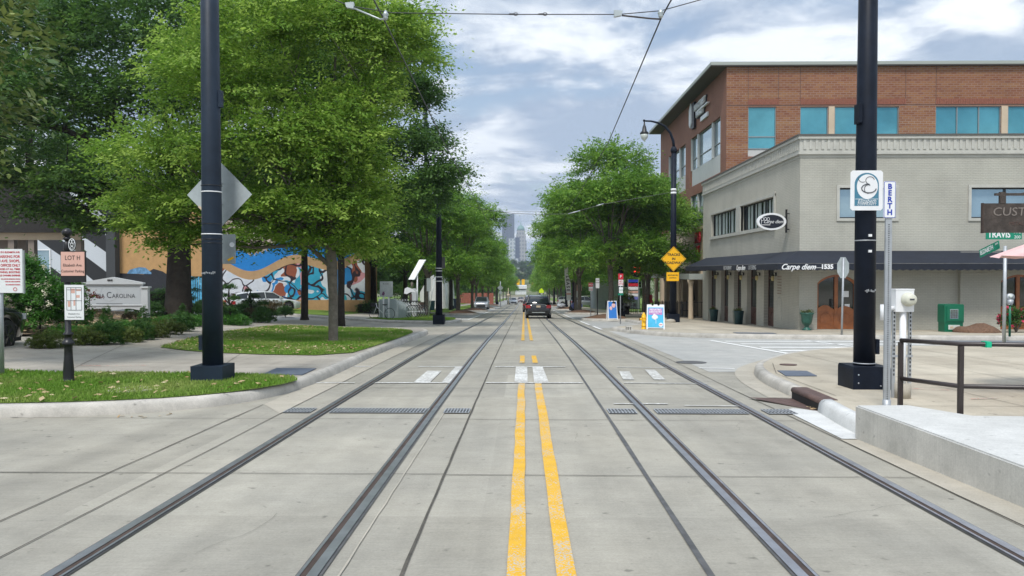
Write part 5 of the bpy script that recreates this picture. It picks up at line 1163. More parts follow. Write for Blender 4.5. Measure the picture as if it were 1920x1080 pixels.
MB().box(4.47 + .22 - o.x, 4.47 + .27 - o.x, 7.85 - o.y, 7.95 - o.y, zt[1] - o.z - .03, zt[1] - o.z + .03).build('green_tape', mat('green_tape', (.0, .42, .22), .5), t)
# street name post
yn = 20.2; xn = V(1883, 600, yn)[0]; t = root('street_name_post', 'steel post with green TRAVIS and ELIZABETH street name signs at the right', 'sign', xn, yn); z0 = t.location.z
zz = lambda py: V(0, py, yn)[2] - z0
MB().tube([(0, 0, -.1), (0, 0, zz(462))], .042, 10).build('post', M['steel'], t)
m = MB(); w = .46; c = V(1882, 442, yn)[0] - xn; m.box(c - w, c + w, -.012, .012, zz(450), zz(433)); p = m.build('name_blade', M['signgrn'], t)
text('TRAVIS', .235, M['wht'], p, (c - .13, -.016, zz(441.5)), depth=.001, bold=.006, sx=.78); text('AVE', .10, M['wht'], p, (c + .34, -.016, zz(437)), depth=.001); text('200', .11, M['wht'], p, (c + .34, -.016, zz(446)), depth=.001)
m = MB(); mr = Matrix.Rotation(R(52), 4, 'Z'); 
p = MB().box(-.44, .44, -.012, .012, zz(468), zz(453)).build('name_blade', M['signgrn'], t); p.rotation_euler = (0, R(-15), R(-90)); p.location = (.0, 0, .0)
text('ELIZABETH', .17, M['wht'], p, (-.10, -.016, zz(460.5)), depth=.001, bold=.004, sx=.72); text('AVE', .08, M['wht'], p, (.36, -.016, zz(457.5)), depth=.001)
# hanging rusty sign and pink umbrella at the right edge
yh = 9.8; xh, _, zh = V(1842, 409, yh); t = thing('custom_sign', 'dark rusty hanging board lettered CUSTOM from a horizontal bar', 'sign', (xh + .45, yh, zh))
MB().box(-.45, .45, -.015, .015, -.185, .185).build('board', M['iron'], t, bevel=.004)
MB().box(-.46, -.445, -.02, .02, -.19, .19).build('edge_strip', M['rust'], t)
m = MB(); zb2 = V(0, 367.5, yh)[2] - zh; m.box(-.30, .9, -.015, .015, zb2 - .015, zb2 + .015); m.tube([(-.05, 0, zb2 - .005), (.6, 0, zb2 + .12)], .008, 5); m.box(-.24, -.17, -.02, .02, .185, zb2 + .03); m.box(.86, .92, -.03, .03, -1.95, zb2 + .1); m.build('hanger', M['iron'], t)
text('CUSTOM', .15, mat('dull_letter_metal', (.20, .17, .15), .6), t, (.0, -.019, .075), depth=.0015, sx=1.1, shear=.1); text('METAL WORKS', .06, M['inlet'], t, (.08, -.019, -.07), depth=.001)
yu = 10.5; xu, _, zu = V(1881, 479, yu); t = thing('patio_umbrella', 'pale pink canvas patio umbrella poking in at the right edge', 'umbrella', (xu + 1.25, yu, H(0, yu) + .15)); m = MB(); zl = zu - t.location.z
N_ = 8; tip = (0, 0, zl + .42); rg_ = [(1.27 * math.cos(2 * PI * k / N_ + PI), 1.27 * math.sin(2 * PI * k / N_ + PI), zl) for k in range(N_)]
for k in range(N_):
    a, b_ = rg_[k], rg_[(k + 1) % N_]; md = tuple((a[i] + b_[i]) / 2 * (.96 if i < 2 else 1) + (-.03 if i == 2 else 0) for i in range(3))
    ma_, mb_ = [tuple(q[i] * .5 + tip[i] * .5 + (.04 if i == 2 else 0) for i in range(3)) for q in (a, b_)]
    m.face([a, md, b_, mb_, ma_]); m.face([ma_, mb_, tip])
m.build('canopy', M['pinkcloth'], t); MB().tube([(0, 0, 0), (0, 0, zl + .4)], .022, 8).build('pole', M['alum'], t)
m = MB()
for a in rg_: m.tube([tuple(q * .99 for q in a[:2]) + (zl - .01,), (0, 0, zl + .39)], .008, 4)
m.build('rib', M['alum'], t)

# parking rule sign, left edge
yp = 12.4; xp = V(1, 600, yp)[0]; t = root('parking_rules_sign', 'white parking rules board with red lettering at the left edge', 'sign', xp, yp); z0 = t.location.z; zz = lambda py: V(0, py, yp)[2] - z0
MB().tube([(0, 0.02, -.1), (0, .02, zz(470))], .035, 10).build('post', M['steel'], t)
x1 = V(44, 500, yp)[0] - xp; x0 = x1 - .70; zt_, zb_ = zz(467), zz(549)
p = MB().box(x0, x1, -.03, -.022, zb_, zt_).build('plate', M['wht'], t, bevel=.003); MB().box(x1 + .002, x1 + .02, -.028, .01, zb_ - .01, zt_ - .02).build('edge_strip', M['alum'], t)
H_ = zt_ - zb_
for i, (s_, sz, sx_) in enumerate((('TOWING ENFORCED  1513 ELIZABETH AVE.', .038, .9), ('CUSTOMER PARKING FOR', .062, .9), ('ELIZABETH AVE. SHOPS,', .062, .9), ('RESTAURANTS & OFFICES ONLY', .062, .78), ('ENFORCED AT ALL TIMES', .04, .95), ('SUBJECT TO TOWING, BOOTING', .043, .95), ('AT THE VEHICLE OWNERS EXPENSE', .036, .95), ('CALL BEFORE RETRIEVING VEHICLE', .02, 1), ('CASH OR CARD ACCEPTED', .02, 1), ('NO OVERNIGHT PARKING', .02, 1))):
    text(s_, sz, M['red'], p, (x1 - .035, -.0325, zt_ - H_ * (.075 + [0, .10, .20, .30, .385, .455, .53, .61, .67, .74][i])), depth=.0006, align='RIGHT', bold=.0012, sx=sx_)
m = MB(); m.tube([(x1 - .12 + .028 * math.cos(q), -.033, zb_ + .06 + .028 * math.sin(q)) for q in [i * PI / 8 for i in range(17)]], .004, 4); m.build('round_mark', M['red'], t)
# lot sign on ornamental black post
xl_, yl_ = G(129, 719); t = root('lot_sign_post', 'ornate black post with pink LOT H board and a small white map', 'sign', xl_, yl_); z0 = t.location.z; zz = lambda py: V(0, py, yl_)[2] - z0
m = MB(); m.lathe([(.10, 0), (.10, .03), (.085, .05), (.075, .09), (.078, .20), (.062, .42), (.058, .55), (.062, .56), (.058, .58), (.085, .60), (.092, .63), (.07, .66), (.055, .68), (.055, .74), (.075, .75), (.075, .77), (.045, .80), (.045, 1.9), (.045, zz(470)), (.06, zz(468)), (.05, zz(462)), (.055, zz(455)), (.02, zz(452))], n=18)
m.build('post', M['black'], t)
m = MB(); m.ball((0, 0, zz(436)), .075, 14, (1, 1, .9)); m.lathe([(.03, zz(452)), (.06, zz(447)), (.03, zz(444))], n=12); m.build('finial', M['black'], t)
m = MB(); w = V(158, 0, yl_)[0] - xl_; xa = V(114, 0, yl_)[0] - xl_; m.box(xa - .01, w + .012, -.07, -.05, zz(529), zz(471)); m.build('backboard', M['black'], t)
p = MB().box(xa, w, -.078, -.071, zz(517), zz(472.5)).build('lot_board', M['pink'], t); xc = (xa + w) / 2
text('LOT H', .098, M['signblk'], p, (xc, -.080, zz(484)), depth=.0006, sx=.85); text('Elizabeth Ave.', .062, M['signblk'], p, (xc, -.080, zz(497.5)), depth=.0006, sx=.85); text('Customer Parking', .058, M['signblk'], p, (xc, -.080, zz(508.5)), depth=.0006, sx=.83)
m = MB(); m.prism([(xc + .055 * math.cos(2 * PI * k / 24) * .9, zz(459) + .095 * math.sin(2 * PI * k / 24)) for k in range(24)], -.09, -.06); e = m.build('emblem', M['black'], t)
m = MB(); m.tube([(xc + .05 * math.cos(q), -.093, zz(459) + .09 * math.sin(q)) for q in [i * PI / 12 for i in range(25)]], .005, 4)
for k, (a, b_, r_) in enumerate(((-.018, .045, .022), (.018, .045, .022), (0, .0, .02), (0, -.05, .02))): m.tube([(xc + a + r_ * math.cos(q), -.093, zz(459) + b_ + r_ * 1.2 * math.sin(q)) for q in [i * PI / 6 for i in range(13)]], .0045, 4)
m.build('monogram', M['wht'], e)
xa, xb = V(118.5, 0, yl_)[0] - xl_, V(154.5, 0, yl_)[0] - xl_; p = MB().box(xa, xb, -.06, -.052, zz(599), zz(534)).build('map_board', M['wht'], t); xc = (xa + xb) / 2
m = MB(); a, b_ = xa + .035, xb - .03; c, d = zz(581), zz(539)
for q in (0, .28, .62, 1): m.box(a + (b_ - a) * q - .003, a + (b_ - a) * q + .003, -.0625, -.0605, c, d)
for q in (0, .42, .9, 1): m.box(a, b_, -.0632, -.0626, c + (d - c) * q - .003, c + (d - c) * q + .003)
m.build('map_streets', M['silverink'], p)
m = MB()
for (u, v, s_, r_) in ((.3, .75, .25, .2), (.62, .55, .25, .12), (.08, .15, .16, .25), (.45, .2, .12, .25), (.65, .85, .3, .08)): m.box(a + (b_ - a) * u, a + (b_ - a) * (u + s_), -.0615, -.0606, c + (d - c) * v, c + (d - c) * min(1, v + r_))
m.build('map_lots', M['pink'], p)
text('Elizabeth Ave.', .032, M['silverink'], p, (xc, -.0615, zz(588)), depth=.0005); text('Customer Parking', .030, M['silverink'], p, (xc, -.0615, zz(594)), depth=.0005)

# white timber sign of the opera
yo = 28.0; xo, _, _ = V(213, 0, yo); t = thing('opera_sign', 'white timber sign with low pediment on two posts in the planting bed', 'sign', (xo, yo, H(xo, yo) + .2)); z0 = t.location.z; zz = lambda py: V(0, py, yo)[2] - z0; X = lambda px: V(px, 0, yo)[0] - xo
gab = [(145, 533), (145, 530), (207, 519.5), (265, 530), (265, 533)]
m = MB(); m.prism([(X(a), zz(b_)) for a, b_ in gab], -.10, .10)
m.prism([(X(150), zz(577)), (X(263), zz(577)), (X(263), zz(533)), (X(207), zz(523)), (X(150), zz(533))], -.03, .03)
m.box(X(150), X(263), -.06, .06, zz(573), zz(571)); m.box(X(150), X(263), -.05, .05, zz(535.5), zz(534))
m.prism([(X(150), zz(577))] + [(X(150 + 113 * k / 24), zz(580 + 1.8 * math.cos(k / 24 * 4 * PI))) for k in range(25)] + [(X(263), zz(577))], -.03, .02)
p = m.build('board', M['offwhite'], t)
for a in (146, 268):
    m = MB(); m.box(X(a) - .11, X(a) + .11, -.09, .09, -.3, zz(540)); m.box(X(a) - .15, X(a) + .15, -.13, .13, zz(540), zz(537)); m.build('post', M['offwhite'], t)
MB().prism([(X(154), zz(569)), (X(259), zz(569)), (X(259), zz(537)), (X(154), zz(537))], -.036, -.031).build('panel', mat('pale_sign_panel', (.46, .49, .51), .6), t)
text('OPERA', .215, M['silverink'], t, (X(176), -.041, zz(555)), depth=.002, sx=.9); text('C', .32, M['silverink'], t, (X(199.5), -.041, zz(553.5)), depth=.002, sx=.85); text('AROLINA', .215, M['silverink'], t, (X(227), -.041, zz(555)), depth=.002, sx=.93)
MB().box(X(175), X(225), -.040, -.037, zz(569.5), zz(568.8)).build('rule', M['silverink'], t)
m = MB(); m.tube([(X(200) + .32 * math.cos(q), -.038, zz(549) + .3 * math.sin(q)) for q in [i * PI / 16 for i in range(33)]], .004, 4); m.build('ring_mark', M['alum'], t)
m = MB(); [m.ball((X(203) + dx_, -.11, zz(525)), .035, 7) for dx_ in (-.06, 0, .07)]; m.build('carving', M['seal'], t)

# ------------------------------------------------------------------ right far corner things
x, y = G(1207, 617); t = root('fire_hydrant', 'yellow fire hydrant at the kerb beside the blue sandwich board', 'hydrant', x, y, group=None)
m = MB(); m.lathe([(.11, 0), (.11, .03), (.085, .05), (.085, .12), (.10, .13), (.10, .15), (.085, .16), (.082, .44), (.10, .46), (.10, .49), (.088, .50), (.08, .57), (.05, .63), (.025, .65), (.025, .68)], n=16); m.build('barrel', M['hyd'], t)
m = MB(); m.tube([(-.17, 0, .40), (.14, 0, .40)], .045, 12); m.tube([(0, -.13, .38), (0, 0, .38)], .055, 12); m.build('side_outlet', M['hyd'], t)
MB().tube([(-.19, 0, .40), (-.165, 0, .40)], .055, 10).build('outlet_cap', M['inlet'], t)
def sandwich(px, py, w, h, label, rz, faces, Y=None):
    x, y = G(px, py) if Y is None else (V(px, 0, Y)[0], Y); t = root('sandwich_board', label, 'sandwich board', x, y, rz=rz)
    lean = math.atan(.22 / h)
    for s_ in (-1, 1):
        p = MB(); p.prism([(-w / 2, .0), (-w / 2 + .05, 0), (-w / 2 + .06, .05), (w / 2 - .06, .05), (w / 2 - .05, 0), (w / 2, 0), (w / 2 - .025, h), (w * .22, h), (w * .2, h - .05), (w * .12, h - .05), (w * .1, h), (-w * .1, h), (-w * .12, h - .05), (-w * .2, h - .05), (-w * .22, h), (-w / 2 + .025, h)], -.02, .02)
        o = p.build('panel', M['wht'], t); o.rotation_euler = (-s_ * lean * -1 if s_ < 0 else lean, 0, 0) if False else ((-lean if s_ < 0 else lean), 0, 0); o.location = (0, s_ * .22, 0)
        if s_ < 0: front = o
    faces(front, w, h); return t
def f1(o, w, h):
    MB().box(-w / 2 + .06, w / 2 - .06, -.026, -.021, .08, h - .12).build('poster', mat('sky_blue_poster', (.06, .45, .72), .6, var=.15, scale=2), o)
    MB().box(-w / 2 + .09, w / 2 - .10, -.029, -.0265, h - .42, h - .16).build('purple_title', mat('purple_poster', (.48, .20, .50), .6), o)
    text('PEDIATRIC', .098, M['wht'], o, (0, -.031, h - .215), depth=.001, bold=.003); text('DENTISTRY', .098, M['wht'], o, (0, -.031, h - .305), depth=.001, bold=.003); text('WELCOME', .05, M['wht'], o, (0, -.031, h - .375), depth=.001)
    m = MB(); [m.ball((-.03 + a, -.027, .50 + b_), r_, 8, (1, .06, 1)) for a, b_, r_ in ((0, .03, .09), (-.06, 0, .07), (.06, .0, .07), (.0, -.04, .07), (-.02, .09, .06))]; m.box(.005, .02, -.03, -.027, .24, .42); m.build('candy_floss', M['wht'], o)
    m = MB(); m.lathe([(.085, 0), (.085, .004)], (w / 2 - .16, -.028, .19), 20, m=RX); e = m.build('round_badge', M['wht'], o); m = MB(); m.box(w / 2 - .22, w / 2 - .10, -.035, -.0325, .18, .205); m.build('badge_mark', M['red'], o)
sandwich(1229, 617, .74, 1.02, 'white sandwich board with sky blue candy floss poster beside the hydrant', R(-8), f1)
def f2(o, w, h):
    MB().box(-w / 2 + .06, w / 2 - .06, -.026, -.021, .08, h - .05).build('poster', mat('deep_blue_poster', (.03, .20, .62), .6), o)
    m = MB(); m.ball((.08, -.024, h - .28), .13, 10, (1, .06, 1.15)); m.ball((-.10, -.024, h - .45), .10, 10, (1, .06, 1.3)); m.build('pale_figure', M['pinkcloth'], o); MB().ball((.10, -.02, h - .12), .14, 8, (1, .09, .6)).build('dark_figure', M['hair'], o)
sandwich(1149, 588, .62, 1.15, 'small sandwich board with dark blue poster near the forked tree', R(10), f2, Y=47)
t = root('utility_box', 'small grey brown box standing by the kerb left of the hydrant', 'utility box', *G(1179, 619)); m = MB(); m.box(-.12, .12, -.1, .1, 0, .15); m.build('body', M['wallcon'], t, bevel=.008)
m = MB(); [m.box(-.10 + k * .07, -.07 + k * .07, -.103, -.1, .02, .13) for k in range(3)]; m.build('louvre', M['iron'], t)
# lamp and tram pole with yellow signs
x, y = G(1262, 604); t = root('street_lamp', 'tall navy pole with curved arm lamp and yellow tracks sign', 'street lamp', x, y); z0 = t.location.z; zz = lambda py: V(0, py, y)[2] - z0; X = lambda px: V(px, 0, y)[0] - x
m = MB(); m.box(-.3, .3, -.3, .3, 0, .46); m.build('base_box', M['navy'], t, bevel=.02)
MB().tube([(0, 0, .46), (0, 0, zz(290))], [.19, .13], 16).build('shaft', M['navy'], t)
m = MB(); m.lathe([(.13, zz(291)), (.19, zz(286)), (.15, zz(281)), (.09, zz(278))], n=14); pts = [(0, 0, zz(280))] + [(X(px_), 0, zz(py_)) for px_, py_ in ((1263.5, 268), (1258, 253), (1248, 241), (1236, 234.5), (1222, 231), (1210, 230.5))]; m.tube(pts, [.075, .075, .07, .065, .06, .05, .045], 8)
m.ball((X(1208.5), 0, zz(230)), .07, 8); m.build('curved_arm', M['navy'], t)
m = MB(); m.lathe([(.03, zz(231)), (.05, zz(238)), (.10, zz(242)), (.13, zz(249)), (.24, zz(253)), (.22, zz(255))], (X(1209), 0, 0), 14); m.build('lamp_hood', M['black'], t)
MB().lathe([(.20, zz(255)), (.21, zz(258)), (.16, zz(263)), (.05, zz(267)), (.01, zz(268))], (X(1209), 0, 0), 14).build('lamp_globe', M['lampglass'], t)
for a in (364, 358): MB().lathe([(.150, zz(a + 2)), (.155, zz(a)), (.150, zz(a - 2))], n=16).build('steel_band', M['wht'], t)
m = MB(); m.lathe([(.26, 0), (.27, .10), (.20, .17), (.05, .2)], (-.22, -.45, 0), 16); tag(m.build('concrete_pad', M['gutter'], None, loc=t.location), 'low round concrete pad at the foot of the lamp pole', 'concrete pad')
s = thing('tracks_sign', 'yellow diamond sign reading TRACKS IN ROADWAY on the lamp pole', 'sign', (x + X(1263.5), y - .24, V(0, 486, y)[2])); h = .665
MB().prism([(-h, 0), (0, -h), (h, 0), (0, h)], -.004, .004).build('plate', M['signyel'], s, bevel=.001)
m = MB()
for k in range(4):
    a, b_ = [((-1) ** (j // 2), 0) for j in (0, 1)], 0
g_ = h * .93; q = [(-g_, 0), (0, -g_), (g_, 0), (0, g_)]
m = MB()
for a, b_ in zip(q, q[1:] + q[:1]): m.tube([(a[0], -.006, a[1]), (b_[0], -.006, b_[1])], .008, 4)
m.build('black_border', M['signblk'], s)
text('TRACKS', .185, M['signblk'], s, (0, -.008, .22), depth=.001, bold=.006); text('IN', .185, M['signblk'], s, (0, -.008, .0), depth=.001, bold=.006); text('ROADWAY', .185, M['signblk'], s, (0, -.008, -.21), depth=.001, bold=.006)
s = thing('bicycle_warning_plate', 'small yellow rectangular plate under the tracks diamond', 'sign', (x + X(1262), y - .24, V(0, 518.5, y)[2]))
MB().box(-.33, .33, -.004, .004, -.235, .235).build('plate', M['signyel'], s, bevel=.003); text('BICYCLES USE', .085, M['signblk'], s, (0, -.006, .07), depth=.001, bold=.003); text('CAUTION', .085, M['signblk'], s, (0, -.006, -.07), depth=.001, bold=.003)
# planters
def pot(px, py, kind, label, Y=None, sc=1):
    if kind == 'square': x = X0 - .42; y = WX(px, 500, x)[0]
    else: y = Y0 - .42; x = V(px, 500, y)[0]
    t = root('planter', label, 'planter', x, y)
    if kind == 'square':
        m = MB(); m.lathe([(.24 * sc, 0), (.31 * sc, .62 * sc), (.33 * sc, .66 * sc), (.27 * sc, .66 * sc), (.25 * sc, .58 * sc)], n=4, m=Matrix.Rotation(R(45), 4, 'Z')); m.build('pot', M['teal_pot'], t, bevel=.01); zt = .6 * sc
    else:
        m = MB(); m.lathe([(.17, 0), (.17, .05), (.11, .08), (.08, .14), (.10, .17), (.10, .20), (.16, .24), (.20, .36), (.225, .60), (.27, .66), (.28, .69), (.24, .69), (.22, .62)], n=20); m.build('urn', M['green_pot'], t); zt = .64
    MB().lathe([(.2 * sc, zt), (.19 * sc, zt + .03)], n=14).build('soil', M['mulch'], t)
    crown('plant', [(0, 0, zt + .08, .2 * sc, .2 * sc, .12)], 26, 12, .055, M['leaf_bush2'], int(px), t, sl=.1, sw=.06, st=.04)
pot(1384.5, 603, 'square', 'dark teal square planter before the middle timber screen'); pot(1338, 599, 'square', 'dark teal square planter near the far end of the grey side wall', sc=1.0)
pot(1513.5, 617, 'urn', 'green pedestal urn planter left of the arched restaurant door')
# stop sign from behind
x, y = G(1578, 628); t = root('stop_sign', 'back of an octagonal sign on a leaning steel post before the awning', 'sign', x, y); zc = V(0, 502, y)[2] - t.location.z; dx_ = V(1581.5, 502, y)[0] - x
MB().tube([(0, 0, -.1), (dx_, 0, zc + .33)], .035, 8).build('post', M['steel'], t)
oc = [(dx_ + .215 * math.cos(PI / 8 + k * PI / 4), zc + .385 * math.sin(PI / 8 + k * PI / 4)) for k in range(8)]; MB().prism(oc, .03, .036).build('plate', M['alum'], t)
# newspaper box
x, y = G(1782, 622); t = root('newspaper_box', 'dark green newspaper box with front window against the grey wall', 'newspaper box', x, y); m = MB(); m.box(-.34, .34, -.22, .22, 0, .36); m.box(-.36, .36, -.24, .24, .36, 1.0); m.prism([(-.36, 1.0), (.36, 1.0), (.33, 1.04), (-.33, 1.04)], -.24, .24); m.build('cabinet', M['box_green'], t, bevel=.015)
m = MB(); m.box(-.28, .30, -.262, -.242, .42, .95); m.build('door', M['box_green'], t, bevel=.008); MB().box(-.17, .14, -.268, -.264, .5, .86).build('window', M['glassg'], t)
m = MB(); [m.box(-.14 + (k % 3) * .09, -.07 + (k % 3) * .09, -.274, -.27, .53 + (k // 3) * .08, .59 + (k // 3) * .08) for k in range(12)]; m.build('paper', M['seal'], t); m = MB(); m.box(-.20, .22, -.228, -.222, .10, .27); m.build('rack_card', M['lampglass'], t); m = MB(); m.box(-.14, -.02, -.234, -.23, .14, .22); m.box(.04, .15, -.234, -.23, .13, .2); m.build('card_print', M['cream'], t)
# mulch heap, rose bush, parking meter
x0, y0 = G(1842, 624); o = MB(); bm2 = o.bm; bmesh.ops.create_uvsphere(bm2, u_segments=40, v_segments=20, radius=1); rn = random.Random(3)
for v in bm2.verts: v.co = Vector((v.co.x * .80, v.co.y * .7, max(-.02, v.co.z * .27 * (1 + .25 * math.sin(v.co.x * 5))) + rn.uniform(-.012, .012)))
o = o.build('mulch_heap', M['mulch'], None, loc=(x0, y0 + .35, H(x0, y0) + .15)); tag(o, 'low heap of brown mulch against the grey wall', 'mulch heap')
x0, y0 = G(1915, 624); t = root('rose_bush', 'green rose bush covered in crimson flowers at the right edge', 'rose bush', x0, y0 + .3)
m = MB(); [m.tube([(0, 0, 0), (math.cos(k) * .25, math.sin(k) * .2, .5), (math.cos(k) * .45, math.sin(k) * .35, .85)], [.02, .014, .006], 5) for k in range(7)]; m.build('stems', M['bark'], t)
LBr = [(0, 0, .5, .62, .5, .42), (.3, 0, .62, .5, .4, .38), (-.2, 0, .35, .4, .4, .3)]
crown('foliage', LBr, 240, 22, .07, M['leaf_bush'], 71, t, sl=.16, sw=.12, st=.08)
P, D, N, cl, S_ = crown_points(LBr, 70, 14, 72, sl=.04, sw=.04, st=.04, shell=.98); n_ = len(P); rg0 = np.random.default_rng(1); quads('flowers', P, D, N, np.full(n_, .06), np.full(n_, .06), rg0.random(n_), cl, M['petal_r'], t)
x0, y0 = G(1893, 631); t = root('parking_meter', 'grey parking meter with domed head before the rose bush', 'parking meter', x0, y0); m = MB(); m.tube([(0, 0, 0), (0, 0, 1.05)], .035, 10); m.build('post', M['box_green'], t)
m = MB(); m.lathe([(.06, 1.02), (.09, 1.08), (.10, 1.2)], n=14); m.lathe([(.001, -.05), (.12, -.05), (.12, .05), (.001, .05)], (0, 0, 1.28), 18, m=RX); m.build('head', M['steel'], t); MB().lathe([(.08, .051), (.001, .056)], (0, 0, 1.30), 14, m=RX).build('display', M['lampglass'], t)
# closed patio umbrella and fence before the porch
x0, y0 = G(1296, 593); t = root('closed_umbrella', 'folded taupe patio umbrella on a black base before the porch', 'umbrella', x0, y0); hh = V(0, 522, y0)[2] - t.location.z
MB().lathe([(.5, 0), (.5, .04), (.06, .07), (.04, .1)], n=20).build('base', M['black'], t); MB().tube([(0, 0, .05), (0, 0, hh)], .03, 8).build('pole', M['bark'], t)
m = MB(); N_ = 16; pr = [(.03, hh), (.12, hh - .3), (.22, hh * .62), (.26, hh * .45), (.20, hh * .40)]; rings = [[m.bm.verts.new((r_ * (1 if k % 2 else .72) * math.cos(2 * PI * k / N_), r_ * (1 if k % 2 else .72) * math.sin(2 * PI * k / N_), z)) for k in range(N_)] for r_, z in pr]
for a, b_ in zip(rings, rings[1:]): [m.bm.faces.new((a[k], a[(k + 1) % N_], b_[(k + 1) % N_], b_[k])) for k in range(N_)]
m.build('folded_canopy', mat('taupe_canvas', (.12, .10, .085), .9), t)
def fence(p, q, h, label, n):
    t = thing('patio_fence', label, 'fence', (*p, H(*p) + .15)); o = Vector(t.location)
    m = MB(); k_ = MB()
    for i in range(n + 1):
        x = p[0] + (q[0] - p[0]) * i / n; y = p[1] + (q[1] - p[1]) * i / n; z = H(x, y) + .15
        (m if i % 6 else k_).tube([Vector((x, y, z + .1)) - o, Vector((x, y, z + (h if i % 6 else h + .1))) - o], .012 if i % 6 else .03, 5)
    m.build('balusters', M['black'], t); k_.build('posts', M['black'], t); m = MB()
    for hh in (.12, h): m.tube([Vector((*p, H(*p) + .15 + hh)) - o, Vector((*q, H(*q) + .15 + hh)) - o], .018, 5)
    m.build('rails', M['black'], t)
fence((10.3, 48.9), (10.3, 66), 1.05, 'black iron patio fence in front of the brown porch', 72); fence((10.3, 48.9), (12.2, 48.9), 1.05, 'short black iron fence returning to the porch wall', 8); fence((8.9, 67), (8.9, 84), 1.0, 'black iron fence beyond the porch near the grey house', 60)
# neon sign, hanging banners, posters near the far shops
ng = thing('neon_sign', 'round black sign with glowing red figure hung from the porch corner', 'sign', V(1193.5, 500, 62)); m = MB(); m.prism([(.62 * math.cos(k * PI / 12), .85 * math.sin(k * PI / 12)) for k in range(24)], -.05, .05); m.box(.5, 2.0, -.02, .02, .1, .16); m.build('panel', M['black'], ng)
m = MB(); m.tube([(-.2, -.07, .1), (-.2, -.07, -.4), (.25, -.07, -.4), (.25, -.07, .1)], .07, 5); m.tube([(-.2, -.07, -.1), (.25, -.07, -.1)], .06, 5); m.tube([(0, -.07, .75), (-.15, -.07, .45), (.18, -.07, .35)], .08, 5); m.build('neon_tube', M['neon'], ng)
x0, y0 = V(1189, 0, 66)[0], 66; t = root('poster_stand', 'tall stack of coloured shop posters on a steel frame beyond the patio', 'poster stand', x0, y0); z0 = t.location.z; zz = lambda py: V(0, py, y0)[2] - z0
m = MB(); m.box(-.46, -.42, -.02, .02, 0, zz(523)); m.box(.42, .46, -.02, .02, 0, zz(523)); m.build('frame', M['alum'], t)
for (a, b_, mt) in ((524, 529, 'blue'), (531, 536.5, 'red'), (537.5, 543, 'wht'), (545, 549, 'pink'), (550, 555, 'wht'), (556, 561, 'violet')): MB().box(-.42, .42, -.02, .02, zz(b_), zz(a)).build('poster', M[mt], t)
t = root('red_flag_sign', 'narrow red and white flag sign by the patio fence', 'sign', V(1219, 0, 60)[0], 60); z0 = t.location.z; m = MB(); m.box(-.02, .02, -.02, .02, 0, 2.7); m.build('pole', M['black'], t); MB().box(-.28, .26, -.012, .012, V(0, 567, 60)[2] - z0, V(0, 552, 60)[2] - z0).build('flag', M['red'], t); MB().box(-.2, -.02, -.016, -.013, V(0, 563, 60)[2] - z0, V(0, 556, 60)[2] - z0).build('white_patch', M['wht'], t)
t = root('yellow_shrub', 'yellow green potted shrub beside the patio fence', 'shrub', V(1174, 0, 62)[0], 62); MB().lathe([(.3, 0), (.4, .7), (.34, .7)], n=14).build('pot', M['black'], t); crown('foliage', [(0, 0, 1.2, .8, .6, .8)], 90, 18, .14, M['leaf_bush2'], 77, t, sl=.3, sw=.2, st=.1)
# patio chairs and tables
def chair(t, s=1):
    m = MB(); m.box(-.22, .22, -.22, .22, .43, .47); m.build('seat', M['black'], t)
    for (x, y) in ((-.2, -.2), (.2, -.2), (-.2, .2), (.2, .2)): MB().tube([(x, y, 0), (x, y, .43 if y < 0 else .9)], .018, 5).build('leg', M['black'], t)
    m = MB(); m.box(-.2, .2, .18, .21, .62, .9); m.build('backrest', M['black'], t)
c0 = None
for i, (x, y, rz) in enumerate(((8.0, 63.2, .4), (9.4, 64.2, 2.0), (8.3, 66.2, 3.2), (9.6, 67.6, 1.2), (8.1, 69.6, .2), (9.3, 71.2, 4.0), (11.3, 54, 1.5), (11.4, 57, 1.2), (11.2, 60.5, 1.7))):
    if c0 is None: c0 = c = thing('patio_chair', 'x', 'chair'); chair(c0)
    else: c = copy_tree(c0)
    place(c, x, y, H(x, y) + .15, rz, 'black metal patio chair among the tables beyond the porch' if i < 6 else 'black metal chair under the brown porch', group='black patio chairs')
tb = None
for i, (x, y) in enumerate(((8.7, 63.8), (8.9, 66.9), (8.7, 70.4))):
    if tb is None: tb = c = thing('patio_table', 'x', 'table'); MB().lathe([(.4, .72), (.4, .75)], n=18).build('table_top', M['black'], c); MB().lathe([(.22, 0), (.2, .03), (.03, .06), (.03, .72)], n=10).build('pedestal', M['black'], c)
    else: c = copy_tree(tb)
    place(c, x, y, H(x, y) + .15, 0, ('nearest', 'middle', 'farthest')[i] + ' round black patio table beyond the porch', group='round patio tables')
# ------------------------------------------------------------------ more posts and signs along the street
def post_sign(name, px, Y, base, panels, label, post='steel', r=.03, dz=.15, cat='sign', box=None, lean=0):
    x = V(px, 0, Y)[0]; t = root(name, label, cat, x, Y, dz); z0 = t.location.z; zz = lambda py: V(0, py, Y)[2] - z0
    top = min(p[2] for p in panels) if panels else base
    MB().tube([(0, 0, -.1), (lean, 0, zz(top) - .02)], r, 8).build('post', M[post], t)
    for (a, b, c, d, mt, *tx) in panels:      # px0, px1, top, bottom
        xa, xb = V(a, 0, Y)[0] - x, V(b, 0, Y)[0] - x; p = MB().box(xa, xb, -r - .012, -r - .004, zz(d), zz(c)).build('panel', M[mt], t)
        for (s_, f, sz, m2) in (tx[0] if tx else ()): text(s_, sz, M[m2], p, ((xa + xb) / 2, -r - .015, zz(c) + (zz(d) - zz(c)) * f), depth=.001, bold=.002)
    return t
nop = [('NO', .25, .13, 'red'), ('PARKING', .55, .07, 'red'), ('ANY TIME', .8, .06, 'red')]
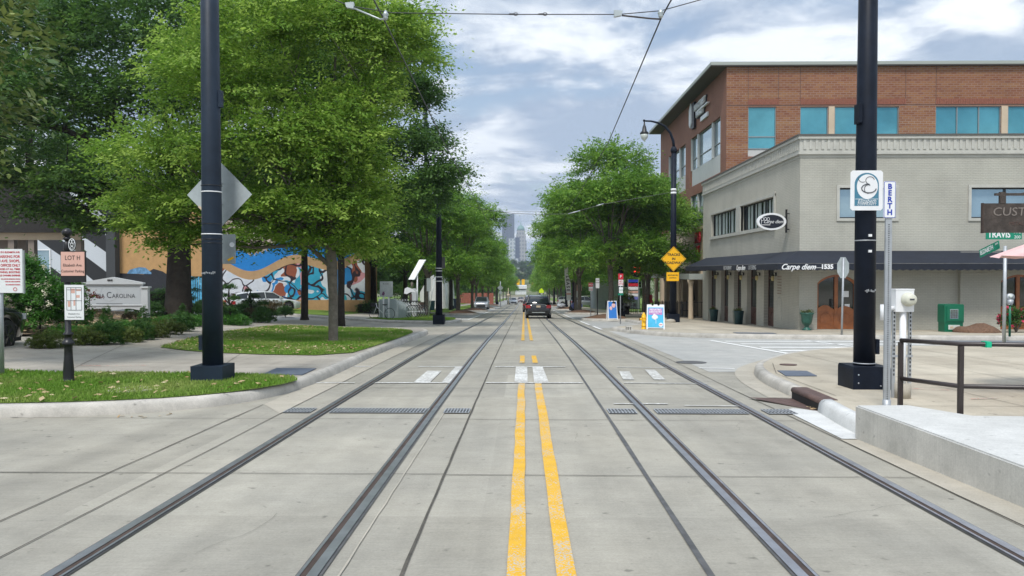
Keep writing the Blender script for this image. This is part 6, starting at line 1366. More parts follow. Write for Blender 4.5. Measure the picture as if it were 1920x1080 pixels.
post_sign('parking_sign', 1165, 41.5, 0, [(1160.5, 1170, 513, 524, 'red', [('P', .5, .2, 'wht')]), (1161, 1170, 524.5, 536, 'wht', nop), (1162, 1169.5, 538, 549, 'wht', [('2 HOUR', .5, .07, 'signgrn')]), (1160, 1170, 549.5, 553, 'signgrn')], 'steel post with stacked parking signs in front of the forked tree')
post_sign('parking_sign', 1109, 60, 0, [(1104.5, 1113, 530, 537, 'red', [('NO', .5, .2, 'wht')]), (1105, 1112.5, 537.5, 545, 'wht', nop[1:])], 'red topped parking sign left of the forked tree')
post_sign('parking_sign', 1121.5, 62, 0, [(1118, 1125, 521.5, 540, 'wht', [('ONE', .2, .12, 'signblk'), ('WAY', .45, .12, 'signblk')])], 'tall white parking sign mounted on the short black post', post='black', r=.05)
post_sign('parking_sign', 1085, 76, 0, [(1082, 1092, 534, 545, 'pink'), (1082, 1087, 545, 556, 'wht')], 'faded pink parking sign beside the second mulch island')
def bpole(px, py, label, w=.3, top=None, name='tram_pole', r=(.15, .12), bh=.4, dy=0):
    x, y = G(px, py); y += dy; x = V(px, 0, y)[0]; t = root(name, label, 'pole', x, y); z0 = t.location.z
    MB().box(-w, w, -w, w, -.1, bh).build('base_box', M['navy'], t, bevel=.02)
    zt = V(0, top, y)[2] - z0; MB().tube([(0, 0, bh), (0, 0, zt)], r, 14).build('shaft', M['navy'], t); return t, x, y, z0
t, x, y, z0 = bpole(822, 604, 'black tram pole on a square base at the grass verge, left', top=345, r=(.19, .12)); zz = lambda py: V(0, py, y)[2] - z0
for py_ in (368, 503, 508, 519, 527): MB().lathe([(.18, zz(py_) - .02), (.19, zz(py_)), (.18, zz(py_) + .02)], n=14).build('steel_band', M['wht'], t)
MB().box(.16, .32, -.05, .1, zz(503), zz(482)).build('junction_box', M['seal'], t)
bpole(797.5, 584, 'second black tram pole beside the white marquee', top=200, r=(.2, .14), bh=.35)
bpole(1165, 594, 'black tram pole behind the stacked parking signs', top=380, r=(.17, .13), bh=.45)
bpole(1121.5, 578, 'short black post on a square foot behind the one way panel', top=538, r=(.13, .12), bh=.4, name='bollard_post')
for i, (px, Y) in enumerate(((1076, 88), (1062, 108), (846, 92), (1040, 150), (932, 160))):
    x = V(px, 0, Y)[0]; t = root('tram_pole', ('slim dark tram pole behind the pennant', 'slim dark tram pole beyond the pennant', 'dark tram pole right of the white marquee', 'faint tram pole far down the right kerb', 'faint tram pole far down the left kerb')[i], 'pole', x, Y); MB().box(-.28, .28, -.28, .28, -.1, .4).build('base_box', M['navy'], t); MB().tube([(0, 0, .4), (0, 0, 8.5)], (.16, .11), 10).build('shaft', M['navy'], t)
for i, (px, Y) in enumerate(((1076, 86.5), (1120, 118))):
    x = V(px, 0, Y)[0] - .3; t = root('globe_lamp', ('old style globe lamp on a black post near the pennant', 'far old style globe lamp by the right lawn')[i], 'street lamp', x, Y); MB().lathe([(.2, 0), (.18, .3), (.07, .5), (.06, 3.2), (.12, 3.3)], n=12).build('post', M['black'], t); MB().ball((0, 0, 3.62), .3, 12, (1, 1, 1.1)).build('globe', M['lampglass'], t)
# pennant
Y = 74; x = V(1069, 0, Y)[0]; t = root('feather_banner', 'tall white vertical pennant with dark lettering between right kerb trees', 'banner', x, Y); z0 = t.location.z; zz = lambda py: V(0, py, Y)[2] - z0
MB().tube([(.42, 0, 0), (.42, 0, zz(520)), (.3, 0, zz(497))], .03, 6).build('pole', M['inlet'], t)
m = MB(); m.prism([(-.50, zz(498)), (-.18, zz(496)), (-.15, zz(515)), (.10, zz(530)), (.12, zz(549)), (-.32, zz(549)), (-.44, zz(532)), (-.5, zz(515))], -.012, .012); p = m.build('cloth', M['wht'], t)
for k, c_ in enumerate('LEASE'): text(c_, .42, M['signblk'], p, (-.22 + .02 * k, -.016, zz(519 + 6.2 * k)), rot=(R(90), R(90), 0), depth=.002, bold=.01)
m = MB(); m.box(-.35, .15, -.014, .014, zz(552), zz(549.1)); m.build('pink_band', M['pink'], t); MB().box(-.3, .12, -.012, .012, zz(562), zz(552.1)).build('lower_cloth', M['wht'], t)
# bags of rubbish by the kerb trees
def blob(name, px, py, dims, mt, label, cat, seed):
    x, y = G(px, py, .3); m = MB(); bmesh.ops.create_icosphere(m.bm, subdivisions=3, radius=1); rn = random.Random(seed)
    for v in m.bm.verts:
        q = v.co; k = 1 + .13 * math.sin(q.x * 7 + seed) * math.cos(q.z * 6) + .06 * math.sin(q.y * 13); v.co = Vector((q.x * dims[0] * k, q.y * dims[1] * k, (q.z * k + .85) * dims[2]))
    o = m.build(name, M[mt], None, loc=(x, y, H(x, y) + .3), smooth=True); return tag(o, label, cat)
blob('rubbish_bag', 1082, 579, (.62, .4, .40), 'violet', 'blue violet wrapped bundle at the foot of the second right tree', 'bag', 3)
blob('plastic_bag', 1052, 577, (.55, .4, .30), 'plastic', 'clear plastic bag on the kerb island near the pennant', 'bag', 5)
# left side: board, dock, bikes, kiosk, solar panel
Yk = 46.5; x = V(723, 0, Yk)[0]; t = root('map_board', 'grey information board on two white posts at the bike dock', 'sign', x, Yk); z0 = t.location.z; zz = lambda py: V(0, py, Yk)[2] - z0; X = lambda px: V(px, 0, Yk)[0] - x
for a in (717, 727): MB().box(X(a) - .04, X(a) + .04, -.03, .03, 0, zz(545)).build('post', M['wht'], t)
p = MB().box(X(710.5), X(735), -.06, -.035, zz(556), zz(527.5)).build('board', M['alum'], t); text('B-cycle', .12, M['signblk'], p, (X(722), -.064, zz(532)), depth=.001); m = MB(); m.prism([(X(714), zz(553)), (X(716), zz(547)), (X(719), zz(546)), (X(720), zz(551)), (X(718), zz(553.5))], -.064, -.061); m.build('purple_mark', mat('plum_ink', (.14, .05, .12), .6), p)
def bicycle(t, col='alum'):
    for y in (-.52, .52):
        w = thing('wheel', None, None) if False else None
        m = MB(); m.tube([(0, y + .33 * math.cos(q), .33 + .33 * math.sin(q)) for q in [i * PI / 10 for i in range(21)]], .018, 5, up=(1, 0, 0)); w = m.build('wheel', M['rubber'], t)
        m = MB(); [m.tube([(0, y, .33), (0, y + .31 * math.cos(q), .33 + .31 * math.sin(q))], .004, 3) for q in [i * PI / 5 for i in range(10)]]; m.build('spokes', M['steel'], w)
    m = MB(); m.tube([(0, -.52, .33), (0, -.12, .30), (0, -.2, .78), (0, -.52, .33)], .018, 6); m.tube([(0, -.12, .30), (0, .32, .72), (0, .38, .95)], .025, 6); m.tube([(0, .34, .75), (0, .52, .33)], .02, 6); m.build('frame', M['wht'], t)
    m = MB(); m.box(-.07, .07, -.34, -.08, .84, .89); m.tube([(0, -.2, .78), (0, -.21, .85)], .015, 5); m.build('saddle', M['black'], t)
    m = MB(); m.tube([(-.28, .26, 1.02), (-.1, .38, 1.0), (.1, .38, 1.0), (.28, .26, 1.02)], .016, 6); m.build('handlebar', M['black'], t)
    m = MB(); m.box(-.16, .16, .42, .68, .74, .96); m.build('basket', M['black'], t)
bk = None
xs_ = [V(p_, 0, 50)[0] for p_ in (741, 748, 755, 762, 769, 776)]
A0 = Vector((V(729, 0, 47.2)[0], 47.2)); A1 = Vector((V(768, 0, 51.5)[0], 51.5))
for k in range(6):
    p_ = A0.lerp(A1, .30 + .135 * k)
    if bk is None: bk = c = thing('hire_bicycle', 'x', 'bicycle'); bicycle(bk)
    else: c = copy_tree(bk)
    place(c, p_.x + .28, p_.y + .3, H(p_.x, p_.y) + .16, R(86), ('first', 'second', 'third', 'fourth', 'fifth', 'last')[k] + ' hire bicycle in the row of docks, counted from the map board', 1.25, group='hire bicycles in the dock')
c = copy_tree(bk); place(c, V(712, 0, 46)[0], 46.3, H(-8.5, 46.3) + .16, R(75), 'hire bicycle standing left of the map board, outside the dock row', group='hire bicycles in the dock')
dk = None
for k in range(9):
    p_ = A0.lerp(A1, .0 + .085 * k)
    if dk is None:
        dk = c = thing('bike_dock', 'x', 'bike dock'); m = MB(); m.prism([(-.42, 0), (.42, 0), (.42, .62), (.34, .80), (.2, .86), (-.42, .86)], -.045, .045); m.build('panel', mat('dock_grey', (.38, .43, .44), .5), c, bevel=.01); MB().box(-.2, .3, -.05, .05, .86, .89).build('lock_bar', M['alum'], c); MB().box(-.46, -.42, -.06, .06, 0, .87).build('edge_trim', M['wht'], c)
    else: c = copy_tree(dk)
    place(c, p_.x, p_.y - .2, H(p_.x, p_.y) + .16, R(-6), ('first', 'second', 'third', 'fourth', 'fifth', 'sixth', 'seventh', 'eighth', 'last')[k] + ' grey docking panel counted from the map board', 1.4 - k * .035, group='grey bike docking panels')
Ys_ = 52; x = V(781, 0, Ys_)[0]; t = root('solar_kiosk', 'pale hire kiosk with a tilted solar panel on its mast', 'kiosk', x, Ys_); z0 = t.location.z; zz = lambda py: V(0, py, Ys_)[2] - z0; X = lambda px: V(px, 0, Ys_)[0] - x
MB().tube([(0, 0, 0), (0, 0, zz(507))], .05, 10).build('mast', M['wht'], t)
m = MB(); P4 = [(X(765), zz(524)), (X(776.5), zz(524)), (X(795.5), zz(487)), (X(783.5), zz(487))]; m.face([(P4[0][0], -.25, P4[0][1]), (P4[1][0], -.25, P4[1][1]), (P4[2][0], .35, P4[2][1]), (P4[3][0], .35, P4[3][1])]); m.face([(P4[0][0] + .02, -.2, P4[0][1]), (P4[1][0] + .03, -.2, P4[1][1] - .02), (P4[2][0] + .03, .4, P4[2][1] - .02), (P4[3][0] + .02, .4, P4[3][1] - .02)]); m.build('solar_panel', mat('pale_panel_glass', (.55, .58, .60), .25, spec=.8), t)
m = MB(); m.prism([(X(771), 0), (X(780), 0), (X(780), zz(545)), (X(777), zz(540)), (X(771), zz(541)), (X(771), zz(560))], -.2, .2); m.build('kiosk_body', M['offwhite'], t, bevel=.02)
m = MB(); m.prism([(X(757), zz(550)), (X(758), zz(541)), (X(763), zz(538)), (X(774), zz(542)), (X(779), zz(548)), (X(770), zz(547)), (X(762), zz(551))], -.22, -.12); m.build('hood', M['wht'], t); MB().box(X(768), X(771.5), -.25, -.2, zz(562), zz(551)).build('red_panel', M['inlet'], t)
MB().ball((X(771.5), -.1, zz(533.5)), .14, 10, (.7, .7, 1.5)).build('brown_marker', M['bark'], t)
x = V(803, 0, 50)[0]; t = root('leaning_sign', 'grey sign back with a diagonal brace standing beside the left tram poles', 'sign', x, 50); m = MB(); m.tube([(0, 0, 0), (.0, 0, 2.6)], .03, 6); m.build('post', M['alum'], t); MB().tube([(-.05, -.2, 0), (.38, .1, 2.7)], .03, 6).build('brace', M['alum'], t); MB().box(-.14, .14, -.05, -.04, 1.75, 2.6).build('plate', M['alum'], t)
for nm, px, py, w, h, mt, lab in (('litter_bin', 810, 582, .28, 1.0, 'teal_pot', 'dark green litter bin beside the leaning sign'), ('wheeled_bin', 857, 579, .42, 1.25, 'navy2', 'dark blue wheeled bin left of the forked kerb tree')):
    x, y = G(px, py); t = root(nm, lab, 'bin', x, y); m = MB(); m.prism([(-w * .85, .05), (w * .85, .05), (w, h * .9), (-w, h * .9)], -w, w); m.build('body', M[mt], t, bevel=.02); m = MB(); m.box(-w * 1.05, w * 1.05, -w * 1.05, w * 1.05, h * .9, h); m.build('lid', M[mt], t, bevel=.02)
t = root('diamond_sign', 'back of a diamond sign on a thin post by the left kerb, far away', 'sign', V(938, 0, 118)[0], 118); m = MB(); m.tube([(0, 0, 0), (0, 0, 3.9)], .05, 6); m.build('post', M['steel'], t); zc = V(0, 539.5, 118)[2] - t.location.z; MB().prism([(-.46, zc), (0, zc - .46), (.46, zc), (0, zc + .46)], -.06, -.05).build('plate', M['alum'], t); MB().box(-.26, .26, -.06, -.05, zc - .95, zc - .55).build('small_plate', M['alum'], t)
t = root('crossing_sign', 'bright lime crossing sign above the black car roof', 'sign', V(1015.5, 0, 92)[0], 92, dz=0); zc = V(0, 544.5, 92)[2] - t.location.z; m = MB(); m.tube([(0, 0, 0), (0, 0, zc)], .05, 6); m.build('post', M['steel'], t); MB().prism([(-.30, zc), (-.28, zc - .28), (.28, zc - .28), (.30, zc), (0.02, zc + .32)], -.07, -.06).build('plate', M['lime'], t)
t.location.x += 0; 
t = root('bus_post', 'thin ochre post with a small plate by the far left kerb', 'post', V(953, 0, 150)[0], 150); MB().tube([(0, 0, 0), (0, 0, 2.2), (0, 0, 3.2)], [.08, .08, .05], 6).build('post', M['cream'], t)
MB().lathe([(.3, 1.6), (.3, 2.0)], n=8).build('plate', M['cream'], t)
# traffic lights far away
tl = None
for i, (px, py) in enumerate(((949.5, 530), (971.5, 529), (981, 529), (1000, 532))):
    Y = 300; x, _, z = V(px, py, Y)
    if tl is None:
        tl = c = thing('traffic_light', 'x', 'traffic light'); m = MB(); m.box(-.55, .55, -.3, .3, -1.1, 1.1); m.build('housing', M['signyel'], c); m = MB(); [m.box(-.3, .3, .301, .33, -.9 + k * .7, -.4 + k * .7) for k in range(3)]; m.build('lenses', M['signblk'], c); MB().tube([(0, 0, 1.1), (0, 0, 1.8)], .05, 5).build('hanger', M['black'], c)
    else: c = copy_tree(tl)
    place(c, x, Y, z, 0, ('leftmost', 'second', 'third', 'rightmost')[i] + ' ochre traffic light hanging over the far end of the street', group='far hanging traffic lights')
MB_ = MB(); Y = 300; MB_.tube([(V(940, 522, Y)), (V(975, 523.5, Y)), (V(1006, 525, Y))], .04, 5); o = MB_.build('signal_wire', M['black']); tag(o, 'thin wire carrying the far traffic lights', 'wire')

# ------------------------------------------------------------------ overhead wires
def wire(name, pts, r, label, mt='steelwire', cat='wire', parts=()):
    o = MB().tube(pts, r, 5).build(name, M[mt]); tag(o, label, cat); return o
M['steelwire'] = mat('overhead_wire', (.05, .05, .055), .5, metal=.5)
def along(xw, z0, sp):    # contact wire with sag between spans
    pts = [(xw, -6, z0 + .13)]
    for y in [0, 4, 8, 12, 18, 24, 31, 36, 41.5, 50, 58, 66, 76, 86, 96, 108, 120, 135, 150, 170, 190, 215, 240, 270, 300]: pts.append((xw, y, zr(y) * 1.0 + z0 + .24 * min(1, y / 12)))
    return pts
L1 = V(706, 2, 10.4); R1 = V(1265, 0, 11.0)
zs0 = V(1240, 33, 12.0)[2]; 
wire('contact_wire', [(-2.2, -6, 5.85), (-2.2, 4, 5.76), (-2.2, 12, V(715, 33, 12)[2]), (-2.28, 23, 5.25), (-2.2, 32, 4.95), (-2.2, 41, 4.8), (-2.2, 72, 3.4), (-2.2, 108, 2.2), (-2.2, 200, -.9), (-2.2, 300, -4)], .012, 'left overhead tram wire running down the street')
wire('contact_wire', [(2.30, -6, 5.9), (2.30, 4, 5.80), (V(1240, 33, 12.0)[0], 12, zs0), (2.4, 22, 5.33), (2.35, 32, 5.0), (2.3, 41, 4.85), (2.3, 72, 3.4), (2.3, 108, 2.2), (2.3, 200, -.9), (2.3, 300, -4)], .012, 'right overhead tram wire running down the street')
Yw = 11.6; W_ = lambda px, py: V(px, py, Yw)
t = thing('span_wire', 'span wire with insulators crossing above the near tracks between the two big poles', 'span wire', (0, Yw, 5.6)); o = Vector(t.location)
def wp(nm, pts, r, mt='steelwire'): 
    q = MB().tube([Vector(p) - o for p in pts], r, 6).build(nm, M[mt], t); return q
wp('wire', [W_(400, -70), W_(620, -3), W_(655, 11), W_(735, 24), W_(960, 27), W_(1160, 27), W_(1240, 20), W_(1330, -5), W_(1622, -95)], .007)
for (a, b_) in ((655, 11), (1160, 26)):
    s_ = 1 if a < 900 else -1; m = MB(); c = W_(a, b_); m.prism([(c[0] - .06 * s_ - o.x, c[2] + .04 - o.z), (c[0] + .07 * s_ - o.x, c[2] + .05 - o.z), (c[0] + .07 * s_ - o.x, c[2] - .05 - o.z), (c[0] - .04 * s_ - o.x, c[2] - .03 - o.z)], -.03, .03); m.build('insulator_wedge', M['alum'], t)
wp('steady_arm', [W_(660, 14), W_(712, 36), W_(722, 36)], .014, 'alum'); wp('steady_arm', [W_(1166, 29), W_(1222, 35), W_(1240, 36)], .012, 'iron')
for a, b_ in ((723, 28), (1239, 25)):
    c = Vector(W_(a, b_)) - o; m = MB(); m.lathe([(.01, .07), (.035, .03), (.05, .0), (.03, -.02), (.04, -.04), (.02, -.07)], c, 10); m.build('hanger_bell', M['alum'], t)
for a in (967, 1022): c = W_(a, 26.5); wp('turnbuckle', [(c[0] - .10, c[1], c[2]), (c[0] - .03, c[1], c[2])], .012, 'iron'); wp('turnbuckle_ring', [(c[0] + .028 * math.cos(q), c[1], c[2] + .02 * math.sin(q)) for q in [i * PI / 6 for i in range(13)]], .006, 'iron')
for i, (Y, pts, lab) in enumerate(((41.5, [(822, 370), (905, 392), (960, 400), (1010, 402), (1065, 401), (1130, 383), (1262, 360)], 'second span wire reaching the curved lamp pole'), (72.5, [(797, 385), (880, 394), (945, 397), (1010, 397), (1050, 396), (1160, 392)], 'third thin span wire farther down the street'))):
    o2 = MB().tube([V(a, b_, Y) for a, b_ in pts], .012, 5).build('span_wire', M['steelwire']); tag(o2, lab, 'span wire')
    for a, b_ in ((1065, 401), (1130, 384)) if i == 0 else (): pass
m = MB(); m.tube([V(1065, 401, 41.5), V(1088, 395, 41.5)], .03, 6); m.tube([V(1118, 386, 41.5), V(1132, 382, 41.5)], .03, 6); o2 = m.build('wire_insulator', M['alum']); tag(o2, 'pale insulator rods on the second span wire before the right trees', 'insulator')

# ------------------------------------------------------------------ cars
def car(name, label, kind, paint, W=1.84, L=4.6, Hh=1.68, rim='rim', plate=True):
    """nose towards -y, origin on the ground at the middle"""
    t = thing(name, label, 'car'); hw = W / 2
    if kind == 'suv': side = [(-.5, .30, .66), (-.49, .32, .84), (-.44, .30, .92), (-.22, .24, 1.06), (.0, .22, 1.08), (.3, .22, 1.12), (.44, .26, 1.12), (.485, .32, 1.02), (.5, .36, .80)]; roof = [(-.24, 1.04, 0), (-.07, Hh - .05, .0), (.08, Hh, 0), (.34, Hh - .03, 0), (.435, Hh - .14, 0), (.475, 1.12, 0)]
    elif kind == 'wagon': side = [(-.5, .26, .56), (-.485, .24, .70), (-.42, .22, .80), (-.22, .2, .94), (.0, .2, .96), (.3, .2, .98), (.44, .24, .98), (.49, .30, .88), (.5, .34, .64)]; roof = [(-.25, .93, 0), (-.08, Hh - .04, 0), (.05, Hh, 0), (.32, Hh - .05, 0), (.42, Hh - .14, 0), (.475, .98, 0)]
    else: side = [(-.5, .26, .56), (-.485, .22, .68), (-.42, .2, .78), (-.22, .2, .92), (.0, .2, .94), (.25, .2, .98), (.42, .22, 1.0), (.49, .28, .92), (.5, .32, .62)]; roof = [(-.25, .91, 0), (-.08, Hh - .05, 0), (.04, Hh, 0), (.16, Hh - .02, 0), (.26, Hh - .12, 0), (.38, .99, 0)]
    m = MB(); rings = []
    def interp(y):
        for a, b_ in zip(side, side[1:]):
            if y <= b_[0] + 1e-6: u = (y - a[0]) / (b_[0] - a[0]); return a[1] + (b_[1] - a[1]) * u, a[2] + (b_[2] - a[2]) * u
        return side[-1][1:]
    wy = (-.31, .31); wr = .335 if kind != 'suv' else .36
    ys = sorted({s_[0] for s_ in side} | {w_ + d / L for w_ in wy for d in (-.44, -.40, -.30, -.16, 0, .16, .30, .40, .44)})
    for y in ys:
        zb, zt = interp(y); e = min(1, (.5 - abs(y)) * 9 + .0); wf = hw * (.86 + .14 * min(1, ((.5 - abs(y)) / .08)) ** .5)
        for w_ in wy:
            d = abs(y - w_) * L
            if d < .42: zb = max(zb, .36 + math.sqrt(max(0, .42 ** 2 - d ** 2)) * .98)
        zm = max((zb + zt) / 2, zb + .02)
        zt = max(zt, zm + .02)
        sec = [(wf * .93, zb), (wf, zm - .02 * 0), (wf * .99, zt - .10 if zt - .10 > zm + .005 else zm + (zt - zm) * .5), (wf * .93, zt), (wf * .5, zt + .025), (0, zt + .035)]
        rings.append([m.bm.verts.new((x, y * L, z)) for x, z in sec] + [m.bm.verts.new((-x, y * L, z)) for x, z in sec[-2::-1]])
    for a, b_ in zip(rings, rings[1:]):
        for k in range(len(a) - 1): f = m.bm.faces.new((a[k], a[k + 1], b_[k + 1], b_[k])); f.smooth = True
    m.bm.faces.new(rings[0]); m.bm.faces.new(rings[-1][::-1])
    body = m.build('body', paint, t)
    MB().box(-hw * .9, hw * .9, -L * .46, L * .46, .2, .5).build('underbody', M['rubber'], t)
    m = MB(); rg2 = []
    for y, z, _ in roof:
        low = interp(y)[1] - .03; wt = hw * (.93 if z < low + .15 else .72 + .0); k = (z - low)
        rg2.append([m.bm.verts.new((x, y * L, zz_)) for x, zz_ in ((hw * .90, low), (wt + (hw * .9 - wt) * .12, max(z - .05, low + .001)), (wt * .94, max(z, low + .003)), (-wt * .94, max(z, low + .003)), (-wt - (-wt + hw * .9) * .12, max(z - .05, low + .001)), (-hw * .90, low))])
    for a, b_ in zip(rg2, rg2[1:]):
        for k in range(5): f = m.bm.faces.new((a[k], a[k + 1], b_[k + 1], b_[k])); f.smooth = k not in (0, 4)
    m.build('windows', M['cargls'], t)
    # roof skin and pillars in body colour
    m = MB(); rr = [r_ for r_ in roof[1:-1]]
    for a, b_ in zip(rr, rr[1:]): m.face([(-hw * .70, a[0] * L, a[1] + .012), (hw * .70, a[0] * L, a[1] + .012), (hw * .70, b_[0] * L, b_[1] + .012), (-hw * .70, b_[0] * L, b_[1] + .012)]); [m.face([(s_ * hw * .70, a[0] * L, a[1] + .012), (s_ * hw * .70, b_[0] * L, b_[1] + .012), (s_ * hw * .755, b_[0] * L, b_[1] - .055), (s_ * hw * .755, a[0] * L, a[1] - .055)]) for s_ in (-1, 1)]
    m.build('roof', paint, t)
    for s_ in (-1, 1):
        a, b_ = roof[0], roof[1]; MB().tube([(s_ * hw * .87, a[0] * L, a[1]), (s_ * hw * .735, b_[0] * L, b_[1] - .01)], .03, 5).build('pillar', paint, t); a, b_ = roof[-1], roof[-2]; MB().tube([(s_ * hw * .87, a[0] * L, a[1]), (s_ * hw * .735, b_[0] * L, b_[1] - .01)], .045, 5).build('pillar', paint, t)
        MB().tube([(s_ * hw * .90, .02 * L, 1.0), (s_ * hw * .75, .03 * L, Hh - .05)], .03, 5).build('pillar', paint, t)
        if kind != 'sedan': MB().tube([(s_ * hw * .90, .28 * L, 1.05), (s_ * hw * .75, .26 * L, Hh - .06)], .04, 5).build('pillar', paint, t)
    for s_ in (-1, 1):
        for w_ in wy:
            c = Vector((s_ * (hw - .12), w_ * L, wr)); ry = Matrix.Rotation(R(90), 4, 'Y')
            w = MB().lathe([(wr * .62, -.11), (wr * .93, -.115), (wr, -.08), (wr, .08), (wr * .93, .115), (wr * .62, .11)], c, 24, m=ry).build('wheel', M['rubber'], t)
            m = MB(); m.lathe([(wr * .66, -.10), (wr * .66, .10), (wr * .6, .105)], c, 20, m=ry); m.build('rim', M['dark'], w); m = MB()
            for k in range(5):
                q = k * 2 * PI / 5 + .3
                for dq in (-.13, .13): m.tube([c + Vector((s_ * .112, 0, 0)), c + Vector((s_ * .108, math.cos(q + dq) * wr * .63, math.sin(q + dq) * wr * .63))], .02, 4)
            m.tube([c + Vector((s_ * .108, math.cos(q) * wr * .64, math.sin(q) * wr * .64)) for q in [i * PI / 10 for i in range(21)]], .014, 4); m.lathe([(.05, -.13), (.05, .13)], c, 10, m=ry); m.build('spokes', M[rim], w)
        zt = side[-1][2]; zl = interp(.47)[1]
        m = MB(); m.box(s_ * hw * .62 if s_ > 0 else -hw * .97, hw * .97 if s_ > 0 else -hw * .62, L * .455, L * .503, zl - .30, zl - .08); m.build('tail_light', M['tail'], t, bevel=.03)
        m = MB(); m.box(s_ * hw * .55 if s_ > 0 else -hw * .93, hw * .93 if s_ > 0 else -hw * .55, -L * .494, -L * .45, side[1][2] - .14, side[1][2] + .0); m.build('headlight', M['head'], t, bevel=.03)
        m = MB(); m.box(s_ * hw if s_ > 0 else -hw - .16, hw + .16 if s_ > 0 else -hw, -.19 * L, -.17 * L, 1.0, 1.14); m.build('mirror', paint, t, bevel=.03)
    m = MB(); m.box(-hw * .80, hw * .80, L * .47, L * .505, .34, .56); m.box(-hw * .5, hw * .5, L * .505, L * .512, .42, .47, 1); m.build('rear_bumper', [M['rubber'], M['alum']], t, bevel=.02)
    m = MB(); m.box(-hw * .62, hw * .62, -L * .506, -L * .48, .34, .60); m.build('grille', M['rubber'], t, bevel=.02)
    zp = .80 if kind == 'suv' else .74; m = MB(); m.box(-.15, .15, L * .498, L * .506, zp, zp + .14); m.build('licence_plate', M['cream'], t)
    m = MB(); m.box(-hw * .55, hw * .55, L * .494, L * .503, zp + .17, zp + .20); m.build('trim_strip', M['steel'], t)
    return t
def park(t, x, y, rz, dz=0, s=1): t.location = (x, y, H(x, y) + dz); sl = math.atan((zr(y + 2) - zr(y - 2)) / 4); t.rotation_euler = (sl if abs(math.cos(rz)) > .7 else 0, 0, rz); t.rotation_euler = (sl * (1 if math.cos(rz) > 0 else -1) if abs(math.cos(rz)) > .7 else 0, 0, rz); return t
y = 57.4; park(car('black_suv', 'black crossover car driving away in the right lane', 'suv', M['carblk'], 1.86, 4.65, 1.72), V(1010, 0, 55)[0], y - .3, PI)
y = 82; park(car('dark_car', 'dark red car just ahead of the black crossover', 'suv', mat('dark_maroon_paint', (.05, .012, .014), .2, coat=1), 1.86, 4.6, 1.7, rim='rimblk'), V(997, 0, 80)[0], y, PI)
park(car('silver_van', 'pale silver vehicle roof visible ahead of the dark red car', 'suv', M['carsil'], 1.95, 4.9, 1.9), V(995, 0, 112)[0], 116, PI)
park(car('silver_suv', 'silver grey car parked nose forward by the left kerb trees', 'suv', M['carsil'], 1.86, 4.6, 1.66), V(902, 0, 100)[0], 101, 0)
park(car('white_sedan', 'white oncoming sedan far down the left lane', 'sedan', M['carwht'], 1.8, 4.5, 1.42), V(960.5, 0, 160)[0], 161, R(8))
park(car('pale_pink_car', 'pale pinkish oncoming car farthest down the left lane', 'sedan', M['carred'], 1.8, 4.5, 1.45), V(977, 0, 205)[0], 205, 0)
park(car('white_wagon', 'white estate car parked before the swirl mural', 'wagon', M['carwht'], 1.82, 4.9, 1.48), V(490, 0, 54.5)[0], 54.5, R(128))
park(car('black_car', 'black sporty car cut by the left edge beside the flowering hedge', 'suv', M['carblk'], 1.95, 4.8, 1.62, rim='rimblk'), -12.5, 15.6, R(186))
for i, (px, Y, k, mt) in enumerate(((1126, 124, 'suv', M['carblk']), (1098, 122, 'sedan', M['carsil']), (1072, 128, 'suv', M['carwht']))):
    x = V(px, 0, Y)[0]; t = car('parked_car', ('dark pickup like car parked beyond the right lawn', 'silver sedan parked beyond the right lawn', 'white car parked beyond the pennant')[i], k, mt, 1.85, 4.7, 1.6); park(t, x, Y, R(90), .15); t['group'] = 'cars parked beyond the right lawn'
o = thing('parked_car', 'silver car parked beside the silver grey one, partly behind the left kerb tree', 'car') if False else None

# ------------------------------------------------------------------ planting bed, hedges
proto = {}
def bush(kind, x, y, s, label, sz=1, group='clipped shrubs of the planting bed', dz=.2):
    if kind not in proto:
        o = thing({'box': 'boxwood', 'cone': 'cone_shrub', 'mound': 'low_shrub', 'yel': 'yellow_shrub', 'red': 'rusty_shrub', 'dark': 'juniper'}[kind], 'x', 'shrub')
        LBk = {'box': [(0, 0, .34, .40, .40, .34), (0, 0, .12, .38, .38, .16)], 'cone': [(0, 0, .1, .36, .36, .15), (0, 0, .25, .34, .34, .3), (0, 0, .55, .27, .27, .3), (0, 0, .85, .15, .15, .28)], 'mound': [(0, 0, .05, .55, .45, .15), (0, 0, .2, .55, .45, .22), (.3, .1, .16, .4, .4, .2)], 'yel': [(0, 0, .08, .45, .4, .15), (0, 0, .24, .45, .40, .26), (.3, 0, .2, .3, .3, .2)], 'red': [(0, 0, .34, .5, .42, .34), (0, 0, .1, .5, .42, .15)], 'dark': [(0, 0, .08, .6, .5, .15), (0, 0, .25, .6, .5, .28), (-.3, .1, .3, .4, .4, .3), (.35, 0, .2, .5, .4, .22)]}[kind]
        mt = {'box': 'leaf_bush', 'cone': 'leaf_bush', 'mound': 'leaf_hedge', 'yel': 'leaf_bush2', 'red': 'leaf_red', 'dark': 'leaf_bush'}[kind]
        MB().tube([(0, 0, -.2), (0, 0, .3)], [.04, .02], 6).build('stem', M['bark2'], o)
        crown('foliage', LBk, 520, 26, .036 if kind != 'dark' else .045, M[mt], len(kind) * 7 + ord(kind[0]), o, sl=.06 if kind != 'dark' else .09, sw=.06, st=.04, shell=.93, droop=.1); proto[kind] = o; c = o
    else: c = copy_tree(proto[kind])
    place(c, x, y, H(x, y) + dz - .1, random.uniform(0, 6), label, s * 1.12, group); return c
def gp(px, py): return G(px, py, .22)
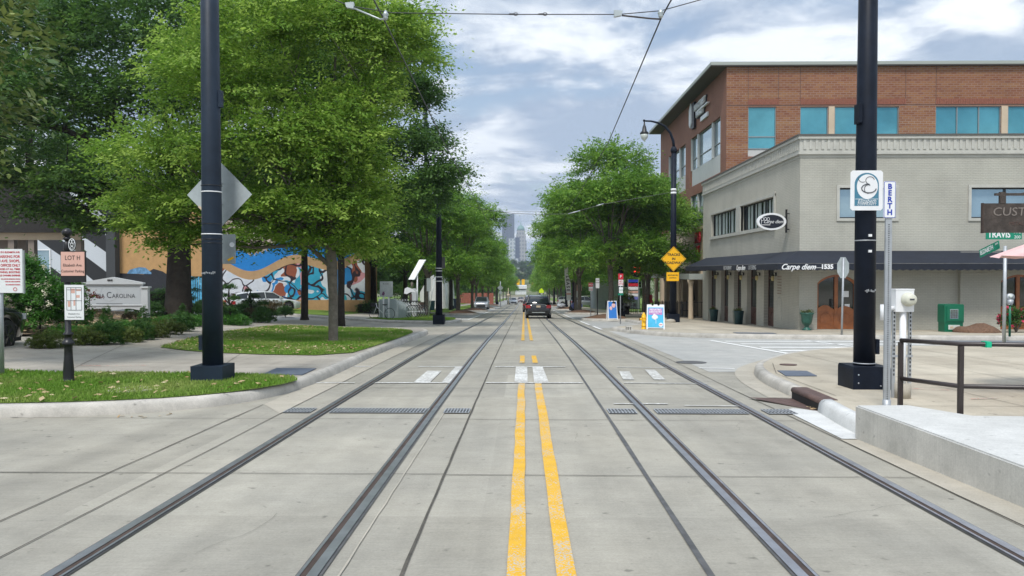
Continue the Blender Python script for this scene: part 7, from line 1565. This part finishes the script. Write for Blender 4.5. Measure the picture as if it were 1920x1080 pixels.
row = [('box', 200, 640, 1.0, 'clipped round boxwood at the bed edge right of the lot sign'), ('yel', 238, 636, .9, 'low yellow green shrub in the front row of the bed'), ('box', 263, 632, .9, 'round dark boxwood before the right post of the white sign'), ('yel', 155, 641, .95, 'yellow green shrub just right of the black lot post'), ('yel', 95, 646, .9, 'yellow green tuft at the left end of the bed'), ('mound', 172, 628, 1.0, 'low green mound under the left of the white sign'), ('cone', 200, 619, .95, 'cone shaped shrub under the middle of the white sign'), ('cone', 270, 612, .9, 'cone shrub touching the right sign post'), ('mound', 232, 617, 1.0, 'spreading green shrub under the white sign'), ('mound', 215, 628, 1.1, 'low spreading shrub behind the front boxwood'), ('yel', 285, 628, 1.0, 'yellow green shrub right of the sign post'), ('yel', 312, 622, 1.0, 'yellow green shrub at the bed edge before the oak'), ('mound', 300, 612, 1.1, 'bright green mound between sign and oak'), ('cone', 342, 604, .95, 'cone shrub before the oak trunk'), ('box', 342, 617, 1.0, 'round boxwood at the bed edge before the oak'), ('mound', 325, 604, 1.0, 'green mound at the left foot of the oak'), ('mound', 362, 608, 1.1, 'green mound just left of the tram pole'), ('box', 372, 598, 1.1, 'dark boxwood right of the oak trunk'), ('dark', 358, 585, 1.2, 'dark bushy juniper at the right foot of the oak'), ('dark', 385, 577, 1.3, 'dark juniper behind the tram pole'), ('mound', 440, 606, 1.2, 'low green shrub right of the tram pole'), ('dark', 425, 597, 1.3, 'dark juniper right of the tram pole base'), ('dark', 455, 590, 1.4, 'broad dark juniper before the white estate car'), ('red', 467, 598, 1.1, 'rust brown round shrub right of the tram pole'), ('dark', 485, 592, 1.2, 'dark shrub behind the rust brown one'), ('box', 490, 602, 1.0, 'small boxwood at the right end of the bed'), ('box', 505, 599, .9, 'last small boxwood at the right tip of the bed'), ('red', 515, 585, 1.5, 'brownish bushy shrub at the far right of the bed'), ('red', 498, 583, 1.5, 'brown leaved shrub before the estate car'), ('dark', 535, 588, 1.0, 'dark low tuft near the slim dark tree'), ('box', 150, 612, .9, 'dark boxwood behind the lot map board'), ('mound', 118, 626, .9, 'green shrub below the flowering hedge'), ('box', 405, 604, 1.0, 'boxwood hidden partly by the tram pole'), ('mound', 322, 592, 1.2, 'green shrub behind the cone before the oak'), ('box', 285, 596, 1.2, 'boxwood behind the right sign post'), ('box', 255, 594, 1.1, 'dark boxwood seen under the sign board'), ('red', 175, 596, 1.0, 'rusty shrub seen under the sign board'), ('red', 245, 602, .8, 'small rusty shrub low under the sign')]
for k_, px, py, s_, lab in row: bush(k_, *gp(px, py), s_ * {'red': .75, 'cone': .72}.get(k_, .88), lab)
# cloud-pruned topiary
def topiary(px, py, label, balls, seed):
    x, y = gp(px, py); t = thing('topiary_tree', label, 'topiary', (x, y, H(x, y) + .2)); m = MB(); top = max(b_[2] for b_ in balls); m.tube([(0, 0, -.1), (.05, 0, top * .4), (-.03, 0, top * .7), (0, 0, top)], [.06, .05, .04, .02], 7)
    for b_ in balls: m.tube([(0, 0, b_[2] * .7), (b_[0] * .6, b_[1] * .6, b_[2] * .85), (b_[0], b_[1], b_[2])], [.03, .025, .01], 5)
    m.build('trunk', M['bark2'], t); crown('foliage', [(b_[0], b_[1], b_[2], b_[3], b_[3], b_[3] * .55) for b_ in balls], 60 * len(balls), 24, .05, M['leaf_bush'], seed, t, sl=.12, sw=.09, st=.05, shell=.85)
topiary(352, 592, 'cloud pruned topiary right of the oak with a rounded top', [(0, 0, 1.75, .34), (-.35, 0, 1.25, .28), (.35, 0, 1.2, .25), (.1, -.1, .8, .35)], 81)
topiary(430, 605, 'cloud pruned topiary just right of the tram pole', [(0, 0, 1.45, .27), (-.25, 0, 1.12, .2), (.2, 0, 1.0, .22), (-.35, 0, .75, .25), (.1, 0, .55, .3)], 82)
topiary(470, 596, 'cloud pruned topiary in front of the estate car', [(-.2, 0, 1.35, .22), (.2, 0, 1.05, .25), (-.1, 0, .8, .3), (.5, 0, .7, .35)], 83)
x, y = gp(170, 632); y = 27.0; x = V(163, 0, y)[0]; t = thing('red_maple', 'small dark red leaved maple sprig against the white sign', 'shrub', (x, y, H(x, y) + .2)); zc = V(0, 556, y)[2] - t.location.z
m = MB(); m.tube([(-.1, 0, 0), (-.05, 0, .6), (.0, 0, zc)], [.025, .02, .008], 6); m.build('stem', M['bark2'], t); crown('foliage', [(.02, 0, zc, .22, .15, .16), (.2, 0, zc - .03, .2, .1, .06), (-.1, 0, zc + .2, .15, .1, .1)], 26, 14, .07, M['leaf_maple'], 84, t, sl=.14, sw=.06, st=.03)
# flowering hedge
x = V(84, 0, 20.5)[0] - 1.0; t = thing('flowering_hedge', 'tall green hedge with clusters of white blossom behind the black car', 'hedge', (x, 21.2, H(x, 21) + .15))
LBh = [(-1.1, 0, 1.1, .9, .9, 1.05), (-.2, -.1, 1.05, .95, .9, 1.1), (.75, 0, .85, .75, .8, .85), (-.5, 0, 1.75, .8, .8, .5), (-2.2, 0, 1.2, .9, .9, 1.1), (.3, -.2, .4, .9, .8, .45), (1.1, .2, .45, .5, .5, .4)]
m = MB(); [m.tube([(k * .5 - 1.2, 0, 0), (k * .55 - 1.3, 0, .9)], [.03, .015], 5) for k in range(6)]; m.build('stems', M['bark2'], t)
crown('foliage', LBh, 2400, 26, .08, M['leaf_hedge'], 91, t, sl=.2, sw=.14, st=.08, shell=.8)
P, D, N, cl, S_ = crown_points(LBh, 150, 44, 92, sl=.12, sw=.10, st=.10, shell=1.14, keep=lambda S: S[:, 1] < .1); n_ = len(P); quads('blossom', P, D, N, np.full(n_, .042), np.full(n_, .042), rg0.random(n_), cl, M['petal_w'], t)
def hedge(x0, x1, Y, h, d, label, ns, seed):
    xc = (x0 + x1) / 2; t = thing('clipped_hedge', label, 'hedge', (xc, Y, H(xc, Y) + .15)); w = (x1 - x0) / 2; n_ = int(w * 2 / .8); MB().box(-w + .1, w - .1, -d * .6, d * .6, 0, h * .75).build('inner_stems', M['bark2'], t)
    crown('foliage', [(-w + .5 + (2 * w - 1) * k / max(1, n_), 0, h * (.55 if j else .25), .6, d, h * .42) for k in range(n_ + 1) for j in (0, 1)], ns, 24, .09, M['leaf_bush'], seed, t, sl=.25, sw=.18, st=.08, shell=.9)
hedge(V(667, 0, 58)[0], V(748, 0, 58)[0], 58, .95, .5, 'dark clipped hedge behind the bike dock map board', 420, 93)
hedge(V(268, 0, 44)[0], V(330, 0, 44)[0], 44, 1.3, .5, 'pale topped hedge before the ochre building', 300, 94)
# fallen leaves and mulch chips, grass blades
def scatter(name, poly, n, mt, dz, lo, hi, up, seed, label, dens=None):
    rg = np.random.default_rng(seed); xs = [p[0] for p in poly]; ys = [p[1] for p in poly]; out = []
    from mathutils.geometry import intersect_point_quad_2d
    def inside(x, y):
        c = False; j = len(poly) - 1
        for i in range(len(poly)):
            if (poly[i][1] > y) != (poly[j][1] > y) and x < (poly[j][0] - poly[i][0]) * (y - poly[i][1]) / (poly[j][1] - poly[i][1]) + poly[i][0]: c = not c
            j = i
        return c
    while len(out) < n:
        x = rg.uniform(min(xs), max(xs)); y = rg.uniform(min(ys), max(ys))
        if inside(x, y) and (dens is None or rg.random() < dens(x, y)): out.append((x, y, H(x, y) + dz))
    P = np.array(out); k = len(P); L = lo + (hi - lo) * rg.random(k)
    if up: D = rg.normal(size=(k, 3)) * .45; D[:, 2] = 1; N = rg.normal(size=(k, 3)); N[:, 2] = .2; P[:, 2] += L * .4; wd = np.full(k, .010) + L * .06
    else: D = rg.normal(size=(k, 3)); D[:, 2] *= .15; N = rg.normal(size=(k, 3)) * .35; N[:, 2] = 1; P[:, 2] += .012; wd = L * .6
    N = N - D * (np.sum(N * D, 1) / np.sum(D * D, 1))[:, None]
    cl = .5 + .5 * np.sin(P[:, 0] * 2.1) * np.cos(P[:, 1] * 1.7)
    o = quads(name, P, D, N, L, wd, rg.random(k), np.clip(cl * .7 + .3 * rg.random(k), 0, 1), mt); tag(o, label, 'grass' if up else 'leaves', kind='stuff')
nn = lambda x, y: .5 + .5 * math.sin(x * 3.1 + math.sin(y * 2.3)) * math.cos(y * 2.7 + x)
scatter('grass_blades', GR1, 42000, M['blade'], .165, .04, .085, True, 1, 'blades of mown grass on the near left bank', lambda x, y: .05 if x < -9.6 else (.05 if (x + 6.03) ** 2 * 1 + (y - 11.35) ** 2 < .12 else .55 + .45 * nn(x, y)))
scatter('lawn_blades', GR2, 60000, M['blade'], .165, .05, .09, True, 2, 'blades of mown grass on the left lawn', lambda x, y: .35 + .65 * nn(x, y))
scatter('patch_blades', [(12.4, 20.0), (13.5, 19.6), (18, 19.5), (18, 20.5), (13.2, 20.5)], 6000, M['blade'], .17, .04, .09, True, 9, 'grass blades at the right edge')
scatter('verge_blades', [(-9.4, 46.4), (-7.2, 44.6), (-5.4, 43.6), (-4.5, 43.7), (-4.3, 48), (-4.8, 49.4), (-6.8, 52), (-6.9, 62), (-8.5, 62), (-8.7, 50)], 22000, M['blade'], .165, .06, .12, True, 10, 'grass blades on the verge around the far tram pole')
scatter('fallen_leaves', GR1, 170, M['litter'], .20, .05, .13, False, 3, 'dry leaves fallen on the near left bank', lambda x, y: 1 if x > -9 else .1)
scatter('lawn_leaves', GR2, 1000, M['litter'], .20, .05, .13, False, 4, 'dry leaves fallen on the left lawn', lambda x, y: 1 if y < 19.5 or x < -8.3 else .18)
scatter('bed_litter', [p for p in BED if p[0] > -20] + [(-19, 36), (-19, 20)], 5200, M['litter'], .28, .05, .14, False, 5, 'leaf litter between the shrubs of the bed', lambda x, y: 1 if x > -14.8 else .3)
scatter('kerb_leaves', [(-5.2, 9.3), (-4.6, 9.5), (-4.4, 9.8), (-5.0, 9.7)], 9, M['litter'], .0, .05, .10, False, 6, 'few dry leaves lying in the left gutter')
scatter('inlet_leaves', [(3.78, 10.1), (3.9, 10.1), (3.95, 10.6), (3.85, 10.6)], 14, M['litter'], .01, .04, .07, False, 8, 'few dry leaves at the storm drain')
# ------------------------------------------------------------------ sky, sun, camera
w = bpy.data.worlds.new('World'); S.world = w; w.use_nodes = True; nt = w.node_tree; N_ = nt.nodes; Lk = nt.links.new
bg = N_['Background']; SE, SA = R(58), R(200)      # sun: high, from behind the camera's left
sk = N_.new('ShaderNodeTexSky'); sk.sky_type = 'NISHITA'; sk.sun_disc = False; sk.sun_elevation = SE; sk.sun_rotation = SA; sk.air_density = 1.2; sk.dust_density = 1.5
tc = N_.new('ShaderNodeTexCoord'); sp = N_.new('ShaderNodeSeparateXYZ'); Lk(tc.outputs['Generated'], sp.inputs[0])
def mth(op, a, b=0, c=0):
    n = N_.new('ShaderNodeMath'); n.operation = op
    for i, v in enumerate((a, b, c)):
        if hasattr(v, 'is_output'): Lk(v, n.inputs[i])
        else: n.inputs[i].default_value = v
    return n.outputs[0]
zc = mth('MAXIMUM', sp.outputs[2], 0.0); inv = mth('DIVIDE', 1, mth('ADD', zc, .16))
cb = N_.new('ShaderNodeCombineXYZ'); Lk(mth('MULTIPLY', sp.outputs[0], inv), cb.inputs[0]); Lk(mth('MULTIPLY', sp.outputs[1], inv), cb.inputs[1])
def noise(sc, det, ro, loc, dist=0, st=(1, 1, 1)):
    mp = N_.new('ShaderNodeMapping'); mp.inputs['Location'].default_value = loc; mp.inputs['Scale'].default_value = st; Lk(cb.outputs[0], mp.inputs[0])
    n = N_.new('ShaderNodeTexNoise'); n.inputs['Scale'].default_value = sc; n.inputs['Detail'].default_value = det; n.inputs['Roughness'].default_value = ro; n.inputs['Distortion'].default_value = dist
    Lk(mp.outputs[0], n.inputs['Vector']); return n.outputs['Fac']
def rng(v, a, b, c=0, d=1):
    n = N_.new('ShaderNodeMapRange'); n.interpolation_type = 'SMOOTHSTEP'; Lk(v, n.inputs[0])
    for i, q in enumerate((a, b, c, d)): n.inputs[i + 1].default_value = q
    return n.outputs[0]
a = noise(1.7, 9, .58, (2.3, 1.1, 0), .5); b = noise(.95, 6, .52, (7.0, 3.2, 0), .3, (1, 1.25, 1)); c = noise(3.2, 7, .6, (1, 1, 4), .3)
def mix(f, x, y):
    n = N_.new('ShaderNodeMix'); n.data_type = 'RGBA'
    if hasattr(f, 'is_output'): Lk(f, n.inputs[0])
    else: n.inputs[0].default_value = f
    for i, v in ((6, x), (7, y)):
        if hasattr(v, 'is_output'): Lk(v, n.inputs[i])
        else: n.inputs[i].default_value = (*v, 1)
    return n.outputs[2]
cloud = mix(rng(mth('ADD', mth('MULTIPLY', a, .55), mth('MULTIPLY', c, .45)), .43, .60), (.27, .345, .455), (.82, .85, .87))
cloud = mix(rng(b, .50, .63), cloud, (.29, .365, .47))
blue = N_.new('ShaderNodeVectorMath'); blue.operation = 'SCALE'; Lk(sk.outputs[0], blue.inputs[0]); blue.inputs['Scale'].default_value = .095
skc = mix(rng(mth('ADD', mth('MULTIPLY', b, .6), mth('MULTIPLY', a, .4)), .38, .47), blue.outputs[0], cloud)
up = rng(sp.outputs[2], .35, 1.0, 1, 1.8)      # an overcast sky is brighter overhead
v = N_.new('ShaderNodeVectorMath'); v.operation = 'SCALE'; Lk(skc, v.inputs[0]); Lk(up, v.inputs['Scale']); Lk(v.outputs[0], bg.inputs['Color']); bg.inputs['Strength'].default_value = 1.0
ld = bpy.data.lights.new('sun', 'SUN'); ld.energy = 2.0; ld.angle = R(12); ld.color = (1, .96, .9); lo = bpy.data.objects.new('sun', ld); C.objects.link(lo)
d = Vector((math.sin(SA) * math.cos(SE), math.cos(SA) * math.cos(SE), math.sin(SE))); lo.rotation_euler = d.to_track_quat('Z', 'Y').to_euler()
# the air: thin haze over the whole street
m = MB(); m.box(-520, 520, -45, 2500, -14, 420); hz = m.build('haze', None or mat('haze_air', (1, 1, 1))); tag(hz, kind='stuff'); hz['label'] = 'thin bluish air between camera and skyline'
hm = hz.data.materials[0]; t_ = hm.node_tree; t_.nodes.remove(t_.nodes['Principled BSDF']); pv = t_.nodes.new('ShaderNodeVolumePrincipled'); pv.inputs['Color'].default_value = (.78, .86, 1, 1); pv.inputs['Density'].default_value = .00028; pv.inputs['Anisotropy'].default_value = .2
t_.links.new(pv.outputs[0], t_.nodes['Material Output'].inputs['Volume'])
cd = bpy.data.cameras.new('camera'); cd.sensor_width = 36; cd.lens = 27; cd.clip_start = .1; cd.clip_end = 6000
co = bpy.data.objects.new('camera', cd); C.objects.link(co); co.location = (0, 0, EYE); co.rotation_euler = (R(90) - PIT, 0, YAW); S.camera = co
S.view_settings.view_transform = 'Standard'; S.view_settings.look = 'None'; S.view_settings.exposure = .58; S.view_settings.gamma = 1
S.render.engine = 'CYCLES'; S.cycles.max_bounces = 6; S.cycles.transparent_max_bounces = 6; S.cycles.volume_bounces = 0
S.render.resolution_x = 1024; S.render.resolution_y = 576
for o in list(bpy.data.objects):
    if o.get('label') == 'x': print('UNLABELLED', o.name)
